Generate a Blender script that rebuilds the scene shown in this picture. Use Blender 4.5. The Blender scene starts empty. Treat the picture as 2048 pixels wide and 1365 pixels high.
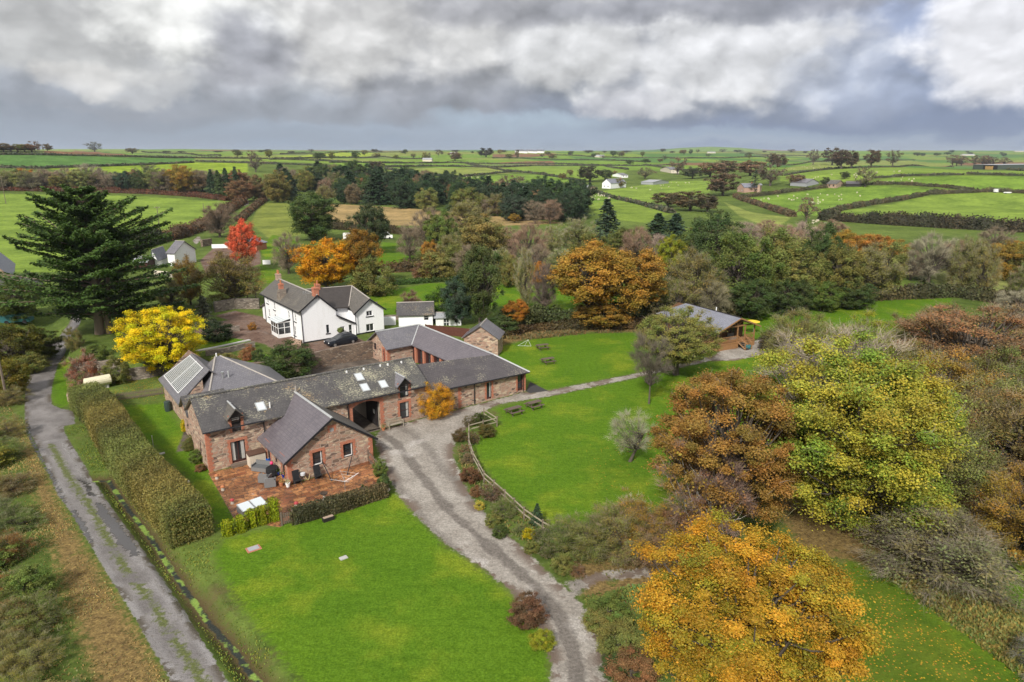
import bpy, math, random
import numpy as np
from math import radians, sin, cos, pi, hypot
SC = bpy.context.scene
COL = SC.collection
RS = np.random.RandomState(7)
random.seed(7)

# ------------------------------------------------------------------ camera model (used to read real ground positions)
CAM_H = 28.0; FPX = 1365.0; PITCH = radians(15.4)
CP, SP = cos(PITCH), sin(PITCH)
def ray(px, py):
    a = (px-1024)/FPX; b = -(py-682.5)/FPX
    return np.array((a, CP+b*SP, -SP+b*CP))
def pz(px, py, z=0.0):
    d = ray(px, py); t = (z-CAM_H)/d[2]
    return (d[0]*t, d[1]*t)
cam = bpy.data.cameras.new('camera'); camo = bpy.data.objects.new('camera', cam); COL.objects.link(camo)
cam.sensor_width = 36; cam.lens = 36*FPX/2048; cam.clip_start = 0.5; cam.clip_end = 40000
camo.location = (0, 0, CAM_H); camo.rotation_euler = (pi/2-PITCH, 0, 0)
SC.camera = camo

# barn frame: origin at the front-left corner of the long barn, s along its front, t towards the back
A0 = pz(420, 945); B0 = pz(1051, 783)
UL = hypot(B0[0]-A0[0], B0[1]-A0[1]); U = ((B0[0]-A0[0])/UL, (B0[1]-A0[1])/UL); V = (-U[1], U[0])
BANG = math.atan2(U[1], U[0])
def W(s, t, z=0.0): return (A0[0]+U[0]*s+V[0]*t, A0[1]+U[1]*s+V[1]*t, z)
def LF(x, y):
    dx, dy = x-A0[0], y-A0[1]; return dx*U[0]+dy*U[1], dx*V[0]+dy*V[1]

# ------------------------------------------------------------------ object helpers
def sm(a, b, x):
    t = np.clip((np.asarray(x, float)-a)/(b-a), 0, 1); return t*t*(3-2*t)
def link(name, me, parent=None, mat=None):
    o = bpy.data.objects.new(name, me); COL.objects.link(o)
    if parent is not None: o.parent = parent
    if mat is not None and me is not None:
        if len(me.materials) == 0: me.materials.append(mat)
    return o
def tag(o, label=None, cat=None, group=None, kind=None):
    if label: o['label'] = label
    if cat: o['category'] = cat
    if group: o['group'] = group
    if kind: o['kind'] = kind
    return o
def empty(name, loc, label, cat, group=None, rz=0, sc=1):
    o = bpy.data.objects.new(name, None); COL.objects.link(o); o.location = loc; o.rotation_euler = (0, 0, rz)
    o.scale = (sc, sc, sc) if not isinstance(sc, tuple) else sc
    o.empty_display_size = 0.3
    return tag(o, label, cat, group)
def copy_tree(o, parent=None):
    c = o.copy(); COL.objects.link(c)
    if parent is not None:
        c.parent = parent; c.matrix_parent_inverse = o.matrix_parent_inverse.copy()
    for ch in list(o.children): copy_tree(ch, c)
    return c
def np_mesh(name, V_, F_, attrs=None, smooth=False):
    """V_ (n,3), F_ (m,4) or (m,3); attrs: {name: per-face float}"""
    me = bpy.data.meshes.new(name)
    V_ = np.asarray(V_, np.float32); F_ = np.asarray(F_, np.int32); k = F_.shape[1]
    me.vertices.add(len(V_)); me.vertices.foreach_set('co', V_.ravel())
    me.loops.add(F_.size); me.loops.foreach_set('vertex_index', F_.ravel())
    me.polygons.add(len(F_)); me.polygons.foreach_set('loop_start', np.arange(0, F_.size, k, dtype=np.int32))
    if smooth: me.polygons.foreach_set('use_smooth', np.ones(len(F_), bool))
    me.update(calc_edges=True)
    for n, v in (attrs or {}).items():
        a = me.attributes.new(n, 'FLOAT', 'FACE'); a.data.foreach_set('value', np.asarray(v, np.float32))
    return me

class MB:
    """collects faces; build() makes ONE mesh object with metre-scaled UVs laid along each face"""
    def __init__(s): s.v = []; s.f = []
    def poly(s, pts):
        i = len(s.v); s.v += [tuple(p) for p in pts]; s.f.append(tuple(range(i, i+len(pts)))); return s
    def prism(s, pts, d):
        """polygon pts extruded by vector d"""
        n = len(pts); q = [tuple(p[i]+d[i] for i in range(3)) for p in pts]
        s.poly(pts); s.poly(q[::-1])
        for i in range(n):
            j = (i+1) % n; s.poly([pts[j], pts[i], q[i], q[j]])
        return s
    def box(s, x0, x1, y0, y1, z0, z1, fr=None):
        fr = fr or (lambda a, b, c: (a, b, c))
        c = [fr(x, y, z) for z in (z0, z1) for (x, y) in ((x0, y0), (x1, y0), (x1, y1), (x0, y1))]
        for q in ((3, 2, 1, 0), (4, 5, 6, 7), (0, 1, 5, 4), (1, 2, 6, 5), (2, 3, 7, 6), (3, 0, 4, 7)):
            s.poly([c[i] for i in q])
        return s
    def tube(s, pts, r, n=6, caps=True):
        P = [np.array(p, float) for p in pts]; rr = r if hasattr(r, '__len__') else [r]*len(P); rings = []
        for i, p in enumerate(P):
            d = P[min(i+1, len(P)-1)]-P[max(i-1, 0)]; d /= (np.linalg.norm(d)+1e-9)
            a = np.cross(d, (0, 0, 1.0)) if abs(d[2]) < .95 else np.cross(d, (1.0, 0, 0)); a /= np.linalg.norm(a); b = np.cross(d, a)
            rings.append([tuple(p+(a*cos(2*pi*k/n)+b*sin(2*pi*k/n))*rr[i]) for k in range(n)])
        for i in range(len(P)-1):
            for k in range(n):
                k2 = (k+1) % n; s.poly([rings[i][k], rings[i+1][k], rings[i+1][k2], rings[i][k2]])
        if caps: s.poly(rings[0]); s.poly(rings[-1][::-1])
        return s
    def lathe(s, c, prof, n=10):
        R = [[(c[0]+r*cos(2*pi*k/n), c[1]+r*sin(2*pi*k/n), c[2]+z) for k in range(n)] for r, z in prof]
        for i in range(len(R)-1):
            for k in range(n):
                k2 = (k+1) % n; s.poly([R[i][k], R[i][k2], R[i+1][k2], R[i+1][k]])
        if prof[0][0] > .001: s.poly(R[0][::-1])
        if prof[-1][0] > .001: s.poly(R[-1])
        return s
    def blob(s, c, r, seed=0, amp=.15, n=10, m=6):
        rs = np.random.RandomState(seed); R = []
        for i in range(m+1):
            th = pi*i/m
            R.append([(c[0]+r[0]*sin(th)*cos(2*pi*k/n)*(1+amp*rs.randn()*.5), c[1]+r[1]*sin(th)*sin(2*pi*k/n)*(1+amp*rs.randn()*.5), c[2]-r[2]*cos(th)) for k in range(n)])
        for i in range(m):
            for k in range(n):
                k2 = (k+1) % n; s.poly([R[i][k], R[i][k2], R[i+1][k2], R[i+1][k]])
        return s
    def build(s, name, mat, parent=None, smooth=False, loc=None):
        me = bpy.data.meshes.new(name); me.from_pydata(s.v, [], s.f)
        uv = me.uv_layers.new(name='UVMap'); co = np.array(s.v); data = np.zeros((len(me.loops), 2), np.float32); li = 0
        for f in s.f:
            p = co[list(f)]; n = np.zeros(3)
            for i in range(len(f)):
                n += np.cross(p[i]-p[0], p[(i+1) % len(f)]-p[0])
            n /= (np.linalg.norm(n)+1e-12)
            if abs(n[2]) > .98: ua = np.array((U[0], U[1], 0)); va = np.array((V[0], V[1], 0))
            else:
                ua = np.cross((0, 0, 1.0), n); ua /= np.linalg.norm(ua); va = np.cross(n, ua)
            data[li:li+len(f), 0] = p@ua; data[li:li+len(f), 1] = p@va; li += len(f)
        uv.data.foreach_set('uv', data.ravel())
        if smooth: me.polygons.foreach_set('use_smooth', np.ones(len(me.polygons), bool))
        o = link(name, me, parent, mat)
        if parent is not None:   # geometry is given in world metres: keep it there under its parent
            o.matrix_parent_inverse = parent_inv(parent)
        return o
def world_mat(p):
    from mathutils import Matrix, Euler
    m = Matrix.LocRotScale(p.location, Euler(p.rotation_euler), p.scale)
    if p.parent is not None: m = world_mat(p.parent) @ p.matrix_parent_inverse @ m
    return m
def parent_inv(p): return world_mat(p).inverted()

# ------------------------------------------------------------------ materials
class NT:
    def __init__(s, tree): s.t = tree; s.n = tree.nodes; s.l = tree.links
    def new(s, k, **kw):
        n = s.n.new(k)
        for a, b in kw.items(): setattr(n, a, b)
        return n
    def set(s, sock, v):
        if isinstance(v, bpy.types.NodeSocket): s.l.new(v, sock)
        elif v is not None:
            if hasattr(sock.default_value, '__len__') and not hasattr(v, '__len__'): v = [v]*len(sock.default_value)
            if sock.type == 'RGBA' and len(v) == 3: v = (*v, 1)
            sock.default_value = v
    def math(s, op, a, b=None, c=None, clamp=False):
        n = s.new('ShaderNodeMath', operation=op); n.use_clamp = clamp
        for i, x in enumerate((a, b, c)):
            if x is not None: s.set(n.inputs[i], x)
        return n.outputs[0]
    def mix(s, f, a, b, mode='MIX'):
        n = s.new('ShaderNodeMix', data_type='RGBA', blend_type=mode); s.set(n.inputs[0], f); s.set(n.inputs[6], a); s.set(n.inputs[7], b); return n.outputs[2]
    def noise(s, vec, scale, detail=4, rough=.55, dist=0, out='Fac'):
        n = s.new('ShaderNodeTexNoise'); s.set(n.inputs['Vector'], vec); s.set(n.inputs['Scale'], scale); s.set(n.inputs['Detail'], detail); s.set(n.inputs['Roughness'], rough); s.set(n.inputs['Distortion'], dist); return n.outputs[out]
    def vor(s, vec, scale, feat='F1', out='Distance', rnd=1):
        n = s.new('ShaderNodeTexVoronoi', feature=feat); s.set(n.inputs['Vector'], vec); s.set(n.inputs['Scale'], scale); s.set(n.inputs['Randomness'], rnd); return n.outputs[out]
    def ss(s, a, b, x):
        n = s.new('ShaderNodeMapRange', interpolation_type='SMOOTHSTEP'); s.set(n.inputs[0], x); s.set(n.inputs[1], a); s.set(n.inputs[2], b); return n.outputs[0]
    def lin(s, a, b, c, d, x):
        n = s.new('ShaderNodeMapRange'); s.set(n.inputs[0], x); s.set(n.inputs[1], a); s.set(n.inputs[2], b); s.set(n.inputs[3], c); s.set(n.inputs[4], d); return n.outputs[0]
    def attr(s, name, out='Fac'):
        n = s.new('ShaderNodeAttribute', attribute_name=name); return n.outputs[out]
    def mapv(s, vec, sc=(1, 1, 1), loc=(0, 0, 0), rot=(0, 0, 0)):
        n = s.new('ShaderNodeMapping'); s.set(n.inputs[0], vec); n.inputs[1].default_value = loc; n.inputs[2].default_value = rot; n.inputs[3].default_value = sc; return n.outputs[0]
    def uv(s): return s.new('ShaderNodeTexCoord').outputs['UV']
    def obj(s): return s.new('ShaderNodeTexCoord').outputs['Object']
    def pos(s): return s.new('ShaderNodeNewGeometry').outputs['Position']
    def bump(s, h, st=.4, d=.05):
        n = s.new('ShaderNodeBump'); s.set(n.inputs['Height'], h); n.inputs['Strength'].default_value = st; n.inputs['Distance'].default_value = d; return n.outputs[0]
def mat(name, fn):
    m = bpy.data.materials.new(name); m.use_nodes = True; t = NT(m.node_tree); t.n.clear()
    out = t.new('ShaderNodeOutputMaterial'); p = t.new('ShaderNodeBsdfPrincipled'); r = fn(t, p)
    t.l.new(r if r is not None else p.outputs[0], out.inputs[0]); return m
def plain(name, c, rough=.6, metal=0, var=.18, scale=3.0, spec=.4):
    def fn(t, p):
        n = t.noise(t.pos(), scale, 5); t.set(p.inputs['Base Color'], t.mix(n, [x*(1-var) for x in c], [min(1, x*(1+var)) for x in c]))
        p.inputs['Roughness'].default_value = rough; p.inputs['Metallic'].default_value = metal; p.inputs['Specular IOR Level'].default_value = spec
    return mat(name, fn)

def _leaf(t, p, lo=(.80, 1.0, .85, 1), hi=(1.22, 1.0, .9, 1)):
    oi = t.new('ShaderNodeObjectInfo'); tone = t.attr('tone'); hue = t.attr('hue')
    c = t.mix(t.lin(0, 1, 0, 1, hue), t.mix(1.0, oi.outputs['Color'], lo, 'MULTIPLY'), t.mix(1.0, oi.outputs['Color'], hi, 'MULTIPLY'))
    sc = t.lin(0, 1, .5, 1.5, tone); v = t.new('ShaderNodeVectorMath', operation='SCALE'); t.set(v.inputs[0], c); t.set(v.inputs['Scale'], sc)
    p.inputs['Roughness'].default_value = .62; p.inputs['Specular IOR Level'].default_value = .25; t.set(p.inputs['Base Color'], v.outputs[0])
    tr = t.new('ShaderNodeBsdfTranslucent'); t.set(tr.inputs[0], v.outputs[0]); ms = t.new('ShaderNodeMixShader'); ms.inputs[0].default_value = .22
    t.l.new(p.outputs[0], ms.inputs[1]); t.l.new(tr.outputs[0], ms.inputs[2]); return ms.outputs[0]
M_LEAF = mat('leaves', _leaf)
M_LEAFV = mat('turning_leaves', lambda t, p: _leaf(t, p, (.52, .86, .9, 1), (1.22, .98, .9, 1)))
def _twig(t, p):
    oi = t.new('ShaderNodeObjectInfo'); tone = t.attr('tone'); sc = t.lin(0, 1, .55, 1.45, tone)
    v = t.new('ShaderNodeVectorMath', operation='SCALE'); t.set(v.inputs[0], oi.outputs['Color']); t.set(v.inputs['Scale'], sc)
    t.set(p.inputs['Base Color'], v.outputs[0]); p.inputs['Roughness'].default_value = .85
M_TWIG = mat('twigs', _twig)
def _bark(t, p):
    n = t.noise(t.mapv(t.pos(), (6, 6, 1.5)), 1.5, 6, .65)
    t.set(p.inputs['Base Color'], t.mix(n, (.035, .027, .02), (.16, .13, .10))); p.inputs['Roughness'].default_value = .9; t.set(p.inputs['Normal'], t.bump(n, .6, .05))
M_BARK = mat('bark', _bark)
def _pale(t, p):
    n = t.noise(t.mapv(t.pos(), (5, 5, 3)), 2.2, 5, .6)
    t.set(p.inputs['Base Color'], t.mix(t.ss(.42, .58, n), (.10, .075, .055), (.55, .52, .47))); p.inputs['Roughness'].default_value = .9
M_BIRCH = mat('pale_bark', _pale)
def _stone(c1, c2, c3, mort):
    def fn(t, p):
        uv = t.uv(); w = t.mix(.10, uv, t.noise(uv, 1.4, 2, out='Color')); m = t.mapv(w, (2.1, 5.4, 1))
        cell = t.vor(m, 1.0, out='Color'); sep = t.new('ShaderNodeSeparateColor'); t.set(sep.inputs[0], cell)
        d = t.vor(m, 1.0, 'DISTANCE_TO_EDGE'); n = t.noise(uv, 14, 5, .6); big = t.noise(uv, .35, 3)
        c = t.mix(sep.outputs[0], c1, c2); c = t.mix(t.ss(.72, .86, sep.outputs[1]), c, c3); c = t.mix(t.math('MULTIPLY', t.ss(.80, .9, sep.outputs[2]), .8), c, (.06, .045, .04))
        c = t.mix(t.math('MULTIPLY', t.ss(.35, .7, big), .35), c, (.36, .27, .19)); c = t.mix(1, c, t.mix(n, (.6, .6, .6), (1.3, 1.3, 1.3)), 'MULTIPLY')
        e = t.ss(.03, .10, d); c = t.mix(e, mort, c); t.set(p.inputs['Base Color'], c); p.inputs['Roughness'].default_value = .88
        t.set(p.inputs['Normal'], t.bump(t.math('ADD', t.math('MULTIPLY', e, .7), t.math('MULTIPLY', n, .4)), .8, .06))
    return fn
M_STONE = mat('rubble_stone', _stone((.50, .30, .215), (.34, .20, .145), (.60, .47, .33), (.40, .31, .24)))
M_WALLSTONE = mat('garden_wall_stone', _stone((.22, .15, .10), (.13, .09, .065), (.30, .24, .18), (.12, .09, .07)))
M_GREYSTONE = mat('grey_wall_stone', _stone((.26, .22, .18), (.17, .14, .12), (.36, .31, .26), (.16, .135, .11)))
def _brick(t, p):
    uv = t.uv(); b = t.new('ShaderNodeTexBrick'); t.set(b.inputs['Vector'], uv); b.inputs['Scale'].default_value = 1.0
    b.inputs['Brick Width'].default_value = .23; b.inputs['Row Height'].default_value = .08; b.inputs['Mortar Size'].default_value = .008
    t.set(b.inputs['Color1'], (.50, .165, .085)); t.set(b.inputs['Color2'], (.36, .11, .06)); t.set(b.inputs['Mortar'], (.36, .25, .19))
    n = t.noise(uv, 6, 5); t.set(p.inputs['Base Color'], t.mix(1, b.outputs[0], t.mix(n, (.7, .7, .7), (1.3, 1.25, 1.2)), 'MULTIPLY')); p.inputs['Roughness'].default_value = .85
M_BRICK = mat('red_brick', _brick)
def _slate(c1, c2, lich, lcol=(.40, .38, .20), sheen=.38, row=.30, gold=0.):
    def fn(t, p):
        uv = t.uv(); b = t.new('ShaderNodeTexBrick'); t.set(b.inputs['Vector'], uv); b.inputs['Scale'].default_value = 1.0
        b.inputs['Brick Width'].default_value = row*.9; b.inputs['Row Height'].default_value = row; b.inputs['Mortar Size'].default_value = .012; b.inputs['Bias'].default_value = -.1
        t.set(b.inputs['Color1'], c1); t.set(b.inputs['Color2'], c2); t.set(b.inputs['Mortar'], [x*.35 for x in c1])
        n = t.noise(uv, .55, 5, .6); n2 = t.noise(t.mapv(uv, (4.5, 8.0, 1)), 1.0, 6, .72); n3 = t.noise(uv, 9, 4)
        c = t.mix(1, b.outputs[0], t.mix(n, (.65, .65, .68), (1.35, 1.33, 1.3)), 'MULTIPLY')
        c = t.mix(t.math('MULTIPLY', n3, .25), c, (.16, .15, .13))
        up = t.attr('ridge_near')
        if lich > 0:
            f = t.math('ADD', t.math('MULTIPLY', n2, .75), t.math('MULTIPLY', t.noise(uv, .45, 4), .42)); f = t.math('ADD', f, t.math('MULTIPLY', up, .12)); f = t.ss(.72-lich*.2, .80-lich*.2, f)
            lc = t.mix(t.ss(.4, .6, t.noise(uv, 4, 3)), lcol, (.33, .30, .22))
            if gold: lc = t.mix(t.math('MULTIPLY', t.ss(.5, .62, t.noise(uv, .5, 2)), gold), lc, (.36, .20, .05))
            c = t.mix(t.math('MULTIPLY', f, .85), c, lc)
        t.set(p.inputs['Base Color'], c); p.inputs['Roughness'].default_value = sheen; p.inputs['Specular IOR Level'].default_value = .45
        t.set(p.inputs['Normal'], t.bump(t.math('ADD', b.outputs['Fac'], t.math('MULTIPLY', n3, .5)), -.5, .03))
    return fn
M_SLATE_OLD = mat('lichened_slate', _slate((.075, .070, .072), (.045, .043, .047), .50, (.36, .35, .24), gold=.55))
M_SLATE_MOSS = mat('mossy_slate', _slate((.085, .082, .078), (.055, .053, .052), .60, (.38, .37, .25)))
M_SLATE_DARK = mat('dark_slate', _slate((.072, .062, .068), (.05, .043, .05), .36, (.33, .31, .2)))
M_SLATE_GREY = mat('grey_slate', _slate((.16, .155, .175), (.12, .118, .138), .28, (.27, .26, .22), .34))
M_SLATE_NEW = mat('plum_slate', _slate((.135, .118, .135), (.095, .083, .10), .08, sheen=.32))
M_SLATE_CAB = mat('blue_shingle', _slate((.23, .24, .29), (.18, .19, .235), 0, sheen=.45, row=.2))
M_SLATE_BROWN = mat('brown_slate', _slate((.11, .10, .088), (.075, .068, .06), .35, (.22, .19, .12), .6))
def _white(t, p):
    n = t.noise(t.pos(), .6, 5); n2 = t.noise(t.mapv(t.pos(), (1.5, 1.5, .25)), 1.2, 5, .65)
    c = t.mix(t.math('MULTIPLY', t.ss(.50, .75, n2), .35), (.84, .84, .85), (.62, .61, .57)); t.set(p.inputs['Base Color'], c); p.inputs['Roughness'].default_value = .8
    t.set(p.inputs['Normal'], t.bump(t.noise(t.pos(), 6, 3), .25, .03))
M_WHITE = mat('white_render', _white)
M_CREAM = plain('cream_render', (.62, .55, .45), .85)
M_PAINTW = plain('white_paint', (.78, .78, .77), .45, var=.05)
M_BLACKP = plain('black_paint', (.018, .018, .022), .4)
M_DKWOOD = plain('dark_stained_wood', (.05, .018, .016), .5, var=.35)
M_BLACKW = plain('black_wood', (.022, .018, .018), .55)
def _wood(c):
    def fn(t, p):
        n = t.noise(t.mapv(t.pos(), (7, 7, .8)), 2.0, 6, .65); n2 = t.noise(t.pos(), 1.3, 4)
        t.set(p.inputs['Base Color'], t.mix(1, t.mix(n, [x*.55 for x in c], [x*1.35 for x in c]), t.mix(n2, (.75, .75, .75), (1.2, 1.2, 1.2)), 'MULTIPLY')); p.inputs['Roughness'].default_value = .75
    return fn
M_OLDWOOD = mat('weathered_wood', _wood((.17, .13, .10)))
M_RAIL = mat('pale_rail_wood', _wood((.33, .29, .20)))
M_CABIN = mat('cabin_timber', _wood((.30, .155, .062)))
M_CABLOG = mat('cabin_log_boards', _wood((.19, .095, .042)))
M_TABLE = mat('picnic_table_wood', _wood((.12, .085, .065)))
M_BENCH = mat('silvered_teak', _wood((.34, .30, .23)))
def _glass(t, p):
    n = t.noise(t.pos(), .8, 2); t.set(p.inputs['Base Color'], t.mix(n, (.012, .014, .017), (.05, .055, .06))); p.inputs['Roughness'].default_value = .06; p.inputs['Specular IOR Level'].default_value = .7
M_GLASS = mat('window_glass', _glass)
def _pglass(t, p):
    p.inputs['Base Color'].default_value = (.55, .6, .62, 1); p.inputs['Roughness'].default_value = .15; p.inputs['Specular IOR Level'].default_value = .8
M_SKYGLASS = mat('pale_glass', _pglass)
M_CURTAIN = plain('net_curtain', (.42, .42, .40), .9)
M_METAL = plain('galvanised_metal', (.55, .56, .57), .35, .8)
M_GREYPL = plain('grey_rattan', (.17, .17, .17), .6, var=.4, scale=30)
M_BLACKF = plain('black_fabric', (.012, .012, .014), .8)
M_TERRA = plain('terracotta', (.42, .16, .07), .8)
M_BLUE = plain('blue_glaze', (.015, .03, .22), .25)
M_PINK = plain('pink_plastic', (.75, .04, .16), .4)
M_RED = plain('red_paint', (.36, .045, .05), .5)
M_PLBLUE = plain('blue_plastic', (.02, .12, .5), .4)
M_STONEC = plain('cast_stone', (.46, .41, .34), .85)
M_TANK = plain('cream_tank_paint', (.66, .61, .44), .5)
M_LEAD = plain('pale_lead', (.36, .37, .37), .5)
M_CLAY = plain('clay_ridge', (.33, .30, .27), .8)
M_YELLOWF = plain('yellow_canvas', (.62, .46, .03), .8)
M_TURQ = plain('turquoise_plastic', (.03, .13, .14), .5)
M_ORANGE = plain('orange_board', (.50, .17, .04), .7)
M_CAR = plain('dark_grey_car_paint', (.018, .022, .030), .22, .3, var=.05, spec=.6)
M_TYRE = plain('tyre_rubber', (.012, .012, .012), .8)
M_WOOL = plain('sheep_wool', (.62, .56, .42), .95)
M_CONC = plain('concrete', (.40, .39, .37), .85)
M_TIN = plain('grey_sheeting', (.36, .37, .39), .5, .2)
M_DKGREEN = plain('dark_green_sheeting', (.06, .08, .065), .6)
M_STRAW = plain('straw_bales', (.42, .26, .09), .9)
M_SOIL = plain('dark_soil', (.05, .035, .025), .95)
M_RUST = plain('rusty_iron', (.30, .09, .06), .7)
# ------------------------------------------------------------------ terrain
_PXC = np.array([-900., 0, 500, 1024, 1300, 1700, 2048, 2900])
_RR = np.array([0., 250, 450, 600, 900, 1300, 2000, 4000, 8000, 14000])
_HT = np.array([
 [0, 0, 0, 0, 0, 0, 0, 0], [0, 0, 0, 0, 0, 0, 0, 0], [0, 0, 0, 0, 0, 0, 0, 0],
 [9, 9, 6, 3, 2, 15, 15, 15], [31, 31, 22, 9, 8, 14, 12, 12], [29, 29, 24, 16, 14, 5, 4, 4],
 [30, 30, 31, 31, 26, 12, 9, 9], [40, 40, 42, 38, 36, 34, 32, 32], [48, 48, 50, 48, 46, 44, 44, 44], [60, 60, 60, 60, 60, 60, 60, 60]], float)
def _interp_far(x, y):
    r = np.hypot(x, y); px = 1024+FPX*CP*np.clip(x/np.maximum(y, 1e-3), -3, 3)/1.0
    px = np.where(y > 1, px, np.where(x > 0, 2900, -900))
    i = np.clip(np.searchsorted(_RR, r)-1, 0, len(_RR)-2); j = np.clip(np.searchsorted(_PXC, px)-1, 0, len(_PXC)-2)
    u = np.clip((r-_RR[i])/(_RR[i+1]-_RR[i]), 0, 1); v = np.clip((px-_PXC[j])/(_PXC[j+1]-_PXC[j]), 0, 1)
    u = u*u*(3-2*u)*.6+u*.4; v = v*v*(3-2*v)
    h = (_HT[i, j]*(1-u)*(1-v)+_HT[i+1, j]*u*(1-v)+_HT[i, j+1]*(1-u)*v+_HT[i+1, j+1]*u*v)
    und = (np.sin(x*.011+1.3)*np.cos(y*.009)+.6*np.sin(x*.023-y*.017))*1.2*sm(350, 800, r)+7*np.sin(x*.0023+2)*np.sin(y*.0017)*sm(1800, 4500, r)
    bump = 34*np.exp(-((x-1650)/420)**2-((y-5800)/500)**2)
    return h+und+bump
# upper yard and garden: a terrace held by the retaining walls (each vertex: s, t, half-width of the step)
_q = lambda px, py, z=0.: LF(*pz(px, py, z))
TERR = [(-60., 40., 6), (*_q(120, 640), 3.), (*_q(150, 735), 1.2), (*_q(215, 741), .5), (*_q(330, 734), .5), (12.0, 24.15, .35), (14.5, 23.6, .35), (27.4, 23.9, .35), (36.5, 24.0, .6), (39.0, 18.5, 1.4), (*_q(990, 672), 1.6), (*_q(1100, 655), 2), (*_q(1290, 652), 2), (*_q(1310, 640), 3), (*_q(1700, 590), 5), (*_q(2100, 560), 12), (170., 120., 25), (100., 210., 30), (-40., 190., 30)]
def _poly_sd(x, y, poly, wid=None):
    P_ = np.array([p[:2] for p in poly], float); n = len(P_); best = np.full(x.shape, 1e9); inside = np.zeros(x.shape, bool); bw = np.zeros(x.shape)
    for i in range(n):
        a = P_[i]; b = P_[(i+1) % n]; d = b-a; L2 = d@d+1e-9
        t = np.clip(((x-a[0])*d[0]+(y-a[1])*d[1])/L2, 0, 1); dx = x-a[0]-t*d[0]; dy = y-a[1]-t*d[1]; q = dx*dx+dy*dy
        m = q < best; best = np.where(m, q, best)
        if wid is not None: bw = np.where(m, wid[i]*(1-t)+wid[(i+1) % n]*t, bw)
        c = ((a[1] > y) != (b[1] > y)); xi = a[0]+(y-a[1])*(d[0])/(d[1] if abs(d[1]) > 1e-9 else 1e-9); inside ^= (c & (x < xi))
    sd = np.where(inside, 1, -1)*np.sqrt(best)
    return (sd, bw) if wid is not None else sd
def _line_d(x, y, pts):
    best = np.full(x.shape, 1e9)
    for a, b in zip(pts[:-1], pts[1:]):
        a = np.array(a); b = np.array(b); d = b-a; t = np.clip(((x-a[0])*d[0]+(y-a[1])*d[1])/(d@d+1e-9), 0, 1)
        best = np.minimum(best, (x-a[0]-t*d[0])**2+(y-a[1]-t*d[1])**2)
    return np.sqrt(best)
TERW = [W(s, t)[:2] for s, t, w in TERR]; TERWID = [w for *_, w in TERR]
DITCH = [pz(*p) for p in ((186, 953), (214, 951), (257, 1011), (308, 1076), (326, 1106), (368, 1166), (411, 1226), (471, 1294), (500, 1333), (560, 1400), (640, 1500))]
def height(x, y):
    x = np.atleast_1d(np.asarray(x, float)); y = np.atleast_1d(np.asarray(y, float)); h = _interp_far(x, y)
    m = (np.hypot(x, y) < 330) & (y > 15)
    if m.any():
        xs, ys = x[m], y[m]; sd, w = _poly_sd(xs, ys, TERW, TERWID); T = 1.8*sm(-w, w, sd)
        s_, t_ = (xs-A0[0])*U[0]+(ys-A0[1])*U[1], (xs-A0[0])*V[0]+(ys-A0[1])*V[1]
        T = np.where((sd < 0), T, T)
        court = .2*sm(4, 8, t_)*sm(-1, 2, s_)*sm(34, 31, s_)*(1-sm(-.4, .4, sd))
        d = _line_d(xs, ys, DITCH); dit = -.55*sm(1.3, .25, d)
        h[m] += T+court+dit
    return h
def hz(x, y): return float(height(x, y)[0])
_TS = np.concatenate([np.geomspace(22, 16000, 2600)])
_PC = {}
def P(px, py):
    """world ground point seen at a photo position"""
    k = (px, py)
    if k in _PC: return _PC[k]
    d = ray(px, py); d = d/np.hypot(d[0], d[1]); ts = _TS
    z = CAM_H+d[2]*ts-height(d[0]*ts, d[1]*ts); i = int(np.argmax(z < 0)) if (z < 0).any() else len(ts)-1
    a, b = ts[max(i-1, 0)], ts[i]
    for _ in range(14):
        m = (a+b)/2
        if CAM_H+d[2]*m-hz(d[0]*m, d[1]*m) < 0: b = m
        else: a = m
    r = (d[0]*b, d[1]*b, hz(d[0]*b, d[1]*b)); _PC[k] = r; return r
def PP(l): return [P(*p)[:2] for p in l]

# ------------------------------------------------------------------ ground regions (outlines read off the photo, laid on the terrain)
LANE = PP([(430, 1520), (345, 1368), (274, 1243), (184, 1097), (141, 1024), (116, 990), (69, 883), (51, 853), (49, 819), (51, 780), (54, 765), (67, 728), (92, 692), (118, 674), (138, 648), (146, 625), (150, 600), (168, 600), (166, 628), (158, 652), (139, 677), (134, 697), (116, 728), (104, 772), (102, 795), (104, 810), (122, 818), (148, 822), (150, 848), (128, 853), (129, 866), (180, 951), (206, 990), (240, 1037), (278, 1088), (368, 1221), (456, 1365), (560, 1520)])
MEDIAN = PP([(103, 890), (135, 950), (188, 1024), (210, 1070), (231, 1106), (258, 1148), (291, 1191), (334, 1256), (394, 1346), (450, 1430), (520, 1520)])
PUDDLE = [PP([(190, 1004), (206, 1010), (236, 1046), (270, 1090), (279, 1112), (264, 1112), (236, 1087), (215, 1052), (196, 1030)]), PP([(52, 838), (57, 845), (66, 880), (92, 930), (124, 985), (133, 1010), (120, 990), (84, 925), (60, 880), (52, 858)]), PP([(140, 1020), (150, 1022), (168, 1045), (186, 1085), (180, 1085), (158, 1052)]), PP([(160, 960), (178, 968), (190, 995), (178, 992)])]
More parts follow.
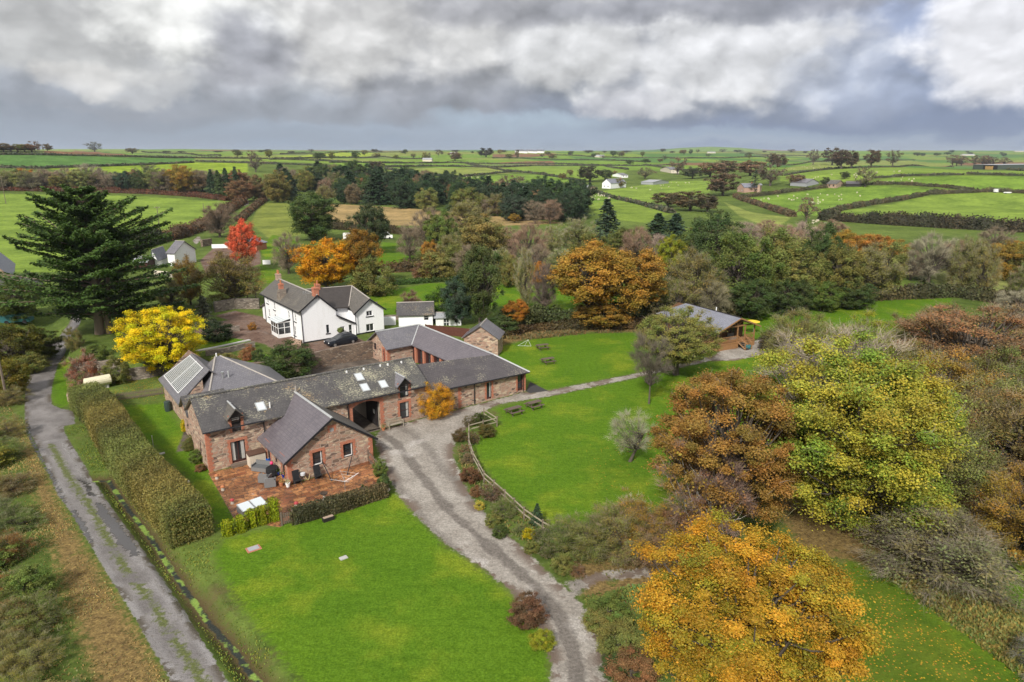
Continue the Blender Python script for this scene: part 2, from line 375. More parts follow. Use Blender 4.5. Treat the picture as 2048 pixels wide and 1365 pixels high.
GRAV = [PP([(756, 862), (752, 885), (757, 905), (772, 950), (795, 988), (830, 1030), (890, 1088), (960, 1133), (1018, 1180), (1048, 1218), (1080, 1258), (1100, 1320), (1108, 1460), (1225, 1460), (1222, 1380), (1205, 1292), (1186, 1242), (1150, 1192), (1112, 1161), (1085, 1135), (1040, 1090), (988, 1046), (948, 1002), (926, 962), (906, 912), (910, 880), (935, 855), (962, 826), (1000, 808), (1100, 793), (1260, 758), (1420, 722), (1470, 722), (1545, 705), (1530, 695), (1530, 672), (1505, 685), (1440, 702), (1428, 712), (1260, 750), (1100, 781), (1062, 786), (1051, 784), (930, 816), (766, 858)]),
        PP([(1130, 1168), (1200, 1143), (1290, 1136), (1330, 1150), (1200, 1162), (1150, 1192)]), PP([(478, 396), (497, 401), (500, 409), (488, 414), (482, 405)]), PP([(385, 482), (398, 472), (402, 480), (392, 490)])]
def Wp(l): return [W(s, t)[:2] for s, t in l]
DRIVE_C = PP([(740, 850), (790, 885), (845, 955), (905, 1030), (970, 1085), (1040, 1142), (1097, 1200), (1132, 1262), (1156, 1340), (1166, 1460)])
COURT = [Wp([(-1.5, 6.5), (14, 6.5), (14, -.3), (17.2, -.3), (17.2, 6.5), (31, 6.5), (31, 19), (28, 24), (14, 23.7), (11, 25), (4, 22)])]
YARD = [Wp([(16.5, 24.6), (28, 24.6), (28, 31), (20.5, 31), (20.5, 47), (18, 52), (10, 52), (9.5, 46), (13.5, 40), (16, 34), (16.0, 28)]), PP([(400, 522), (432, 492), (472, 499), (520, 502), (522, 528), (470, 545), (412, 548)]), PP([(430, 632), (470, 622), (530, 635), (548, 668), (510, 668), (470, 645)])]
PATIO = [PP([(416, 946), (530, 922), (560, 925), (580, 971), (746, 918), (756, 940), (764, 985), (640, 1012), (585, 1035), (560, 1055), (470, 1042), (440, 988)])]
ASPH = [PP([(1052, 783), (1060, 764), (1096, 782), (1060, 787)])]
LAWN = [PP([(560, 1052), (640, 1018), (780, 985), (800, 994), (832, 1033), (890, 1092), (958, 1137), (1016, 1184), (1046, 1222), (1078, 1262), (1098, 1320), (1106, 1470), (660, 1470), (600, 1365), (540, 1290), (470, 1195), (425, 1110), (450, 1078)]),
        PP([(982, 698), (1060, 680), (1180, 668), (1280, 666), (1310, 690), (1420, 700), (1428, 708), (1260, 748), (1100, 779), (1092, 781), (1060, 764), (1000, 722)]),
        PP([(990, 818), (1060, 802), (1260, 760), (1420, 725), (1545, 707), (1620, 740), (1560, 800), (1480, 900), (1400, 1000), (1250, 1020), (1120, 1055), (1060, 1018), (1000, 975), (965, 930), (948, 895), (958, 876), (1000, 848), (998, 828)]),
        PP([(1440, 640), (1480, 625), (1600, 608), (1800, 598), (1905, 597), (1900, 620), (1830, 672), (1700, 700), (1535, 700), (1532, 690), (1532, 672), (1505, 680)]),
        PP([(244, 812), (330, 806), (345, 832), (380, 872), (418, 946), (468, 1038), (440, 1060), (380, 960), (320, 900), (262, 855)]),
        PP([(730, 600), (760, 585), (860, 567), (1000, 570), (1110, 575), (1240, 590), (1230, 625), (1100, 622), (960, 610), (880, 640), (800, 640), (735, 620)]),
        PP([(765, 485), (826, 488), (830, 530), (800, 545), (760, 545), (755, 520)]),
        PP([(385, 690), (490, 672), (500, 684), (420, 702), (385, 706)]), PP([(470, 722), (520, 708), (545, 712), (530, 728), (450, 742)]),
        PP([(520, 530), (552, 540), (550, 565), (520, 568)]), PP([(545, 470), (600, 480), (590, 500), (530, 520), (520, 500)]),
        PP([(1690, 1115), (1770, 1155), (1900, 1250), (2080, 1360), (2200, 1480), (1650, 1480), (1720, 1300)]), PP([(1980, 1000), (2100, 985), (2100, 1060), (2040, 1050)]), PP([(1990, 1080), (2060, 1150), (2100, 1200), (2040, 1230), (1960, 1160)]),
        PP([(104, 775), (118, 730), (134, 702), (140, 720), (138, 760), (148, 806), (122, 815), (106, 805)])]
LEAFY = [(PP([(200, 760), (330, 745), (345, 790), (220, 812), (205, 800)]), .9), (PP([(1690, 1115), (1770, 1155), (2080, 1380), (2100, 1500), (1650, 1480), (1650, 1200)]), .95), (PP([(1150, 900), (1400, 850), (1420, 1030), (1250, 1040), (1180, 980)]), .14), (PP([(760, 870), (830, 845), (880, 855), (900, 845), (860, 870), (800, 880)]), .35)]
LITTER = [PP([(1540, 980), (1600, 1110), (1720, 1125), (1830, 1180), (1700, 980)]), PP([(1400, 930), (1700, 1000), (1760, 1130), (1840, 1190), (2080, 1330), (2200, 1420), (2060, 1250), (1900, 1140), (2000, 1060), (2100, 1020), (2100, 930), (1900, 880), (1600, 850)]), PP([(1140, 1130), (1250, 1105), (1330, 1120), (1330, 1200), (1240, 1230), (1170, 1190)]), PP([(1300, 640), (1330, 660), (1300, 690), (1280, 672)]),
          PP([(30, 850), (70, 900), (120, 1010), (180, 1110), (270, 1255), (340, 1375), (420, 1520), (200, 1520), (190, 1365), (130, 1180), (90, 1050), (60, 950)]), PP([(985, 672), (1100, 640), (1290, 640), (1295, 664), (1180, 664), (1060, 676), (985, 696)])]
# fields: colour and outline
FG1 = (.140, .225, .034); FG2 = (.165, .24, .040); FG3 = (.19, .225, .058); FG4 = (.08, .165, .04); STUB = (.30, .215, .10); PLOW = (.19, .105, .06)
FIELDS = [(FG2, [(-400, 386), (0, 388), (190, 390), (310, 394), (458, 404), (430, 425), (340, 470), (310, 490), (150, 545), (0, 545), (-400, 545)]),
 (FG4, [(-300, 311), (100, 311), (260, 315), (390, 317), (386, 325), (190, 333), (80, 337), (-300, 334)]), ((.20, .28, .025), [(90, 338), (200, 333), (386, 325), (495, 326), (495, 345), (400, 348), (240, 346), (150, 343)]),
 (PLOW, [(90, 302), (150, 301), (250, 309), (245, 312), (90, 309)]), ((.13, .19, .05), [(284, 305), (441, 312), (430, 316), (300, 313)]), ((.17, .22, .06), [(393, 318), (500, 319), (490, 325), (400, 322)]),
 (STUB, [(640, 406), (700, 410), (830, 418), (900, 424), (985, 432), (1060, 440), (1130, 446), (1000, 452), (850, 452), (740, 452), (650, 448), (600, 430), (560, 412)]),
 ((.16, .19, .04), [(500, 450), (520, 405), (600, 408), (620, 440), (600, 470), (540, 480)]),
 (FG1, [(660, 326), (740, 326), (742, 337), (660, 341)]), (FG1, [(766, 326), (923, 326), (943, 333), (772, 337)]), (FG3, [(772, 338), (985, 336), (1022, 347), (913, 352), (800, 354)]),
 (FG2, [(1002, 335), (1150, 334), (1255, 342), (1240, 353), (1166, 363), (1036, 346)]), (FG1, [(860, 358), (916, 356), (1019, 349), (1084, 350), (1166, 364), (1070, 373), (860, 375)]),
 (FG1, [(1100, 388), (1193, 386), (1241, 400), (1296, 410), (1344, 427), (1292, 446), (1234, 436), (1140, 410)]), ((.15, .215, .035), [(1140, 410), (1241, 402), (1344, 427), (1292, 446), (1234, 440)]), (FG2, [(1193, 385), (1345, 362), (1426, 361), (1420, 385), (1310, 400), (1296, 410), (1241, 398)]),
 ((.26, .33, .04), [(545, 312), (680, 305), (745, 306), (740, 312), (640, 317)]), (PLOW, [(985, 309), (1110, 308), (1060, 315), (985, 315)]), (FG1, [(1060, 315), (1130, 312), (1150, 318), (1090, 319)]), (FG4, [(1270, 308), (1500, 308), (1560, 316), (1300, 316)]),
 (FG2, [(1651, 436), (1686, 422), (1824, 397), (1928, 384), (2100, 390), (2300, 400), (2300, 470), (2100, 455), (1858, 442)]), (FG1, [(1489, 397), (1651, 377), (1755, 372), (1928, 381), (1790, 394), (1686, 418), (1648, 432), (1589, 432)]),
 (FG1, [(1738, 366), (1790, 356), (1928, 352), (2300, 354), (2300, 388), (1945, 380)]), (FG2, [(1560, 353), (1720, 337), (1800, 334), (2300, 346), (2300, 351), (1931, 347), (1755, 354), (1686, 363), (1560, 363)]),
 (FG3, [(1627, 326), (1720, 321), (1824, 322), (1910, 331), (1720, 332), (1672, 336), (1554, 344)]), (FG3, [(1447, 404), (1502, 425), (1582, 436), (1547, 460), (1478, 432)]),
 ((.17, .19, .06), [(1830, 540), (2100, 540), (2300, 600), (2100, 620), (1900, 590)])]
FIELDS = [(c, PP(p)) for c, p in FIELDS]

# ------------------------------------------------------------------ the ground sheet
def make_ground():
    az = np.concatenate([np.arange(-180, -52, 8.), np.arange(-52, -40, 1.), np.arange(-40, 40, .125), np.arange(40, 52, 1.), np.arange(52, 180, 8.)])
    r = [4.0]
    while r[-1] < 15000:
        q = r[-1]; r.append(q*(1.06 if q < 24 else 1.0042 if q < 190 else 1.008 if q < 1500 else 1.03))
    r = np.array(r); AZ, R = np.meshgrid(np.radians(az), r); X = (R*np.sin(AZ)).ravel(); Y = (R*np.cos(AZ)).ravel()
    na, nr = len(az), len(r); Z = height(X, Y); n = len(X)
    def sdf(polys, margin=6):
        out = np.full(n, -9.0)
        for p in polys:
            q = np.array(p); m = (X > q[:, 0].min()-margin) & (X < q[:, 0].max()+margin) & (Y > q[:, 1].min()-margin) & (Y < q[:, 1].max()+margin)
            if m.any(): out[m] = np.maximum(out[m], _poly_sd(X[m], Y[m], p))
        return np.clip(out, -9, 9)
    S = dict(lawn=sdf(LAWN), lane=sdf([LANE]), grav=sdf(GRAV), court=sdf(COURT), yard=sdf(YARD), patio=sdf(PATIO), asph=sdf(ASPH), litter=sdf(LITTER), pud=sdf(PUDDLE))
    near = (np.hypot(X, Y) < 260) & (Y > 10); md = np.full(n, -9.); md[near] = .30-_line_d(X[near], Y[near], MEDIAN); S['median'] = np.clip(md, -9, 9)
    dd = np.full(n, -9.); dd[near] = .27-_line_d(X[near], Y[near], DITCH); S['ditch'] = np.clip(dd, -9, 9)
    lf = np.zeros(n)
    for p, k in LEAFY: lf = np.maximum(lf, k*sm(-1.5, 2, sdf([p])))
    col = np.tile(np.array((.095, .135, .03)), (n, 1)); R_ = R.ravel()
    far = sm(1100, 2500, R_)[:, None]; col = col*(1-far)+np.array((.085, .125, .04))*far
    fid = np.zeros(n)
    # patchwork far beyond the outlined fields
    rs = np.random.RandomState(3); k = 260; cx = rs.uniform(-1, 1, k); rr = np.exp(rs.uniform(np.log(900), np.log(9000), k)); ctr = np.stack([cx*rr*.85, rr], 1); cc = np.array([FG1, FG3, FG4, FG2, (.13, .16, .06), PLOW])[rs.choice(6, k, p=[.26, .2, .24, .1, .14, .06])]
    m = (R_ > 850) & (Y > 0) & (np.abs(X) < Y*1.2)
    ang = np.stack([X[m]/Y[m]*9, np.log(R_[m])*7], 1); ca = np.stack([ctr[:, 0]/ctr[:, 1]*9, np.log(np.hypot(ctr[:, 0], ctr[:, 1]))*7], 1)
    best = np.full(len(ang), 1e9); bi = np.zeros(len(ang), int)
    for i in range(k):
        q = ((ang-ca[i])**2*np.array((1, 1.6))).sum(1); w = q < best; best[w] = q[w]; bi[w] = i
    col[m] = cc[bi]
    for i, (c, p) in enumerate(FIELDS):
        s_ = sdf([p], 4); w = sm(-.6, .6, s_)[:, None]; col = col*(1-w)+np.array(c)*w; fid = np.where(s_ > 0, i+1, fid)
    dr = np.full(n, 9.); dr[near] = _line_d(X[near], Y[near], DRIVE_C); S['drv'] = np.clip(dr, -9, 9)
    for arr in S.values(): arr[R_ > 400] = np.where(arr[R_ > 400] > 0, arr[R_ > 400], -9)
    ii = np.arange(nr-1)[:, None]*na; jj = np.arange(na)[None, :]; j2 = (jj+1) % na
    F = np.stack([ii+jj, ii+j2, ii+na+j2, ii+na+jj], -1).reshape(-1, 4)[:, ::-1]
    avg = lambda a: a[F].mean(1)
    cls = np.zeros(len(F), int); fm = np.round(np.median(fid[F], 1)).astype(int)
    cls[fm > 0] = 1
    for key, c in (('lawn', 2), ('litter', 9), ('yard', 3), ('court', 3), ('grav', 4), ('lane', 5), ('patio', 6), ('pud', 7)):
        cls[avg(S[key]) > 0] = c
    cls[avg(S['asph']) > 0] = 4; cls[avg(S['ditch']) > 0] = 8
    V_ = np.stack([X, Y, Z], 1)
    names = {0: 'ground', 1: 'fields', 2: 'lawn', 3: 'courtyard', 4: 'gravel_drive', 5: 'lane', 6: 'patio', 7: 'puddle', 8: 'ditch', 9: 'leaf_litter_ground'}
    for c, nm in names.items():
        f = F[cls == c]
        if not len(f): continue
        u, inv = np.unique(f, return_inverse=True); me = np_mesh(nm, V_[u], inv.reshape(-1, 4), smooth=True)
        for key, arr in S.items():
            a = me.attributes.new('sd_'+key, 'FLOAT', 'POINT'); a.data.foreach_set('value', arr[u].astype(np.float32))
        a = me.attributes.new('leafy', 'FLOAT', 'POINT'); a.data.foreach_set('value', lf[u].astype(np.float32))
        a = me.attributes.new('gcol', 'FLOAT_COLOR', 'POINT'); a.data.foreach_set('color', np.concatenate([col[u], np.ones((len(u), 1))], 1).astype(np.float32).ravel())
        o = link(nm, me, None, M_GROUND); tag(o, kind='structure')
def _ground(t, p):
    pos = t.pos(); st = lambda x: t.ss(.27, .73, x); n1 = st(t.noise(pos, .05, 5, .6)); n2 = st(t.noise(pos, .4, 6, .65)); n3 = st(t.noise(pos, 2.2, 6, .7)); n4 = st(t.noise(pos, 6.5, 4, .75))
    dist = t.new('ShaderNodeVectorMath', operation='LENGTH'); t.set(dist.inputs[0], pos); D = dist.outputs['Value']
    jit = t.math('MULTIPLY', t.math('SUBTRACT', n3, .5), .55); jit2 = t.math('MULTIPLY', t.math('SUBTRACT', n2, .5), 1.6)
    def msk(k, soft=.12, j=1.0, off=0.):
        v = t.math('ADD', t.attr('sd_'+k), t.math('ADD', t.math('MULTIPLY', jit, j), off)); return t.ss(-soft, soft, v)
    g = t.attr('gcol', 'Color')
    # rough grass and fields: mottled
    g = t.mix(1, g, t.mix(n1, (.68, .72, .7), (1.32, 1.28, 1.25)), 'MULTIPLY'); g = t.mix(1, g, t.mix(n2, (.80, .82, .8), (1.2, 1.18, 1.15)), 'MULTIPLY'); g = t.mix(1, g, t.mix(n3, (.75, .75, .7), (1.25, 1.24, 1.25)), 'MULTIPLY')
    nearf = t.ss(150, 90, D); brown = t.math('MULTIPLY', t.ss(.52, .72, t.noise(pos, .22, 6, .7)), t.math('MULTIPLY', nearf, .75))
    g = t.mix(brown, g, (.115, .088, .042))
    # lawn
    l1 = t.noise(pos, .11, 5, .65); lw = t.mix(l1, (.052, .125, .008), (.120, .208, .014)); lw = t.mix(t.math('MULTIPLY', t.ss(.48, .70, t.noise(pos, .16, 5, .6)), .75), lw, (.20, .245, .02))
    lw = t.mix(t.math('MULTIPLY', t.ss(.60, .8, t.noise(pos, .31, 4, .6)), .6), lw, (.040, .092, .006))
    mow = t.noise(t.mapv(pos, (.35, 2.4, 1), rot=(0, 0, .55)), 1.0, 3); lw = t.mix(1, lw, t.mix(mow, (.78, .82, .78), (1.2, 1.17, 1.15)), 'MULTIPLY')
    lw = t.mix(1, lw, t.mix(n3, (.78, .8, .7), (1.2, 1.18, 1.25)), 'MULTIPLY'); lw = t.mix(1, lw, t.mix(n4, (.60, .66, .55), (1.36, 1.30, 1.45)), 'MULTIPLY')
    c = t.mix(msk('lawn', .5, 1.5), g, lw)
    # leaf litter and dead bracken
    lit = t.mix(n3, (.10, .068, .032), (.27, .195, .075)); lit = t.mix(t.ss(.56, .68, t.noise(pos, .35, 5, .7)), lit, (.085, .115, .025)); lit = t.mix(1, lit, t.mix(n4, (.55, .55, .55), (1.4, 1.35, 1.3)), 'MULTIPLY')
    c = t.mix(msk('litter', .6, 2.2), c, lit)
    # worn bank beside the ditch
    c = t.mix(t.math('MULTIPLY', t.ss(-.9, .1, t.math('ADD', t.attr('sd_ditch'), jit)), .9), c, (.085, .058, .03))
    # scattered yellow leaves; grass among them darkened to olive, partly painted shadow
    c = t.mix(t.math('MULTIPLY', t.math('MULTIPLY', t.attr('leafy'), msk('lawn', .5, 1.5)), .62), c, t.mix(n2, (.045, .075, .010), (.12, .135, .02))); lv = t.vor(pos, 5.5); lvc = t.vor(pos, 5.5, out='Color'); s3 = t.new('ShaderNodeSeparateColor'); t.set(s3.inputs[0], lvc)
    cl = t.noise(pos, .9, 5, .7); th = t.math('MULTIPLY', t.attr('leafy'), t.ss(.3, .62, cl))
    c = t.mix(t.math('MULTIPLY', t.ss(.36, .2, lv), t.math('LESS_THAN', s3.outputs[0], th)), c, t.mix(s3.outputs[1], (.50, .33, .025), (.32, .13, .03)))
    # gravel, yard, courtyard
    pn = t.vor(pos, 7, out='Color'); ps = t.new('ShaderNodeSeparateColor'); t.set(ps.inputs[0], pn)
    big = t.noise(pos, .33, 4, .65); trk = t.noise(t.mapv(pos, (.5, .09, 1), rot=(0, 0, -.42)), 1.6, 3)
    gr = t.mix(t.ss(.3, .7, big), (.25, .225, .195), (.35, .322, .285)); dv = t.attr('sd_drv'); ad = t.math('ADD', t.math('ABSOLUTE', dv), t.math('MULTIPLY', t.math('SUBTRACT', n2, .5), .55)); mid = t.math('MULTIPLY', t.ss(.62, .25, ad), 1.0); out_ = t.math('MULTIPLY', t.ss(1.55, 2.2, ad), t.ss(3.4, 2.4, ad)); gr = t.mix(t.math('MULTIPLY', t.math('MAXIMUM', mid, t.math('MULTIPLY', out_, .7)), .72), gr, (.115, .10, .088)); gr = t.mix(t.math('MULTIPLY', t.ss(.66, .8, t.noise(pos, .5, 5)), .8), gr, (.12, .105, .095)); gr = t.mix(t.math('MULTIPLY', t.ss(.60, .70, t.noise(pos, .16, 3)), .8), gr, (.43, .40, .37))
    gr = t.mix(1, gr, t.mix(ps.outputs[0], (.8, .8, .8), (1.2, 1.2, 1.2)), 'MULTIPLY')
    edge = t.ss(1.3, .2, t.attr('sd_grav')); gr = t.mix(t.math('MULTIPLY', edge, t.ss(.42, .6, n2)), gr, (.155, .118, .095))
    ct = t.mix(n2, (.065, .055, .048), (.165, .14, .118)); ct = t.mix(1, ct, t.mix(n3, (.75, .75, .75), (1.3, 1.25, 1.2)), 'MULTIPLY')
    yd = t.mix(n2, (.11, .065, .048), (.20, .14, .11)); yd = t.mix(t.ss(.58, .72, big), yd, (.17, .15, .14)); yd = t.mix(1, yd, t.mix(n3, (.7, .7, .7), (1.3, 1.3, 1.3)), 'MULTIPLY')
    c = t.mix(msk('court', .15, .5), c, ct); c = t.mix(msk('yard', .3, .8), c, yd); mg = msk('grav', .16, 1.0); c = t.mix(mg, c, gr); c = t.mix(msk('asph', .1, .3), c, (.06, .058, .058))
    # patio flags
    br = t.new('ShaderNodeTexBrick'); t.set(br.inputs['Vector'], t.mapv(pos, (1, 1, 1), rot=(0, 0, -BANG))); br.inputs['Scale'].default_value = 1; br.inputs['Brick Width'].default_value = .78; br.inputs['Row Height'].default_value = .48; br.inputs['Mortar Size'].default_value = .018; br.offset_frequency = 3; br.squash = 1.35; br.squash_frequency = 2
    t.set(br.inputs['Color1'], (.20, .07, .03)); t.set(br.inputs['Color2'], (.44, .21, .085)); t.set(br.inputs['Mortar'], (.08, .05, .035))
    pa = t.mix(1, br.outputs[0], t.mix(n2, (.55, .55, .55), (1.35, 1.3, 1.25)), 'MULTIPLY'); pa = t.mix(t.math('MULTIPLY', t.ss(.55, .7, n3), .7), pa, (.07, .04, .025)); pa = t.mix(t.math('MULTIPLY', t.ss(.62, .72, t.noise(pos, .7, 4)), .6), pa, (.42, .33, .27))
    mp = msk('patio', .03, .02); c = t.mix(mp, c, pa)
    # lane: worn tarmac, two wheel tracks with a mossy middle, mud and standing water
    la = t.mix(n2, (.125, .112, .106), (.235, .218, .21)); la = t.mix(1, la, t.mix(n4, (.9, .9, .9), (1.1, 1.1, 1.1)), 'MULTIPLY'); md_ = t.math('ABSOLUTE', t.math('ADD', t.attr('sd_median'), .80)); trk_ = t.math('MULTIPLY', t.ss(.62, .1, md_), t.ss(.3, .6, t.noise(pos, .25, 4))); la = t.mix(t.math('MULTIPLY', trk_, .55), la, (.33, .315, .31)); la = t.mix(t.math('MULTIPLY', t.ss(.72, .9, n3), .35), la, (.08, .07, .06))
    la = t.mix(t.math('MULTIPLY', t.ss(.75, .1, t.attr('sd_lane')), t.ss(.46, .62, n2)), la, (.085, .07, .05))
    ml = msk('lane', .06, .35); c = t.mix(ml, c, la)
    mm = t.math('MULTIPLY', msk('median', .2, 1.2, -.05), t.ss(.15, .4, n2)); c = t.mix(t.math('MULTIPLY', mm, ml), c, t.mix(n4, (.05, .06, .018), (.13, .15, .03)))
    wet = t.math('MULTIPLY', t.math('MAXIMUM', msk('pud', .06, .8), t.math('MULTIPLY', t.math('MULTIPLY', t.ss(.62, .66, n2), .0), ml)), 1.0)
    c = t.mix(wet, c, (.055, .05, .046))
    # ditch water with duckweed
    mw = msk('ditch', .06, .35, -.1); dw = t.mix(t.ss(.48, .56, t.noise(pos, .7, 4)), (.035, .04, .035), (.19, .28, .06)); dw = t.mix(1, dw, t.mix(n4, (.8, .8, .8), (1.2, 1.2, 1.2)), 'MULTIPLY'); c = t.mix(mw, c, dw)
    t.set(p.inputs['Base Color'], c)
    ro = t.mix(ml, .9, t.mix(trk_, t.lin(.3, .7, .42, .68, n2), .16)); ro = t.mix(mp, ro, t.lin(.35, .65, .22, .55, n2)); ro = t.mix(mg, ro, .8); ro = t.mix(wet, ro, .04); t.set(p.inputs['Roughness'], ro)
    t.set(p.inputs['Specular IOR Level'], t.mix(wet, t.mix(t.math('MAXIMUM', ml, mp), .06, .5), .7))
    hgt = t.math('ADD', t.math('MULTIPLY', n3, .5), t.math('MULTIPLY', n4, .5)); hgt = t.math('MULTIPLY', hgt, t.math('SUBTRACT', 1, wet)); t.set(p.inputs['Normal'], t.bump(hgt, .55, .10))
M_GROUND = mat('ground_surface', _ground)
make_ground()
# ------------------------------------------------------------------ sky, clouds, sun
SUN_EL, SUN_AZ = radians(40), radians(-160)      # azimuth measured from the view direction, negative = left
EXPO = .85; RELK = .8
def make_sky():
    w = bpy.data.worlds.new('World'); SC.world = w; w.use_nodes = True; t = NT(w.node_tree); t.n.clear()
    out = t.new('ShaderNodeOutputWorld'); sky = t.new('ShaderNodeTexSky', sky_type='NISHITA'); sky.sun_disc = False; sky.sun_elevation = SUN_EL; sky.sun_rotation = SUN_AZ; sky.air_density = 1.2; sky.dust_density = 2
    b1 = t.new('ShaderNodeBackground'); t.set(b1.inputs[0], sky.outputs[0]); b1.inputs[1].default_value = .05
    d = t.new('ShaderNodeTexCoord').outputs['Generated']; sx = t.new('ShaderNodeSeparateXYZ'); t.set(sx.inputs[0], d)
    az = t.math('ARCTAN2', sx.outputs[0], sx.outputs[1]); el = t.math('ARCSINE', sx.outputs[2])
    cv = t.new('ShaderNodeCombineXYZ'); t.set(cv.inputs[0], t.math('MULTIPLY', az, 1.0)); t.set(cv.inputs[1], t.math('MULTIPLY', el, 1.25)); v = cv.outputs[0]
    nA = t.noise(v, 6, 8, .6, out='Color'); sA = t.new('ShaderNodeSeparateColor'); t.set(sA.inputs[0], nA)
    nB = t.noise(v, 22, 7, .62, out='Color'); sB = t.new('ShaderNodeSeparateColor'); t.set(sB.inputs[0], nB)
    def warp(i, a, b): return t.math('ADD', t.math('MULTIPLY', t.math('SUBTRACT', sA.outputs[i], .5), a), t.math('MULTIPLY', t.math('SUBTRACT', sB.outputs[i], .5), b))
    wx = t.math('ADD', az, warp(0, .13, .040)); wy = t.math('ADD', el, warp(1, .075, .028))
    def lin3(c): return tuple(((x+.055)/1.055)**2.4 if x > .04 else x/12.92 for x in c)
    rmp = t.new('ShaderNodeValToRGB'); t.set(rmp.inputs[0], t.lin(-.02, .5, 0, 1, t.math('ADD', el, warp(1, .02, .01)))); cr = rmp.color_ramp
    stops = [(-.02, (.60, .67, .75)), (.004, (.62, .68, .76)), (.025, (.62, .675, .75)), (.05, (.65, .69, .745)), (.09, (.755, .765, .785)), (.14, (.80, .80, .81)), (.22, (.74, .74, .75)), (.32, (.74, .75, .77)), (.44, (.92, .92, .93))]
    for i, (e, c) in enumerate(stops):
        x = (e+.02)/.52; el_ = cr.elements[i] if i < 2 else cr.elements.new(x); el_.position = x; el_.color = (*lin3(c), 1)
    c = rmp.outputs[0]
    def px(x, y):
        r = ray(x, y); r /= np.linalg.norm(r); return math.atan2(r[0], r[1]), math.asin(r[2])
    feats = [(1850, 150, 420, 130, (.63, .69, .83), .9), (1780, 235, 480, 50, (.52, .575, .69), .95), (1180, 215, 430, 34, (.535, .57, .645), .9), (150, 225, 420, 50, (.66, .685, .735), .7), (860, 165, 170, 60, (.63, .64, .675), .8), (520, 215, 330, 26, (.62, .64, .68), .7), (720, 85, 260, 62, (.87, .865, .86), .85), (1420, 120, 270, 78, (.90, .90, .91), .95), (1140, 110, 110, 60, (.87, .87, .875), .9), (1700, 165, 110, 50, (.69, .73, .82), .7),
             (1500, 8, 420, 26, (.62, .625, .66), .85), (960, 22, 110, 34, (.68, .68, .70), .8), (150, 60, 190, 60, (.78, .78, .775), .7), (400, 55, 140, 62, (.99, .99, .98), 1), (495, 110, 80, 62, (.675, .68, .715), .95), (155, 145, 42, 26, (.90, .89, .88), .6), (285, 155, 80, 30, (.86, .855, .85), .45), (1050, 242, 150, 20, (.70, .77, .84), .8), (1300, 275, 420, 16, (.66, .72, .80), .8), (700, 262, 260, 12, (.67, .72, .79), .7), (1750, 285, 360, 9, (.68, .73, .80), .7), (250, 240, 200, 14, (.60, .635, .69), .7), (2020, 65, 110, 90, (.95, .95, .97), 1), (1250, 200, 90, 26, (.80, .80, .83), .6), (350, 270, 500, 14, (.62, .665, .725), .6)]
    # puffy field: rounded billows at three sizes, sampled again a little higher for light and shade
    def puff(dx, dy):
        cc = t.new('ShaderNodeCombineXYZ'); t.set(cc.inputs[0], t.math('ADD', az, dx)); t.set(cc.inputs[1], t.math('MULTIPLY', t.math('ADD', el, dy), 1.45)); p0 = cc.outputs[0]
        dn = t.new('ShaderNodeVectorMath', operation='MULTIPLY_ADD'); t.set(dn.inputs[0], t.noise(p0, 16, 5, .6, out='Color')); dn.inputs[1].default_value = (.055, .055, 0); t.set(dn.inputs[2], p0); out = None
        for sc, am in ((11, .55), (25, .30), (58, .10)):
            n = t.new('ShaderNodeTexVoronoi', feature='SMOOTH_F1', voronoi_dimensions='2D'); t.set(n.inputs['Vector'], dn.outputs[0]); n.inputs['Scale'].default_value = sc; n.inputs['Smoothness'].default_value = .55; q = t.math('MULTIPLY', t.math('SUBTRACT', .75, n.outputs['Distance']), am); out = q if out is None else t.math('ADD', out, q)
        return out
    f0_ = puff(0, 0); f1_ = puff(-.010, .016); relief = t.math("SUBTRACT", f0_, f1_); bz = t.math("SUBTRACT", f0_, .36)
    for x, y, rx, ry, col, k in feats:
        a0, e0 = px(x, y); a, b = rx/FPX, ry/FPX
        q = t.math('ADD', t.math('POWER', t.math('ABSOLUTE', t.math('DIVIDE', t.math('SUBTRACT', wx, a0), a)), 2), t.math('POWER', t.math('ABSOLUTE', t.math('DIVIDE', t.math('SUBTRACT', wy, e0), b)), 2))
        br = min(col) > .77; q = t.math('SUBTRACT', q, t.math('MULTIPLY', bz, 1.9 if br else -.9))
        c = t.mix(t.math('MULTIPLY', t.ss(1.75, .45, q) if br else t.ss(2.1, .0, q), k), c, lin3(col))
    fine = t.noise(v, 12, 9, .6, .3); k = t.ss(.015, .085, el)
    m = t.math('ADD', t.math('MULTIPLY', relief, RELK), t.math('ADD', t.math('MULTIPLY', bz, .28), t.math('MULTIPLY', t.math('SUBTRACT', fine, .5), .32)))
    m = t.math('ADD', 1, t.math('MULTIPLY', m, k)); sv = t.new('ShaderNodeVectorMath', operation='SCALE'); t.set(sv.inputs[0], c); t.set(sv.inputs['Scale'], m); c = sv.outputs[0]
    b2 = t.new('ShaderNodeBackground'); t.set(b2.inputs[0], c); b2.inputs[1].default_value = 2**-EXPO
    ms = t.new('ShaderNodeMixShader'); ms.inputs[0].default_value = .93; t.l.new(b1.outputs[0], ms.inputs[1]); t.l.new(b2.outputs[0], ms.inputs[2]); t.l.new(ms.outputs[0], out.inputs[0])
    w.cycles.sampling_method = 'MANUAL'; w.cycles.sample_map_resolution = 512
    L = bpy.data.lights.new('sun', 'SUN'); L.energy = 2.7; L.angle = radians(7); L.color = (1, .95, .87); lo = bpy.data.objects.new('sun', L); COL.objects.link(lo)
    from mathutils import Vector
    lo.location = (-80, 20, 90)
    lo.rotation_euler = Vector((sin(SUN_AZ)*cos(SUN_EL), cos(SUN_AZ)*cos(SUN_EL), sin(SUN_EL))).to_track_quat('Z', 'Y').to_euler()
make_sky()
SC.view_settings.view_transform = 'Standard'; SC.view_settings.look = 'None'; SC.view_settings.exposure = EXPO; SC.view_settings.gamma = 1
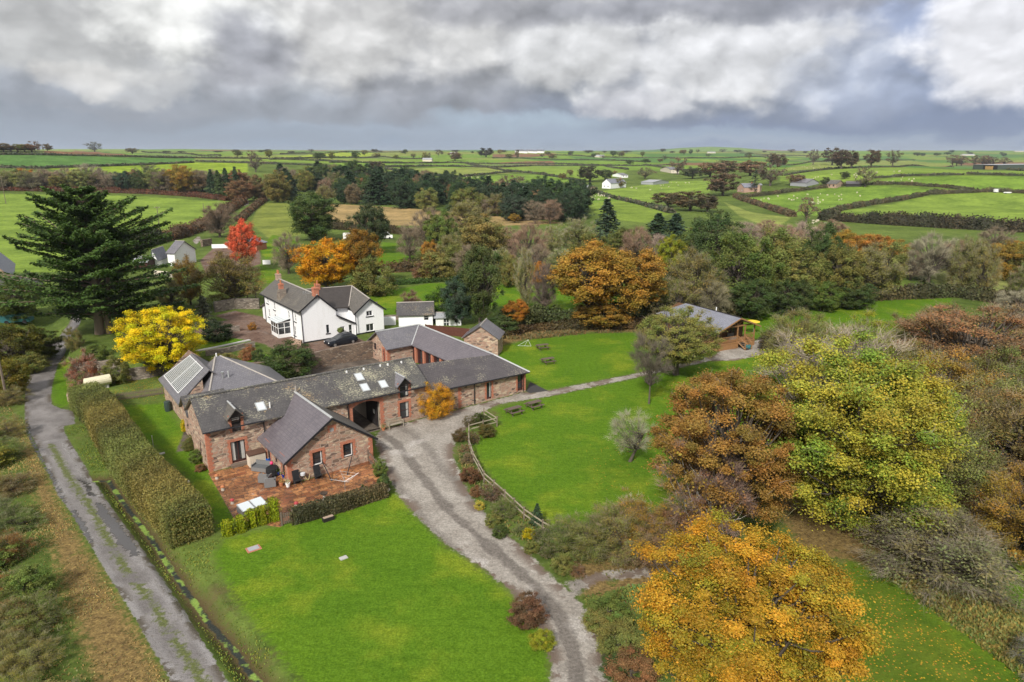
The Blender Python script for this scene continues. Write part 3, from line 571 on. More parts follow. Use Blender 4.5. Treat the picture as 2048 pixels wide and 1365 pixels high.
SC.render.engine = 'CYCLES'; SC.cycles.max_bounces = 5; SC.cycles.diffuse_bounces = 3; SC.cycles.transparent_max_bounces = 8; SC.cycles.use_denoising = True
SC.cycles.use_adaptive_sampling = True; SC.cycles.adaptive_threshold = .02
# ------------------------------------------------------------------ building helpers
def pplane(px, py, o, n):
    d = ray(px, py); c = np.array((0, 0, CAM_H)); n = np.array((n[0], n[1], 0.)); t = ((np.array(o)-c)@n)/(d@n); return c+d*t
def FR(px, py, t=0.):
    q = pplane(px, py, W(0, t), V); return LF(q[0], q[1])[0], q[2]
def SD(px, py, s=0.):
    q = pplane(px, py, W(s, 0), U); return LF(q[0], q[1])[1], q[2]
class Wall:
    """a wall standing on p0->p1 (plan points in a frame fr(s,t,z)); outside is on the right-hand side walking p0->p1"""
    def __init__(w, p0, p1, fr=W):
        w.fr = fr; w.p0 = np.array(p0, float); w.L = float(np.hypot(*(np.array(p1, float)-w.p0))); w.d = (np.array(p1, float)-w.p0)/w.L; w.n = np.array((w.d[1], -w.d[0]))
    def pt(w, d, z, out=0.):
        q = w.p0+w.d*d+w.n*out; return w.fr(q[0], q[1], z)
    def face(w, mb, zb, top, ops=(), depth=.2):
        """top: list of (d, z); ops: (d0, d1, z0, z1)"""
        zt = lambda d: float(np.interp(d, [a for a, _ in top], [b for _, b in top]))
        br = sorted(set([0, w.L]+[a for a, _ in top]+[x for o in ops for x in o[:2]])); br = [b for b in br if -1e-6 <= b <= w.L+1e-6]
        for a, b in zip(br[:-1], br[1:]):
            if b-a < 1e-4: continue
            m = (a+b)/2; cur = zb
            for o in sorted([o for o in ops if o[0] < m < o[1]], key=lambda o: o[2]):
                if o[2] > cur+1e-4: mb.poly([w.pt(a, cur), w.pt(b, cur), w.pt(b, o[2]), w.pt(a, o[2])])
                cur = o[3]
            if zt(m) > cur+1e-4: mb.poly([w.pt(a, cur), w.pt(b, cur), w.pt(b, zt(b)), w.pt(a, zt(a))])
        for d0, d1, z0, z1 in ops:
            for q in (((d0, z0), (d0, z1)), ((d1, z1), (d1, z0)), ((d0, z1), (d1, z1)), ((d1, z0), (d0, z0))):
                (a, za), (b, zb_) = q; mb.poly([w.pt(a, za), w.pt(a, za, -depth), w.pt(b, zb_, -depth), w.pt(b, zb_)])
    def slab(w, mb, d0, d1, z0, z1, o0, o1):
        c = [w.pt(d, z, o) for z in (z0, z1) for d, o in ((d0, o1), (d1, o1), (d1, o0), (d0, o0))]
        for q in ((3, 2, 1, 0), (4, 5, 6, 7), (0, 1, 5, 4), (1, 2, 6, 5), (2, 3, 7, 6), (3, 0, 4, 7)): mb.poly([c[i] for i in q])
    def surround(w, mb, o, wd=.2, arch=True, sill=False):
        d0, d1, z0, z1 = o; k = 0; z = z0
        while z < z1-.02:
            h = min(.23, z1-z); e = wd+(.09 if k % 2 else 0)
            w.slab(mb, d0-e, d0, z, z+h-.004, -.02, .022); w.slab(mb, d1, d1+e, z, z+h-.004, -.02, .022); z += .23; k += 1
        w.slab(mb, d0-wd-.05, d1+wd+.05, z1, z1+.26, -.02, .026)
        if sill: w.slab(mb, d0-.1, d1+.1, z0-.09, z0, -.05, .06)
    def window(w, root, o, fmat, nx=1, nz=2, curtain=0, name='window', fw=.07, white=False, door=False, smat=None):
        d0, d1, z0, z1 = o; mb = MB(); s = w.slab
        s(mb, d0, d0+fw, z0, z1, -.17, -.09); s(mb, d1-fw, d1, z0, z1, -.17, -.09); s(mb, d0+fw, d1-fw, z0, z0+fw*(2.4 if door else 1), -.17, -.09); s(mb, d0+fw, d1-fw, z1-fw, z1, -.17, -.09)
        for i in range(1, nx):
            x = d0+(d1-d0)*i/nx; s(mb, x-fw*.45, x+fw*.45, z0+fw, z1-fw, -.165, -.10)
        for i in range(1, nz):
            z = z0+(z1-z0)*i/nz; s(mb, d0+fw, d1-fw, z-fw*.4, z+fw*.4, -.163, -.105)
        r = mb.build(name, fmat, root)
        g = MB(); s(g, d0+fw*.8, d1-fw*.8, z0+fw*.8, z1-fw*.8, -.15, -.135); g.build('pane', M_GLASS, r)
        if curtain:
            c = MB()
            for k in ((0, 1) if curtain == 2 else (1,)):
                a = d0+fw if k == 0 else d1-fw-(d1-d0)*.22
                s(c, a, a+(d1-d0)*.22, z0+fw*2, z1-fw, -.134, -.125)
            c.build('curtain', M_CURTAIN, r)
        if white:
            c = MB(); s(c, d1-fw-.07, d1-fw, z0+fw, z1-fw, -.134, -.10); s(c, d0+fw, d1-fw, z0+fw, z0+fw+.09, -.134, -.10); c.build('sash', M_PAINTW, r)
        return r
def slab3(mb, pts, th=.13): return mb.prism(pts, (0, 0, -th))
def strip(mb, a, b, w=.13, h=.07, lift=.03):
    a = np.array(a, float); b = np.array(b, float); d = b-a; L = np.linalg.norm(d); d /= L; s = np.cross(d, (0, 0, 1.)); s /= np.linalg.norm(s); u = np.cross(s, d)
    c = [tuple(a+d*x*L+s*y+u*z) for x in (0, 1) for y, z in ((-w, lift-h), (w, lift-h), (w*.5, lift+h), (-w*.5, lift+h))]
    for q in ((0, 1, 2, 3), (7, 6, 5, 4), (0, 4, 5, 1), (1, 5, 6, 2), (2, 6, 7, 3), (3, 7, 4, 0)): mb.poly([c[i] for i in q])
def on_slope(mb, E0, E1, R0, R1, a, b, c, d, h0, h1):
    """box lying on a roof plane given by eave E0-E1 and ridge R0-R1; a..b along, c..d up the slope (0..1)"""
    E0, E1, R0, R1 = (np.array(x, float) for x in (E0, E1, R0, R1)); n = np.cross(E1-E0, R0-E0); n /= np.linalg.norm(n)
    if n[2] < 0: n = -n
    f = lambda u, v: (E0*(1-u)+E1*u)*(1-v)+(R0*(1-u)+R1*u)*v
    p = [f(a, c), f(b, c), f(b, d), f(a, d)]; k = [tuple(x+n*h) for h in (h0, h1) for x in p]
    for q in ((3, 2, 1, 0), (4, 5, 6, 7), (0, 1, 5, 4), (1, 2, 6, 5), (2, 3, 7, 6), (3, 0, 4, 7)): mb.poly([k[i] for i in q])
def skylight(root, E0, E1, R0, R1, a, b, c, d):
    m = MB(); on_slope(m, E0, E1, R0, R1, a, b, c, d, -.02, .07); r = m.build('rooflight', M_LEAD, root)
    m = MB(); ia, ic = (b-a)*.12, (d-c)*.1; on_slope(m, E0, E1, R0, R1, a+ia, b-ia, c+ic, d-ic, .05, .085); m.build('pane', M_SKYGLASS, r); return r

# ================================================================== the long stone barn
barn = empty('stone_barn', W(0, 0), 'long rubble stone barn with lichened slate roof, carriage arch and gabled wing', 'barn')
D = 6.5; ST = 22.7
f0 = Wall((0, 0), (36.45, 0))
def op(tl, br, t=0.):
    a = FR(*tl, t); b = FR(*br, t); return [a[0], b[0], b[1], a[1]]
o_fr = op((460.5, 889), (494, 921)); o_fr[2] = .28; o_fr[3] = 2.4
o_d1 = op((461.5, 836), (483.5, 861)); o_ar = [14.05, 17.1, 0.0, 3.35]; o_gw = op((799, 806.5), (819, 835)); o_d2 = op((799, 771), (817.5, 793))
o_bw = op((882, 787), (896, 807)); o_nd = op((973, 766), (983.5, 797)); o_nd[2] = .22; o_ed = op((1035, 748.5), (1046, 782)); o_ed[2] = .25; o_ed[3] = min(o_ed[3], 2.35)
for o in (o_d1, o_d2): o[0], o[1] = sorted(o[:2])
e0, e1 = 4.1, 3.8
mb = MB()
top = [(0, e0+.05), (o_d1[0]-.3, e0), (o_d1[0]-.299, o_d1[3]+.1), (o_d1[1]+.299, o_d1[3]+.1), (o_d1[1]+.3, e0), (o_d2[0]-.3, e1), (o_d2[0]-.299, o_d2[3]+.1), (o_d2[1]+.299, o_d2[3]+.1), (o_d2[1]+.3, e1), (ST, e1), (ST+.01, 2.9), (36.45, 2.62)]
f0.face(mb, -.1, top, [o_fr, o_d1, o_ar, o_gw, o_d2, o_bw, o_nd, o_ed], .25)
gl = Wall((0, D), (0, 0)); o_gl = [3.3, 4.1, .9, 2.1]; o_gl2 = [5.2, 5.7, 1.0, 2.3]
gl.face(mb, -.1, [(0, e0), (D/2, 6.2), (D, e0)], [o_gl, o_gl2], .2)
Wall((31.4, D), (0, D)).face(mb, -.1, [(0, 2.9), (31.4-ST, 2.9), (31.41-ST, 4.0), (31.4, 4.0)], [[31.4-17.1, 31.4-14.05, 0.0, 3.1]], .25)
Wall((36.45, 0), (36.45, 24)).face(mb, -.1, [(0, 2.62), (24, 2.62)])
Wall((ST, 0), (ST, D)).face(mb, 2.8, [(0, 3.8), (D/2, 5.95), (D, 3.8)])
mb.build('wall', M_STONE, barn)
# passage through the barn
mb = MB(); Wall((14.05, D), (14.05, 0)).face(mb, -.05, [(0, 3.4), (D, 3.4)]); Wall((14.05, 0), (14.05, D)).face(mb, -.05, [(0, 3.4), (D, 3.4)])
Wall((17.1, 0.3), (17.1, D)).face(mb, -.05, [(0, 3.4), (D, 3.4)]); Wall((17.1, D), (17.1, 0.3)).face(mb, -.05, [(0, 3.4), (D, 3.4)]); mb.poly([W(14.05, .25, 3.36), W(17.1, .25, 3.36), W(17.1, D, 3.36), W(14.05, D, 3.36)])
mb.box(14.07, 14.5, 4.3, 5.0, 0, 3.3, W); mb.build('passage_wall', M_CREAM, barn)
mb = MB(); mb.box(16.98, 17.08, .5, 3.2, .05, 2.9, W); pd = mb.build('passage_door', M_BLACKW, barn); mb = MB(); mb.box(16.95, 16.978, 1.1, 1.45, 1.35, 1.8, W); mb.build('notice', M_PAINTW, pd)
mb = MB(); mb.box(14.1, 14.2, 1.6, 3.9, .05, 2.9, W); mb.build('passage_door', M_BLACKW, barn)
# brick trim
def surr(w_, o, wd, root): m2 = MB(); w_.surround(m2, o, wd); m2.build('brick_surround', M_BRICK, root)
for o in (o_fr, o_gw, o_bw, o_nd, o_ed): surr(f0, o, .19, barn)
for o in (o_d1, o_d2): surr(f0, [o[0], o[1], o[2], o[3]-.02], .2, barn)
mb = MB()
n = 12; a0, a1 = o_ar[0], o_ar[1]; am = (a0+a1)/2; hw = (a1-a0)/2
arc = lambda x, r: r*(1-((x-am)/hw)**2)
xs = [a0+(a1-a0)*i/n for i in range(n+1)]
for i in range(n):   # segmental arch: soffit curve below, flat extrados above
    z = [2.95+arc(xs[i], .42), 2.95+arc(xs[i+1], .42)]; k = [f0.pt(xs[i], z[0], .03), f0.pt(xs[i+1], z[1], .03), f0.pt(xs[i+1], z[1]+.46, .03), f0.pt(xs[i], z[0]+.46, .03)]
    kb = [f0.pt(xs[i], z[0], -.2), f0.pt(xs[i+1], z[1], -.2)]; mb.poly(k); mb.poly([kb[0], kb[1], k[1], k[0]]); mb.poly([k[3], k[2], f0.pt(xs[i+1], z[1]+.46, -.01), f0.pt(xs[i], z[0]+.46, -.01)])
z = 0; k = 0
while z < 3.3:
    e = .36+(.12 if k % 2 else 0); f0.slab(mb, a0-e, a0, z, z+.226, -.02, .024); f0.slab(mb, a1, a1+e, z, z+.226, -.02, .024); z += .23; k += 1
def quoin(mb, w, d, z0, z1, sgn=1, wd=.3):
    z = z0; k = 0
    while z < z1-.05:
        e = wd+(.14 if k % 2 else 0); w.slab(mb, min(d, d+sgn*e), max(d, d+sgn*e), z, min(z1, z+.226), -.02, .023); z += .23; k += 1
mb.build('brick_arch', M_BRICK, barn)
def quo(root, *a): m2 = MB(); quoin(m2, *a); m2.build('brick_quoin', M_BRICK, root)
quo(barn, f0, 0, 0, 4.0); quo(barn, gl, D, 0, 4.0, -1); quo(barn, f0, 26.75, 0, 2.75, 1, .32); quo(barn, f0, 36.45, .2, 2.5, -1, .35); quo(barn, f0, ST-.2, 2.95, 3.7, 1, .2)
mb = MB(); f0.slab(mb, o_fr[0]-.15, o_fr[1]+.2, 0, .26, 0, .45); mb.build('doorstep', M_OLDWOOD, barn)
f0.window(barn, o_fr, M_DKWOOD, 2, 1, 2, 'french_door', .09, door=True); f0.window(barn, o_gw, M_DKWOOD, 1, 2, 1, white=False); f0.window(barn, o_bw, M_DKWOOD, 1, 2); f0.window(barn, o_nd, M_DKWOOD, 1, 1, 1, 'glazed_door', .08, door=True)
f0.window(barn, o_ed, M_DKWOOD, 1, 2, 0, 'door', .13, door=True); gl.window(barn, o_gl, M_DKWOOD); gl.window(barn, o_gl2, M_DKWOOD)
f0.window(barn, o_d1, M_BLACKW, 1, 2, 0); f0.window(barn, o_d2, M_BLACKW, 1, 2, 1)
bl = MB(); f0.slab(bl, o_d1[0]+.1, o_d1[1]-.1, o_d1[3]-.35, o_d1[3]-.08, -.134, -.12); bl.build('window_blind', M_PAINTW, barn)
# roofs
def main_z(s): return 6.3-.33*s/ST
EL, ER = W(-.28, -.38, e0-.06), W(ST+.15, -.38, e1-.06); RL, RR_ = W(-.28, D/2, main_z(0)), W(ST+.15, D/2, main_z(ST))
def slope_pt(u, v, lift=0.): q = (np.array(EL)*(1-u)+np.array(ER)*u)*(1-v)+(np.array(RL)*(1-u)+np.array(RR_)*u)*v; return (q[0], q[1], q[2]+lift)
uS = lambda s: (s+.28)/(ST+.43)
def notched(a, b, lo, hi, dl, lift=0., vn=.3):
    pts = [slope_pt(a, lo, lift)]
    for o in dl:
        u0, u1 = uS(o[0]-.22), uS(o[1]+.22)
        if a < u0 and u1 < b: pts += [slope_pt(u0, lo, lift), slope_pt(u0, vn, lift), slope_pt(u1, vn, lift), slope_pt(u1, lo, lift)]
    return pts+[slope_pt(b, lo, lift), slope_pt(b, hi, lift), slope_pt(a, hi, lift)]
mb = MB(); slab3(mb, notched(0, 1, 0, 1, (o_d1, o_d2))); mb.build('front_roof', M_SLATE_OLD, barn)
BL_, BR_ = W(-.28, D+.38, e0-.06), W(ST+.15, D+.38, e1-.06); mb = MB(); slab3(mb, [RL, RR_, BR_, BL_]); mb.build('back_roof', M_SLATE_MOSS, barn)
# a mossier bay over the arch, laid as its own sheet of slates 3 cm proud
mb = MB(); slab3(mb, notched(.585, .998, .01, .995, (o_d2,), .03), .025); mb.build('mossy_roof_bay', M_SLATE_MOSS, barn)
mb = MB(); strip(mb, RL, RR_, .14, .06, .05); mb.build('ridge_tiles', M_SLATE_MOSS, barn)
LE0, LE1 = W(ST+.15, -.38, 2.92), W(36.75, -.40, 2.52); LR0, LR1 = W(ST+.15, D/2, 5.1), W(34.0, D/2, 4.34)
mb = MB(); slab3(mb, [LE0, LE1, LR1, LR0]); mb.build('low_front_roof', M_SLATE_DARK, barn)
mb = MB(); slab3(mb, [LR0, LR1, W(31.1, D+.3, 2.62), W(ST+.15, D+.3, 2.9)]); mb.build('low_back_roof', M_SLATE_DARK, barn)
NZ = 4.5; nC = W(33.9, 21.4, NZ)
mb = MB(); slab3(mb, [LE1, W(36.8, 24.3, 2.55), W(33.9, 21.4, NZ), LR1]); mb.build('east_roof', M_SLATE_DARK, barn)
mb = MB(); slab3(mb, [LR1, nC, W(31.05, 18.5, 2.62), W(31.05, D+.2, 2.62)]); mb.build('courtyard_roof', M_SLATE_NEW, barn)
mb = MB(); slab3(mb, [W(27.15, 18.45, 2.62), W(31.05, 18.5, 2.62), nC, W(27.15, 21.4, NZ)]); mb.build('short_wing_roof', M_SLATE_GREY, barn)
mb = MB(); slab3(mb, [W(27.15, 21.4, NZ), nC, W(36.8, 24.35, 2.55), W(27.15, 24.35, 2.6)]); mb.build('north_roof', M_SLATE_GREY, barn)
mb = MB(); strip(mb, LE1, LR1, .13, .05, .04); strip(mb, LR1, nC, .13, .05, .05); strip(mb, W(31.05, 18.5, 2.62), nC, .1, .02, .03); strip(mb, W(27.15, 21.4, NZ), nC, .12, .05, .04); mb.build('lead_ridge', M_LEAD, barn)
# short wing and courtyard front with brick piers and dark boarding
mb = MB(); w1 = Wall((27.55, 18.9), (31.4, 18.9)); w1.face(mb, 0, [(0, 2.6), (3.85, 2.6)])
w2 = Wall((27.55, 24.0), (27.55, 18.9))
def op2(tl, br, s):
    a = SD(*tl, s); b = SD(*br, s); return [24.0-a[0], 24.0-b[0], b[1], a[1]]
o_w = op2((747, 685), (753, 701), 27.55); o_d = op2((765.2, 694.5), (770.5, 723), 27.55); o_d[2] = .2; o_w = [sorted(o_w[:2])[0], sorted(o_w[:2])[1], min(o_w[2:]), max(o_w[2:])]; o_d = [max(3.55, sorted(o_d[:2])[0]), min(4.75, sorted(o_d[:2])[1]), .2, 2.3]
w2.face(mb, 0, [(0, 2.6), (2.55, NZ-.05), (5.1, 2.6)], [o_w, o_d]); Wall((36.45, 24.0), (27.55, 24.0)).face(mb, 0, [(0, 2.5), (8.9, 2.5)]); mb.build('short_wing_wall', M_STONE, barn)
quo(barn, w1, 0, .1, 2.5); quo(barn, w2, 5.1, .1, 2.5, -1, .18); surr(w2, o_d, .16, barn)
for t in (17.6, 15.4, 13.2, 11.0, 8.8): MB().box(31.18, 31.55, t, t+.42, .1, 2.55, W).build('brick_pier', M_BRICK, barn)
w2.window(barn, o_w, M_DKWOOD); mb = MB(); w2.slab(mb, o_d[0], o_d[1], .2, o_d[3], -.16, -.1); mb.build('red_door', plain('red_brown_door', (.16, .03, .02), .5), barn)
w3 = Wall((31.42, 18.9), (31.42, 6.5)); mb = MB(); ops = [[1.75+2.2*i, 3.1+2.2*i, .3, 2.3] for i in range(4)]; w3.face(mb, 0, [(0, 2.6), (12.4, 2.6)], ops); mb.build('boarded_front', M_DKWOOD, barn)
for o in ops: w3.window(barn, o, M_DKWOOD, 2, 1, 0, 'glazed_door', .07, door=True)
# dormers
def dormer(o, zr, edge_t, m):
    mid = (o[0]+o[1])/2; hw = (o[1]-o[0])/2+.42; zt = o[3]+.02; b = MB()
    tb = edge_t; slab3(b, [W(mid-hw, -.3, zt-.12), W(mid, -.3, zr), W(mid, tb, zr), W(mid-hw, tb-1.2, zt-.12)], .09); slab3(b, [W(mid, -.3, zr), W(mid+hw, -.3, zt-.12), W(mid+hw, tb-1.2, zt-.12), W(mid, tb, zr)], .09)
    r = b.build('dormer', m, barn); b = MB(); b.poly([W(mid-hw+.08, -.04, zt-.1), W(mid+hw-.08, -.04, zt-.1), W(mid, -.04, zr-.1)]); b.poly([W(mid-hw+.1, -.3, zt-.14), W(mid+hw-.1, -.3, zt-.14), W(mid+hw-.1, -.05, zt-.14), W(mid-hw+.1, -.05, zt-.14)]); b.build('gable_board', M_BLACKW, r)
    b = MB()
    for sx in (-1, 1):
        x = mid+sx*(hw-.2); b.poly([W(x, -.0, e1-.3), W(x, -.0, zt-.1), W(x, 1.7, zt-.1), W(x, .6, e1)])
    b.build('cheek', M_BRICK, r); b = MB(); strip(b, W(mid, -.32, zr), W(mid, tb, zr), .09, .03, .03); b.build('ridge', M_LEAD, r)
dormer(o_d1, o_d1[3]+.85, 2.55, M_SLATE_BROWN); dormer(o_d2, o_d2[3]+.85, 2.6, M_SLATE_GREY)
# rooflights (a..b along the front slope, c..d up it)
def sky_px(tl, br):
    E = [np.array(x) for x in (EL, ER, RL)]; n = np.cross(E[1]-E[0], E[2]-E[0])
    def uv(p):
        d = ray(*p); c = np.array((0, 0, CAM_H)); q = c+d*(((E[0]-c)@n)/(d@n)); a = E[1]-E[0]; b = E[2]-E[0]; return ((q-E[0])@a)/(a@a), ((q-E[0])@b)/(b@b)
    a = uv(tl); b = uv(br); return a[0], b[0], b[1], a[1]
for tl, br in (((711, 746.5), (725, 759)), ((721, 768), (737, 780)), ((758, 762), (773, 772.5)), ((516, 806), (527, 820))):
    a, b, c, d = sky_px(tl, br); a, c = (a+b)/2, (c+d)/2; skylight(barn, EL, ER, RL, RR_, a-.42/ST, a+.42/ST, c-.125, c+.125)
for px, py, h in ((540, 815, .55), (461, 811, .3), (693, 744, .2), (727, 738, .2), (760, 731, .2), (775, 729, .2), (802, 724, .2)):
    a, b, c, d = sky_px((px, py), (px, py)); q = np.array(EL)*(1-a)*(1-c)+np.array(ER)*a*(1-c)+np.array(RL)*(1-a)*c+np.array(RR_)*a*c
    MB().tube([q-(0, 0, .1), q+(0, 0, h)], .06 if h > .5 else .1, 6).build('vent_pipe', M_PAINTW if h < .25 or h > .5 else M_LEAD, barn)
for a, b in ((W(-.3, -.42, e0-.12), W(5.2, -.42, e0-.2)), (W(12.6, -.42, e1-.05), W(ST, -.42, e1-.14)), (W(ST+.2, -.42, 2.84), W(36.7, -.42, 2.45))): m2 = MB(); strip(m2, a, b, .06, .05, 0); m2.build('gutter', M_BLACKP, barn)
for s, z in ((5.15, 3.9), (13.55, 3.7), (28.9, 2.7), (36.0, 2.45)): MB().tube([W(s, -.36, z), W(s, -.09, z-.35), W(s, -.09, .1)], .055, 6).build('downpipe', M_BLACKP, barn)
# gabled wing in front of the barn
G0 = pz(580, 970); G1 = pz(746, 917); gs0 = LF(*G0); ang = math.atan2(LF(*G1)[1]-gs0[1], LF(*G1)[0]-gs0[0]); GL = 8.1
ca, sa = cos(ang*.3), sin(ang*.3)
def WG(s, t, z=0): return W(gs0[0]+ca*s-sa*t, gs0[1]+.1+sa*s+ca*t, z)
gw = Wall((0, 0), (GL, 0), WG); goff = np.array(WG(0, 0, 0)[:2])
def opg(tl, br):
    nn = np.array(WG(0, 1)[:2])-goff; uu = np.array(WG(1, 0)[:2])-goff; r = []
    for p in (tl, br):
        q = pplane(*p, (*goff, 0), nn); r.append((float((q[:2]-goff)@uu), q[2]))
    return [r[0][0], r[1][0], r[1][1], r[0][1]]
g1 = opg((624, 903), (646.5, 928)); g2 = opg((685.5, 888), (707, 911)); g1[2:] = [1.0, 2.35]; g2[2:] = [1.0, 2.35]
gE, gR, gM = 2.45, 5.2, GL/2+.15
mb = MB(); gw.face(mb, -.1, [(0, gE), (gM, gR-.05), (GL, gE)], [g1, g2, [gM-.18, gM+.22, 3.85, 4.25]], .22)
lw = Wall((0, 6.6), (0, 0), WG); lo1 = [1.2, 2.1, .1, 2.2]; lo2 = [3.2, 3.9, .9, 2.1]; lo3 = [5.0, 5.8, .1, 2.2]; lw.face(mb, -.1, [(0, gE), (6.6, gE)], [lo1, lo2, lo3]); Wall((GL, 0), (GL, 6.3), WG).face(mb, -.1, [(0, gE), (6.3, gE)]); mb.build('wing_wall', M_STONE, barn)
surr(gw, g1, .2, barn); surr(gw, g2, .2, barn); quo(barn, gw, 0, 0, 2.3, 1, .3); quo(barn, gw, GL, 0, 2.3, -1, .3); quo(barn, lw, 6.6, 0, 2.3, -1, .25); [surr(lw, o, .16, barn) for o in (lo1, lo3)]; surr(gw, [gM-.18, gM+.22, 3.85, 4.25], .14, barn)
gw.window(barn, g1, M_BLACKW, 1, 2, 0, white=True); gw.window(barn, g2, M_BLACKW, 1, 2, 0, white=True); lw.window(barn, lo1, M_DKWOOD, 1, 1, 0, 'glazed_door', door=True); lw.window(barn, lo2, M_DKWOOD); lw.window(barn, lo3, M_DKWOOD, 1, 1, 0, 'glazed_door', door=True)
mb = MB(); gw.slab(mb, gM-.17, gM+.21, 3.86, 4.24, -.12, -.05); mb.build('vent_grille', M_TIN, barn)
k = gR-gE; ov = .42; zE = gE-ov*k/gM
mb = MB(); slab3(mb, [WG(-ov, -.3, zE), WG(gM, -.3, gR+.08), WG(gM, 8.6, gR+.08), WG(-ov, 6.65, zE)]); mb.build('wing_roof', M_SLATE_NEW, barn)
k2 = ov*k/(GL-gM); mb = MB(); slab3(mb, [WG(gM, -.3, gR+.08), WG(GL+ov, -.3, gE-k2), WG(GL+ov, 6.2, gE-k2), WG(gM, 8.6, gR+.08)]); mb.build('wing_roof', M_SLATE_BROWN, barn)
mb = MB(); strip(mb, WG(gM, -.3, gR+.08), WG(gM, 8.6, gR+.08), .12, .05, .04); strip(mb, WG(-ov+.1, 6.75, zE+.1), WG(gM, 8.65, gR+.1), .11, .02, .05); strip(mb, WG(gM, 8.65, gR+.1), WG(GL+.1, 6.5, gE+.15), .11, .02, .05); mb.build('lead_valley', M_LEAD, barn)
mb = MB(); strip(mb, WG(-ov, -.33, zE-.07), WG(gM, -.33, gR+.01), .03, .09, 0); strip(mb, WG(gM, -.33, gR+.01), WG(GL+ov, -.33, gE-k2-.07), .03, .09, 0); mb.build('barge_board', M_BLACKP, barn)
q = WG(gM, 8.2, gR); MB().tube([q, (q[0], q[1], q[2]+.75)], [.09, .07], 6).build('chimney_pot', M_CLAY, barn)

# ================================================================== glazed wing behind the barn
gwg = empty('glazed_wing', W(1, 16), 'grey slate hipped outbuilding with a glazed roof strip, behind the barn below the yellow tree', 'outbuilding')
mb = MB(); Wall((.7, 23.0), (.7, 13.2)).face(mb, -.1, [(0, 2.7), (9.8, 2.7)]); Wall((.7, 13.2), (3.0, 13.2)).face(mb, -.1, [(0, 2.7), (2.3, 4.7)]); Wall((7, 23), (.7, 23)).face(mb, -.1, [(0, 2.7), (3.1, 5.6), (6.3, 2.7)])
Wall((.35, 11.0), (.35, 8.0)).face(mb, -.1, [(0, 3.0), (1.5, 4.5), (3, 3.0)], [[1.1, 1.9, .8, 2.0]]); Wall((.35, 8.0), (3.5, 8.0)).face(mb, -.1, [(0, 3.0), (3.15, 3.0)]); Wall((3.5, 11), (.35, 11)).face(mb, -.1, [(0, 3.0), (3.15, 3.0)])
Wall((1.6, 13.2), (1.6, 6.5)).face(mb, -.1, [(0, 3.0), (6.7, 3.0)]); Wall((11.8, 7.2), (11.8, 19.4)).face(mb, -.1, [(0, 2.8), (12.2, 2.8)]); Wall((11.8, 19.4), (3.8, 19.4)).face(mb, -.1, [(0, 2.8), (8, 2.8)]); mb.build('wall', M_STONE, gwg)
E0_, E1_, R0_, R1_ = W(.3, 23.3, 2.62), W(.3, 12.9, 2.62), W(3.9, 21.5, 5.55), W(3.9, 13.6, 5.55)
mb = MB(); slab3(mb, [E1_, R1_, R0_, E0_][::-1]); mb.build('west_roof', M_SLATE_GREY, gwg)
mb = MB(); slab3(mb, [R0_, R1_, W(7.3, 13.6, 2.7), W(7.3, 21.5, 2.7)][::-1]); slab3(mb, [E0_, R0_, W(7.3, 23.3, 2.7)][::-1]); mb.build('back_roof', M_SLATE_GREY, gwg)
mb = MB(); on_slope(mb, E0_, E1_, R0_, R1_, .07, .80, .16, .93, .0, .06); gz = mb.build('roof_glazing', plain('dark_roof_glass', (.05, .06, .06), .12), gwg)
mb = MB()
for i in range(2):
    for j in range(9): a = .07+.365*i+.365*j/8.001; on_slope(mb, E0_, E1_, R0_, R1_, a-.0022, a+.0022, .16, .93, .05, .10)
for c in (.155, .925): on_slope(mb, E0_, E1_, R0_, R1_, .065, .805, c-.006, c+.006, .05, .12)
for a in (.07, .435, .80): on_slope(mb, E0_, E1_, R0_, R1_, a-.004, a+.004, .15, .94, .05, .125)
mb.build('glazing_bar', M_PAINTW, gz)
AP = W(5.3, 16.6, 6.0); AP2 = W(5.9, 16.9, 5.98)
mb = MB(); slab3(mb, [W(2.0, 8.2, 3.0), W(12.1, 7.0, 2.75), AP2, AP]); mb.build('hip_roof', M_SLATE_GREY, gwg)
mb = MB(); slab3(mb, [W(12.1, 7.0, 2.75), W(12.1, 19.8, 2.75), AP2]); slab3(mb, [W(12.1, 19.8, 2.75), W(2.8, 19.8, 2.75), AP, AP2]); slab3(mb, [W(2.8, 19.8, 2.75), W(2.0, 8.2, 3.0), AP]); mb.build('hip_roof', M_SLATE_GREY, gwg)
mb = MB(); strip(mb, W(12.1, 7.0, 2.75), AP2, .1, .04, .03); strip(mb, W(2.0, 8.2, 3.0), AP, .12, .05, .03); mb.build('hip_tiles', M_CLAY, gwg)
mb = MB(); slab3(mb, [W(.05, 7.7, 2.95), W(4.2, 7.7, 2.95), W(4.2, 9.5, 4.55), W(.05, 9.5, 4.55)]); slab3(mb, [W(.05, 9.5, 4.55), W(4.2, 9.5, 4.55), W(4.2, 11.3, 2.95), W(.05, 11.3, 2.95)]); mb.build('porch_roof', M_SLATE_OLD, gwg)
quo(gwg, Wall((.7, 13.2), (3.0, 13.2)), 0, 0, 2.7, 1, .3); quo(gwg, Wall((.35, 11.0), (.35, 8.0)), 3, 0, 2.9, -1, .25)
for (px, py), z0, r, m in (((447, 762), 4.3, .11, M_METAL), ((458, 758), 4.4, .09, M_LEAD), ((434, 722), 5.2, .08, M_PAINTW)):
    d = ray(px, py); t = (z0-CAM_H)/d[2]; q = (d[0]*t, d[1]*t, z0); b = MB(); b.tube([(q[0], q[1], z0-1.0), (q[0], q[1], z0+.9)], r, 8)
    if m is M_METAL: b.tube([(q[0], q[1], z0+.9), (q[0], q[1], z0+1.05)], [r*1.7, r*1.5], 8)
    b.build('flue', m, gwg)

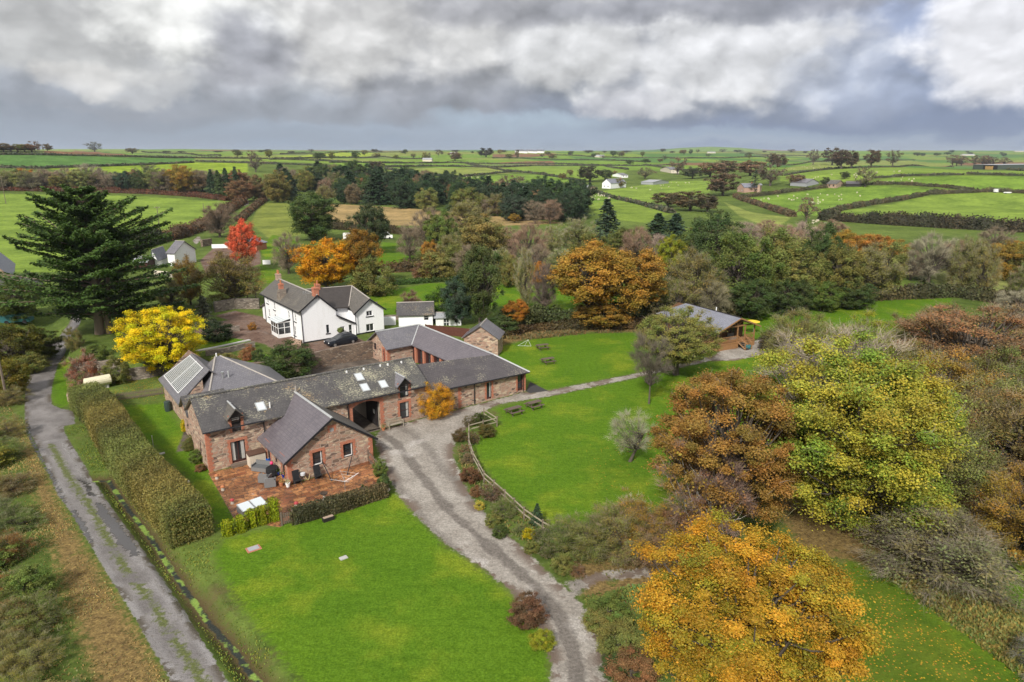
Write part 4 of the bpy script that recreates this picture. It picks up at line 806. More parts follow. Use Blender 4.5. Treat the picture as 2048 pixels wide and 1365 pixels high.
# ================================================================== white farmhouse
hs = empty('white_farmhouse', W(23, 31, 1.8), 'white rendered farmhouse with slate roofs and brick chimneys above the stone retaining wall', 'house')
gz_ = 1.7
hg = Wall((20.5, 31), (28.45, 31)); oh = [[3.5, 3.92, 2.75, 4.0], [5.6, 6.3, 2.5, 3.4], [6.95, 7.5, 1.75, 3.5]]
mb = MB(); hg.face(mb, gz_, [(0, 6.7), (2.45, 8.45), (5.1, 6.05), (5.11, 5.2), (7.95, 3.7)], oh, .15)
hw_ = Wall((28.45, 30.85), (33.1, 30.85)); ow = [[1.85, 2.85, 4.4, 5.2], [1.7, 2.95, 2.05, 3.2]]
hw_.face(mb, gz_, [(0, 5.25), (2.33, 7.0), (4.65, 5.25)], ow, .15)
hl = Wall((20.5, 47.6), (20.5, 31)); ol = []
for t0, t1, z0, z1 in ((45.4, 46.2, 5.1, 6.1), (45.2, 46.0, 2.9, 4.2), (42.3, 43.1, 4.6, 5.8), (42.3, 43.2, 2.6, 3.9), (40.2, 41.1, 1.8, 3.8), (36.0, 36.8, 4.5, 5.6), (33.3, 34.0, 4.5, 5.6), (33.9, 34.7, 2.3, 3.7)): ol.append([47.6-t1, 47.6-t0, z0, z1])
hl.face(mb, gz_, [(0, 6.7), (16.6, 6.7)], ol, .15)
Wall((25.6, 31), (25.6, 47.6)).face(mb, gz_, [(0, 6.0), (16.6, 6.0)]); Wall((25.6, 47.6), (20.5, 47.6)).face(mb, gz_, [(0, 6.0), (2.65, 8.4), (5.1, 6.6)])
Wall((33.1, 30.85), (33.1, 41)).face(mb, gz_, [(0, 5.25), (10.15, 5.25)]); Wall((28.45, 38), (28.45, 30.85)).face(mb, gz_, [(0, 5.25), (7.15, 5.25)]); Wall((25.6, 33.4), (28.45, 33.4)).face(mb, gz_, [(0, 5.7), (2.85, 5.5)]); Wall((33.1, 41), (25.6, 41)).face(mb, gz_, [(0, 5.25), (7.5, 5.25)])
mb.build('wall', M_WHITE, hs)
for i, o in enumerate(oh): hg.window(hs, o, M_PAINTW if i else M_BLACKP, 1 if i != 1 else 2, 1 if i != 2 else 2, 0, 'door' if i == 2 else 'window', .06)
for o in ow: hw_.window(hs, o, M_PAINTW, 2, 1, 0)
for o in ol: hl.window(hs, o, M_PAINTW, 1, 2, 0)
for w_, o in [(hg, oh[0]), (hg, oh[1]), (hw_, ow[0]), (hw_, ow[1])]+[(hl, o) for o in ol]: m2 = MB(); w_.slab(m2, o[0]-.14, o[1]+.14, o[2]-.13, o[2]-.01, -.02, .09); m2.build('window_sill', M_BLACKP, hs)
mb = MB(); hg.slab(mb, 0, 6.9, gz_-.1, 2.0, -.02, .02); hw_.slab(mb, 0, 4.65, gz_-.1, 2.0, -.02, .02); mb.build('plinth', M_BLACKP, hs)
R_f, R_b = W(22.95, 30.75, 8.6), W(22.95, 47.9, 8.6)
mb = MB(); slab3(mb, [W(20.05, 30.75, 6.45), R_f, R_b, W(20.05, 47.9, 6.45)][::-1]); mb.build('west_roof', M_SLATE_BROWN, hs)
mb = MB(); slab3(mb, [R_f, W(25.75, 30.75, 5.95), W(25.75, 47.9, 5.95), R_b][::-1]); mb.build('east_roof', M_SLATE_BROWN, hs)
CR0, CR1 = W(22.95, 36.6, 8.45), W(30.8, 36.6, 8.15)
mb = MB(); slab3(mb, [W(25.3, 32.9, 5.95), W(28.6, 32.9, 5.7), CR1, CR0]); slab3(mb, [CR0, CR1, W(33.3, 41.2, 5.2), W(24, 41.2, 5.4)]); mb.build('cross_roof', plain('dark_old_slate', (.05, .042, .038), .5, var=.45, scale=2.2), hs)
WR0, WR1 = W(30.8, 30.5, 7.1), W(30.8, 36.6, 8.1)
mb = MB(); slab3(mb, [W(28.15, 30.5, 5.1), WR0, WR1, W(28.6, 33.2, 5.75)][::-1]); slab3(mb, [WR0, W(33.4, 30.5, 5.15), W(33.4, 41.2, 5.15), W(30.8, 36.6, 8.1)][::-1]); mb.build('wing_roof', M_SLATE_BROWN, hs)
mb = MB(); slab3(mb, [W(25.55, 30.7, 5.3), W(28.42, 30.7, 3.75), W(28.42, 33.4, 3.75), W(25.55, 33.4, 5.3)][::-1], .1); mb.build('lean_to_roof', M_SLATE_GREY, hs)
mb = MB(); strip(mb, R_f, R_b, .12, .05, .04); strip(mb, W(28.5, 32.95, 5.8), CR1, .08, .02, .04); strip(mb, CR0, CR1, .1, .04, .03); strip(mb, WR0, WR1, .1, .05, .04); mb.build('ridge_tiles', M_CLAY, hs)
mb = MB()
for a, b in ((W(20.05, 30.72, 6.38), (22.95, 30.72, 8.5)), (W(25.75, 30.72, 5.88), (22.95, 30.72, 8.5)), (W(28.15, 30.47, 5.03), (30.8, 30.47, 7.02)), (W(33.4, 30.47, 5.07), (30.8, 30.47, 7.02)), (W(25.6, 30.68, 5.2), (28.42, 30.68, 3.65))): strip(mb, a, W(*b), .03, .1, 0)
strip(mb, W(20.0, 30.8, 6.36), W(20.0, 47.8, 6.36), .06, .05, 0); mb.build('barge_board', M_BLACKP, hs)
for s, t, z in ((20.46, 31.2, 6.3), (28.42, 30.78, 5.0)): MB().tube([W(s, t-.25, z), W(s, t-.28, 1.8)], .055, 6).build('downpipe', M_BLACKP, hs)
for t in (34.4, 47.2): MB().tube([W(20.42, t, 6.3), W(20.42, t, 1.8)], .05, 6).build('downpipe', M_BLACKP, hs)
def stack(s0, s1, t0, t1, z0, z1, m, pots=2, cap=None):
    b = MB(); b.box(s0, s1, t0, t1, z0, z1, W); b.box(s0-.05, s1+.05, t0-.05, t1+.05, z1-.22, z1-.08, W); r = b.build('chimney', m, hs); b = MB()
    for i in range(pots): q = W((s0+s1)/2, t0+(t1-t0)*(i+.5)/pots, z1); b.lathe(q, [(.16, -.02), (.12, .15), (.13, .5), (.15, .55), (.0, .55)], 8)
    b.build('chimney_pot', M_TERRA, r)
stack(22.6, 23.3, 31.0, 31.9, 8.0, 9.6, M_BRICK, 1); stack(25.0, 25.6, 36.3, 37.1, 7.9, 9.0, M_BRICK, 1); stack(22.6, 23.3, 46.7, 47.5, 8.0, 9.4, M_STONE, 2)
b = MB(); b.prism([W(20.3, 39.0, 6.1), W(20.3, 40.9, 6.1), W(20.5, 40.3, 8.3), W(20.5, 39.5, 8.3)], tuple(np.array(W(1.0, 0))-np.array(W(0, 0)))); b.build('chimney', M_GREYSTONE, hs); stack(20.6, 21.2, 39.6, 40.2, 8.2, 9.1, M_BRICK, 1)
# glazed porch
pw = [Wall((18.6, 39.0), (18.6, 35.9)), Wall((18.6, 35.9), (20.5, 35.9))]
mb = MB(); [w_.slab(mb, 0, w_.L, 1.7, 2.35, -.06, .0) for w_ in pw]
for w_ in pw:
    for i in range(4 if w_.L > 2.5 else 3):
        x = (w_.L-.09)*i/(3 if w_.L > 2.5 else 2); w_.slab(mb, x, x+.09, 2.35, 4.05, -.07, -.005)
    w_.slab(mb, 0, w_.L, 3.25, 3.33, -.065, -.01); w_.slab(mb, 0, w_.L, 4.02, 4.14, -.08, .02)
po = mb.build('porch', M_PAINTW, hs); mb = MB(); [w_.slab(mb, .05, w_.L-.03, 2.35, 4.02, -.045, -.03) for w_ in pw]; mb.build('pane', M_GLASS, po)
mb = MB(); slab3(mb, [W(18.4, 35.7, 4.16), W(20.5, 35.7, 4.6), W(20.5, 39.2, 4.6), W(18.4, 39.2, 4.16)], .06); mb.build('porch_roof', M_SKYGLASS, po)
mb = MB(); [strip(mb, W(18.4, t, 4.17), W(20.5, t, 4.61), .03, .02, .02) for t in (35.75, 36.6, 37.45, 38.3, 39.15)]; mb.build('glazing_bar', M_PAINTW, po)
mb = MB(); Wall((20.9, 50.2), (20.9, 47.6)).face(mb, 1.6, [(0, 3.8), (2.6, 4.6)]); Wall((24.5, 50.2), (20.9, 50.2)).face(mb, 1.6, [(0, 3.8), (3.6, 3.8)]); mb.build('back_room_wall', M_WHITE, hs); mb = MB(); slab3(mb, [W(20.6, 47.6, 4.9), W(25, 47.6, 4.9), W(25, 50.5, 3.75), W(20.6, 50.5, 3.75)]); mb.build('back_room_roof', M_SLATE_BROWN, hs)
# television aerial on the roof
mb = MB(); q = np.array(W(22.0, 32.6, 7.75)); mb.tube([q, q+(0, 0, 1.3)], .025, 5)
for i in range(3): mb.tube([q+np.array(W(-.5, 0))-np.array(W(0, 0))+(0, 0, 1.2-.18*i), q+np.array(W(.5, 0))-np.array(W(0, 0))+(0, 0, 1.2-.18*i)], .015, 4)
mb.build('television_aerial', M_METAL, hs)
mb = MB(); qh = W(26.0, 30.8, 2.95); mb.blob((qh[0], qh[1], qh[2]), (.45, .4, .42), 5, .3); mb.build('hanging_basket', plain('basket_plants', (.07, .09, .02), .9, var=.7, scale=9), hs)

# ------------------------------------------------------------------ generic gabled building standing on three ground corners
def gabled(name, label, cat, A, B, C, eave, ridge, wallm, roofm, axis='depth', zb=None, windows=(), chimneys=(), group=None, ov=.3, parts=True):
    """A front-left, B front-right, C back-right ground corners; ridge runs along the depth (gable in front) or the width"""
    A, B, C = (np.array(x[:2], float) for x in (A, B, C)); u = B-A; w = np.hypot(*u); u /= w; v = np.array((-u[1], u[0])); dpt = max(1.5, float((C-B)@v)); z0 = hz(*((A+B)/2)) if zb is None else zb
    fr = lambda s, t, z: (A[0]+u[0]*s+v[0]*t, A[1]+u[1]*s+v[1]*t, z0+z)
    r = empty(name, fr(w/2, dpt/2, 0), label, cat, group); mb = MB(); c = [(0, 0), (w, 0), (w, dpt), (0, dpt)]
    gab = lambda L: [(0, eave), (L/2, ridge-.05), (L, eave)]; fl = lambda L: [(0, eave), (L, eave)]; fw_ = Wall(c[0], c[1], fr); sw = Wall(c[3], c[0], fr); ew = Wall(c[1], c[2], fr)
    ops = {0: [], 1: [], 2: []}
    for side, a, b, za, zb2 in windows: ops[side].append([a, b, za, zb2])
    for w_, tp, o in ((fw_, gab if axis == 'depth' else fl, ops[0]), (ew, fl if axis == 'depth' else gab, ops[1]), (Wall(c[2], c[3], fr), gab if axis == 'depth' else fl, []), (sw, fl if axis == 'depth' else gab, ops[2])): w_.face(mb, -.6, tp(w_.L), o, .15)
    mb.build('wall', wallm, r)
    for k, w_ in ((0, fw_), (1, ew), (2, sw)):
        for o in ops[k]: w_.window(r, o, M_PAINTW if wallm is not M_STONE else M_DKWOOD, 2 if o[1]-o[0] > .9 else 1, 2 if o[3]-o[2] > .8 else 1, 0, 'door' if o[2] < .3 else 'window')
    k = (ridge-eave)/((w if axis == 'depth' else dpt)/2); e = eave-ov*k
    if axis == 'depth': q = [[(-ov, -ov, e), (w/2, -ov, ridge), (w/2, dpt+ov, ridge), (-ov, dpt+ov, e)], [(w/2, -ov, ridge), (w+ov, -ov, e), (w+ov, dpt+ov, e), (w/2, dpt+ov, ridge)]]; rl = [(w/2, -ov, ridge), (w/2, dpt+ov, ridge)]
    else: q = [[(-ov, -ov, e), (-ov, dpt/2, ridge), (w+ov, dpt/2, ridge), (w+ov, -ov, e)], [(-ov, dpt/2, ridge), (-ov, dpt+ov, e), (w+ov, dpt+ov, e), (w+ov, dpt/2, ridge)]]; rl = [(-ov, dpt/2, ridge), (w+ov, dpt/2, ridge)]
    for x in q: m2 = MB(); slab3(m2, [fr(*p) for p in x][::-1], .12); m2.build('roof', roofm, r)
    m2 = MB(); strip(m2, fr(*rl[0]), fr(*rl[1]), .12, .05, .04); m2.build('ridge_tiles', M_CLAY, r)
    for s, t, h in chimneys:
        m2 = MB(); s *= w; t *= dpt; m2.box(s-.35, s+.35, t-.45, t+.45, eave, ridge+h, fr); ch = m2.build('chimney', M_BRICK, r); m2 = MB(); m2.lathe(fr(s, t, ridge+h), [(.16, 0), (.13, .45), (0, .45)], 7); m2.build('chimney_pot', M_TERRA, ch)
    return r, fr, w, dpt
# ------------------------------------------------------------------ vegetation meshes (unit trees: crown 8 m wide, 10 m high, base at the origin)
def rnd_unit(rs, n):
    v = rs.randn(n, 3); return v/np.linalg.norm(v, axis=1, keepdims=True)
def leaf_quads(rs, c, nrm, size, asp=.75):
    """one bent-free quad per centre, lying across its normal"""
    n = len(c); a = np.cross(nrm, rnd_unit(rs, n)); a /= np.linalg.norm(a, axis=1, keepdims=True)+1e-9; b = np.cross(nrm, a)
    s = np.asarray(size).reshape(-1, 1)*np.ones((n, 1))*.5; q = np.stack([c-a*s, c-b*s*asp, c+a*s, c+b*s*asp], 1)
    return q.reshape(-1, 3), np.arange(4*n).reshape(n, 4)
def tube_np(P_, r, n=5):
    P_ = np.asarray(P_, float); V_ = []; k = len(P_)
    for i in range(k):
        d = P_[min(i+1, k-1)]-P_[max(i-1, 0)]; d /= np.linalg.norm(d)+1e-9; h = np.array((1., 0, 0)) if abs(d[0]) < .8 else np.array((0, 1., 0)); a = np.cross(d, h); a /= np.linalg.norm(a); b = np.cross(d, a)
        th = np.arange(n)*2*pi/n; V_.append(P_[i]+(a*np.cos(th)[:, None]+b*np.sin(th)[:, None])*r[i])
    V_ = np.concatenate(V_); i = np.arange(k-1)[:, None]*n; j = np.arange(n)[None, :]; j2 = (j+1) % n
    return V_, np.stack([i+j, i+j2, i+n+j2, i+n+j], -1).reshape(-1, 4)
def join(parts):
    V_, F_, o = [], [], 0
    for v, f in parts: V_.append(v); F_.append(f+o); o += len(v)
    return np.concatenate(V_), np.concatenate(F_)
def crown_clumps(rs, n, shape, lobes=True):
    """clump centres filling an uneven crown; shape: (zc, rz_up, rz_down, r, hollow, irregular)"""
    zc, up, dn, r, hol, irr = shape; ph = rs.uniform(0, 2*pi, 6); am = rs.uniform(.3, 1, 6)*irr; out = []
    while len(out) < n:
        d = rnd_unit(rs, 1)[0]; rad = rs.uniform(hol, 1)**.55; az = math.atan2(d[1], d[0])
        k = 1+am[0]*sin(az+ph[0])*.5+am[1]*sin(2*az+ph[1])*.4+am[2]*sin(3*az+ph[2]+3*d[2])*.45+am[3]*sin(4*d[2]+ph[3])*.35+am[4]*sin(5*az+ph[4]-2*d[2])*.3
        z = d[2]*(up if d[2] > 0 else dn); out.append((d[0]*r*rad*k, d[1]*r*rad*k, zc+z*rad*(.6+.4*k)))
    return np.array(out)
def branches(rs, cl, base_h, r0, wig=.12, take=1.0, lean=(0, 0), nseg=5):
    parts = []; top = cl[:, 2].max(); tp = [np.array((lean[0]*f+rs.randn()*.04*f, lean[1]*f+rs.randn()*.04*f, f*top*.72)) for f in np.linspace(0, 1, 6)]
    tp[0][2] = -.25; parts.append(tube_np(tp, r0*np.array((1.35, .95, .75, .55, .35, .15)), 8))
    for c in cl:
        if rs.rand() > take: continue
        zb = min(max(base_h, c[2]*rs.uniform(.25, .75)), top*.68); f = zb/(top*.72); b = np.array((lean[0]*f, lean[1]*f, zb)); L = np.linalg.norm(c-b); q = []
        for u in np.linspace(0, 1, nseg): q.append(b+(c-b)*u+np.array((0, 0, -.10*L*sin(pi*u)*(1 if c[2] > zb else -.5)))+rs.randn(3)*wig*sin(pi*u)*L*.25)
        rr = r0*.42*min(1, L/3.5); parts.append(tube_np(q, np.linspace(rr, rr*.15, nseg), 4))
    return parts
def norm_meshes(*ms):
    big = [m for m in ms[1:] if m]; co = []
    for m in big: a = np.zeros(len(m.vertices)*3, np.float32); m.vertices.foreach_get('co', a); co.append(a.reshape(-1, 3))
    c = np.concatenate(co); cx, cy = (np.percentile(c[:, k], 2)/2+np.percentile(c[:, k], 98)/2 for k in (0, 1)); r = np.percentile(np.hypot(c[:, 0]-cx, c[:, 1]-cy), 97); zt = np.percentile(c[:, 2], 99.3); k = np.array((4/r, 4/r, 10/zt), np.float32)
    for m in ms:
        if m: a = np.zeros(len(m.vertices)*3, np.float32); m.vertices.foreach_get('co', a); a = (a.reshape(-1, 3)*k).ravel(); m.vertices.foreach_set('co', a.astype(np.float32)); m.update()
def tree_meshes(name, seed, shape, ncl, nleaf, lsize, crad, base_h=1.6, r0=.22, bare=0, twig=0, flat=.85, up=.35, take=.8, lean=(0, 0), tw=.03, droop=0., twl=1.0):
    rs = np.random.RandomState(seed); cl = crown_clumps(rs, ncl, shape); V_, F_ = join(branches(rs, cl, base_h, r0, take=take, lean=lean)); tm = np_mesh(name+'_trunk', V_, F_, smooth=True); tm.materials.append(M_BARK)
    parts, tone, hue = [], [], []
    if nleaf:
        ctone = rs.uniform(.22, .78, ncl); chue = np.clip(rs.normal(.5, .28, ncl), 0, 1); w = rs.randint(0, ncl, nleaf); R = crad*(.55+.75*rs.rand(ncl))
        d = rnd_unit(rs, nleaf); rad = rs.rand(nleaf)**.5*(1+.28*rs.randn(nleaf)); c = cl[w]+d*rad[:, None]*R[w][:, None]*np.array((1, 1, flat)); ctr = np.array((0, 0, shape[0])); o = c-ctr; o /= np.linalg.norm(o, axis=1, keepdims=True)+1e-9
        nr = d*.5+o*.45+np.array((0, 0, up))+rnd_unit(rs, nleaf)*1.0; nr /= np.linalg.norm(nr, axis=1, keepdims=True)
        v, f = leaf_quads(rs, c, nr, lsize*rs.uniform(.6, 1.4, nleaf)); parts.append((v, f)); tone.append(np.clip(ctone[w]+rs.normal(0, .16, nleaf), 0, 1)); hue.append(np.clip(chue[w]+rs.normal(0, .15, nleaf), 0, 1))
    cm = None
    if parts:
        V_, F_ = join(parts); cm = np_mesh(name+'_crown', V_, F_, {'tone': np.concatenate(tone), 'hue': np.concatenate(hue)}); cm.materials.append(M_LEAF)
    wm = None
    if twig:
        w = rs.randint(0, ncl, twig); d = rnd_unit(rs, twig); a = cl[w]+rnd_unit(rs, twig)*crad*.55*rs.rand(twig)[:, None]; o = a-np.array((0, 0, shape[0]*.7)); o /= np.linalg.norm(o, axis=1, keepdims=True)+1e-9
        dr = o*1.0+d*.85+np.array((0, 0, .28-droop)); dr /= np.linalg.norm(dr, axis=1, keepdims=True); L = twl*crad*rs.uniform(.5, 1.4, twig)[:, None]; m = a+dr*L*.55+rnd_unit(rs, twig)*L*.10; e = a+dr*L+rnd_unit(rs, twig)*L*.22-np.array((0, 0, droop))*L*.5
        s = np.cross(dr, rnd_unit(rs, twig)); s /= np.linalg.norm(s, axis=1, keepdims=True)+1e-9; s = s*tw
        v = np.stack([a-s*.6, a+s*.6, m+s*.42, m-s*.42, e+s*.12, e-s*.12], 1).reshape(-1, 3); b6 = np.arange(twig)[:, None]*6; f = np.concatenate([b6+np.array((0, 1, 2, 3)), b6+np.array((3, 2, 4, 5))])
        t = np.clip(rs.uniform(.2, .8, ncl)[w]+rs.normal(0, .15, twig), 0, 1); wm = np_mesh(name+'_twigs', v, f, {'tone': np.concatenate([t, t])}); wm.materials.append(M_TWIG)
    norm_meshes(tm, cm, wm); return tm, cm, wm
def conifer_meshes(name, seed, nlay=17, per=9, nq=16, r=4., pine=False):
    rs = np.random.RandomState(seed); parts = [tube_np([(0, 0, -.3), (0, 0, 4), (.03, 0, 7), (0, 0, 9.7)], [.26, .2, .13, .03], 6)]; c, nr, tone, sz = [], [], [], []
    for i in range(nlay):
        f = (i+.5)/nlay; z = .9+8.9*f if not pine else 2.6+7.2*f; R = r*(1-f)**.8*rs.uniform(.75, 1.1)+.25 if not pine else r*(.45+.75*sin(pi*min(1, f*.9+.18)))*rs.uniform(.6, 1.05)
        for k in range(per):
            az = rs.uniform(0, 2*pi); L = R*rs.uniform(.6, 1.08); tn = rs.uniform(.2, .8); dz = -.22*L if not pine else .1*L
            parts.append(tube_np([(0, 0, z), (cos(az)*L*.5, sin(az)*L*.5, z+dz*.3), (cos(az)*L*.95, sin(az)*L*.95, z+dz)], [.05, .035, .012], 3))
            for q in range(nq):
                u = rs.uniform(.2, 1.0); w = rs.normal(0, .20*L*(1.15-u)+.1); c.append((cos(az)*L*u-sin(az)*w, sin(az)*L*u+cos(az)*w, z+dz*u**1.5+rs.normal(0, .10))); nr.append((rs.normal(0, .5)+cos(az)*.3, rs.normal(0, .5)+sin(az)*.3, 1)); tone.append(tn+rs.normal(0, .15)); sz.append(rs.uniform(.45, .95))
    V_, F_ = join(parts); tm = np_mesh(name+'_trunk', V_, F_, smooth=True); tm.materials.append(M_BARK); nr = np.array(nr); nr /= np.linalg.norm(nr, axis=1, keepdims=True)
    v, f = leaf_quads(rs, np.array(c), nr, np.array(sz), .45); cm = np_mesh(name+'_crown', v, f, {'tone': np.clip(tone, 0, 1), 'hue': rs.rand(len(f))*.6}); cm.materials.append(M_LEAF); norm_meshes(tm, cm, None); return tm, cm, None
KIND = {}
DOME = (5.6, 4.0, 3.6, 3.6, .35, .34); LOWD = (4.6, 4.8, 4.3, 3.7, .3, .34); TALL = (5.6, 4.2, 4.9, 3.3, .3, .42)
for i in range(3):
    KIND['leafy', i] = tree_meshes('leafy', 10+i, DOME, 190, 42000, .165, .66)
    KIND['low', i] = tree_meshes('low', 20+i, LOWD, 200, 42000, .165, .66, .8)
    KIND['tall', i] = tree_meshes('tall', 30+i, TALL, 200, 42000, .16, .64, .8)
    KIND['thin', i] = tree_meshes('thin', 40+i, LOWD, 150, 18000, .15, .8, 1.0, .2, twig=4200, tw=.026, take=.9)
    KIND['bare', i] = tree_meshes('bare', 50+i, (5.4, 4.2, 4.2, 3.5, .3, .3), 120, 0, .3, .95, 1.2, .24, twig=8500, tw=.022, take=1)
    KIND['conifer', i] = conifer_meshes('conifer', 60+i)
    KIND['pine', i] = conifer_meshes('pine', 70+i, 14, 10, 20, 3.4, True)
    KIND['far', i] = tree_meshes('far', 80+i, DOME, 70, 6000, .36, .85, 1.3, .28, take=.4)
    KIND['farbare', i] = tree_meshes('farbare', 90+i, DOME, 40, 350, .6, 1.2, 1.3, .3, twig=700, tw=.08, take=1)
    KIND['farcon', i] = conifer_meshes('farcon', 95+i, 13, 7, 6, 3.6)
    KIND['bush', i] = tree_meshes('bush', 100+i, (3.6, 5.8, 3.8, 3.9, .35, .3), 120, 22000, .24, .9, .3, .16, up=.3, take=.3)
    KIND['scrub', i] = tree_meshes('scrub', 110+i, (3.6, 5.6, 3.8, 3.9, .3, .35), 90, 12000, .21, 1.0, .3, .14, twig=2600, tw=.04, take=.6)
    KIND['twiggy', i] = tree_meshes('twiggy', 120+i, (3.6, 5.6, 3.8, 3.8, .3, .3), 60, 500, .4, 1.3, .3, .14, twig=3600, tw=.042, take=.8)
TINT = dict(gold=(.40, .22, .018), amber=(.31, .20, .035), orange=(.37, .18, .035), oak=(.29, .18, .034), rust=(.22, .12, .058), red=(.50, .075, .035), yellow=(.55, .42, .012), lime=(.24, .26, .022), olive=(.21, .195, .06), pale=(.24, .245, .085), green=(.135, .18, .042), dark=(.075, .112, .036), darkblue=(.052, .085, .055), con=(.046, .078, .040), brown=(.20, .14, .075), pink=(.26, .15, .11), laurel=(.06, .115, .015), moss=(.17, .18, .05))
TWIGC = dict(bare=(.23, .18, .125), rust=(.24, .15, .10), grey=(.29, .25, .19), pale=(.32, .29, .20), brown=(.18, .135, .095), olive=(.21, .19, .105), pink=(.28, .20, .15))
_tn = [0]
NAMES = dict(leafy='broadleaf_tree', low='broadleaf_tree', tall='broadleaf_tree', thin='thinning_tree', bare='bare_tree', conifer='conifer', pine='pine_tree', far='distant_tree', farbare='distant_tree', farcon='conifer', bush='bush', scrub='shrub', twiggy='bare_shrub')
def put_tree(kind, loc, w, h, tint, label, group=None, twig='bare', cat=None, meshes=None, var=None, rz=None, name=None, jit=.12):
    _tn[0] += 1; rs = np.random.RandomState(_tn[0]); m = meshes or KIND[kind, (var if var is not None else _tn[0] % 3)]
    e = empty(name or NAMES[kind], loc, label, cat or ('bush' if kind in ('bush', 'scrub', 'twiggy') else 'tree'), group, rs.uniform(0, 6.28) if rz is None else rz, (w/8., w/8., h/10.))
    c = np.array(TINT[tint] if isinstance(tint, str) else tint)*(1+rs.normal(0, jit)*.6)*(1+rs.normal(0, jit, 3)*.35); o = link('trunk' if kind not in ('bush', 'scrub', 'twiggy') else 'stems', m[0], e)
    if m[1]: o = link('crown', m[1], e); o.color = (*np.clip(c, 0, 1), 1)
    if m[2]:
        o = link('twigs', m[2], e); o.color = (*np.clip(np.array(TWIGC[twig] if isinstance(twig, str) else twig)*(1+rs.normal(0, .06)), 0, 1), 1)
    return e
def T(kind, xc, yb, wpx, ytop, tint, label, group=None, twig='bare', **k):
    """tree whose foot is seen at (xc, yb); wpx and ytop are its crown width and top in the photo"""
    p = P(xc, yb); zc = p[1]*CP-(p[2]-CAM_H)*SP; w = wpx/FPX*zc; d = ray(xc, ytop); h = CAM_H+d[2]/hypot(d[0], d[1])*hypot(p[0], p[1])-p[2]
    return put_tree(kind, (p[0], p[1], p[2]-.05), w*1.04, max(1.0, h*1.01), tint, label, group, twig, **k)
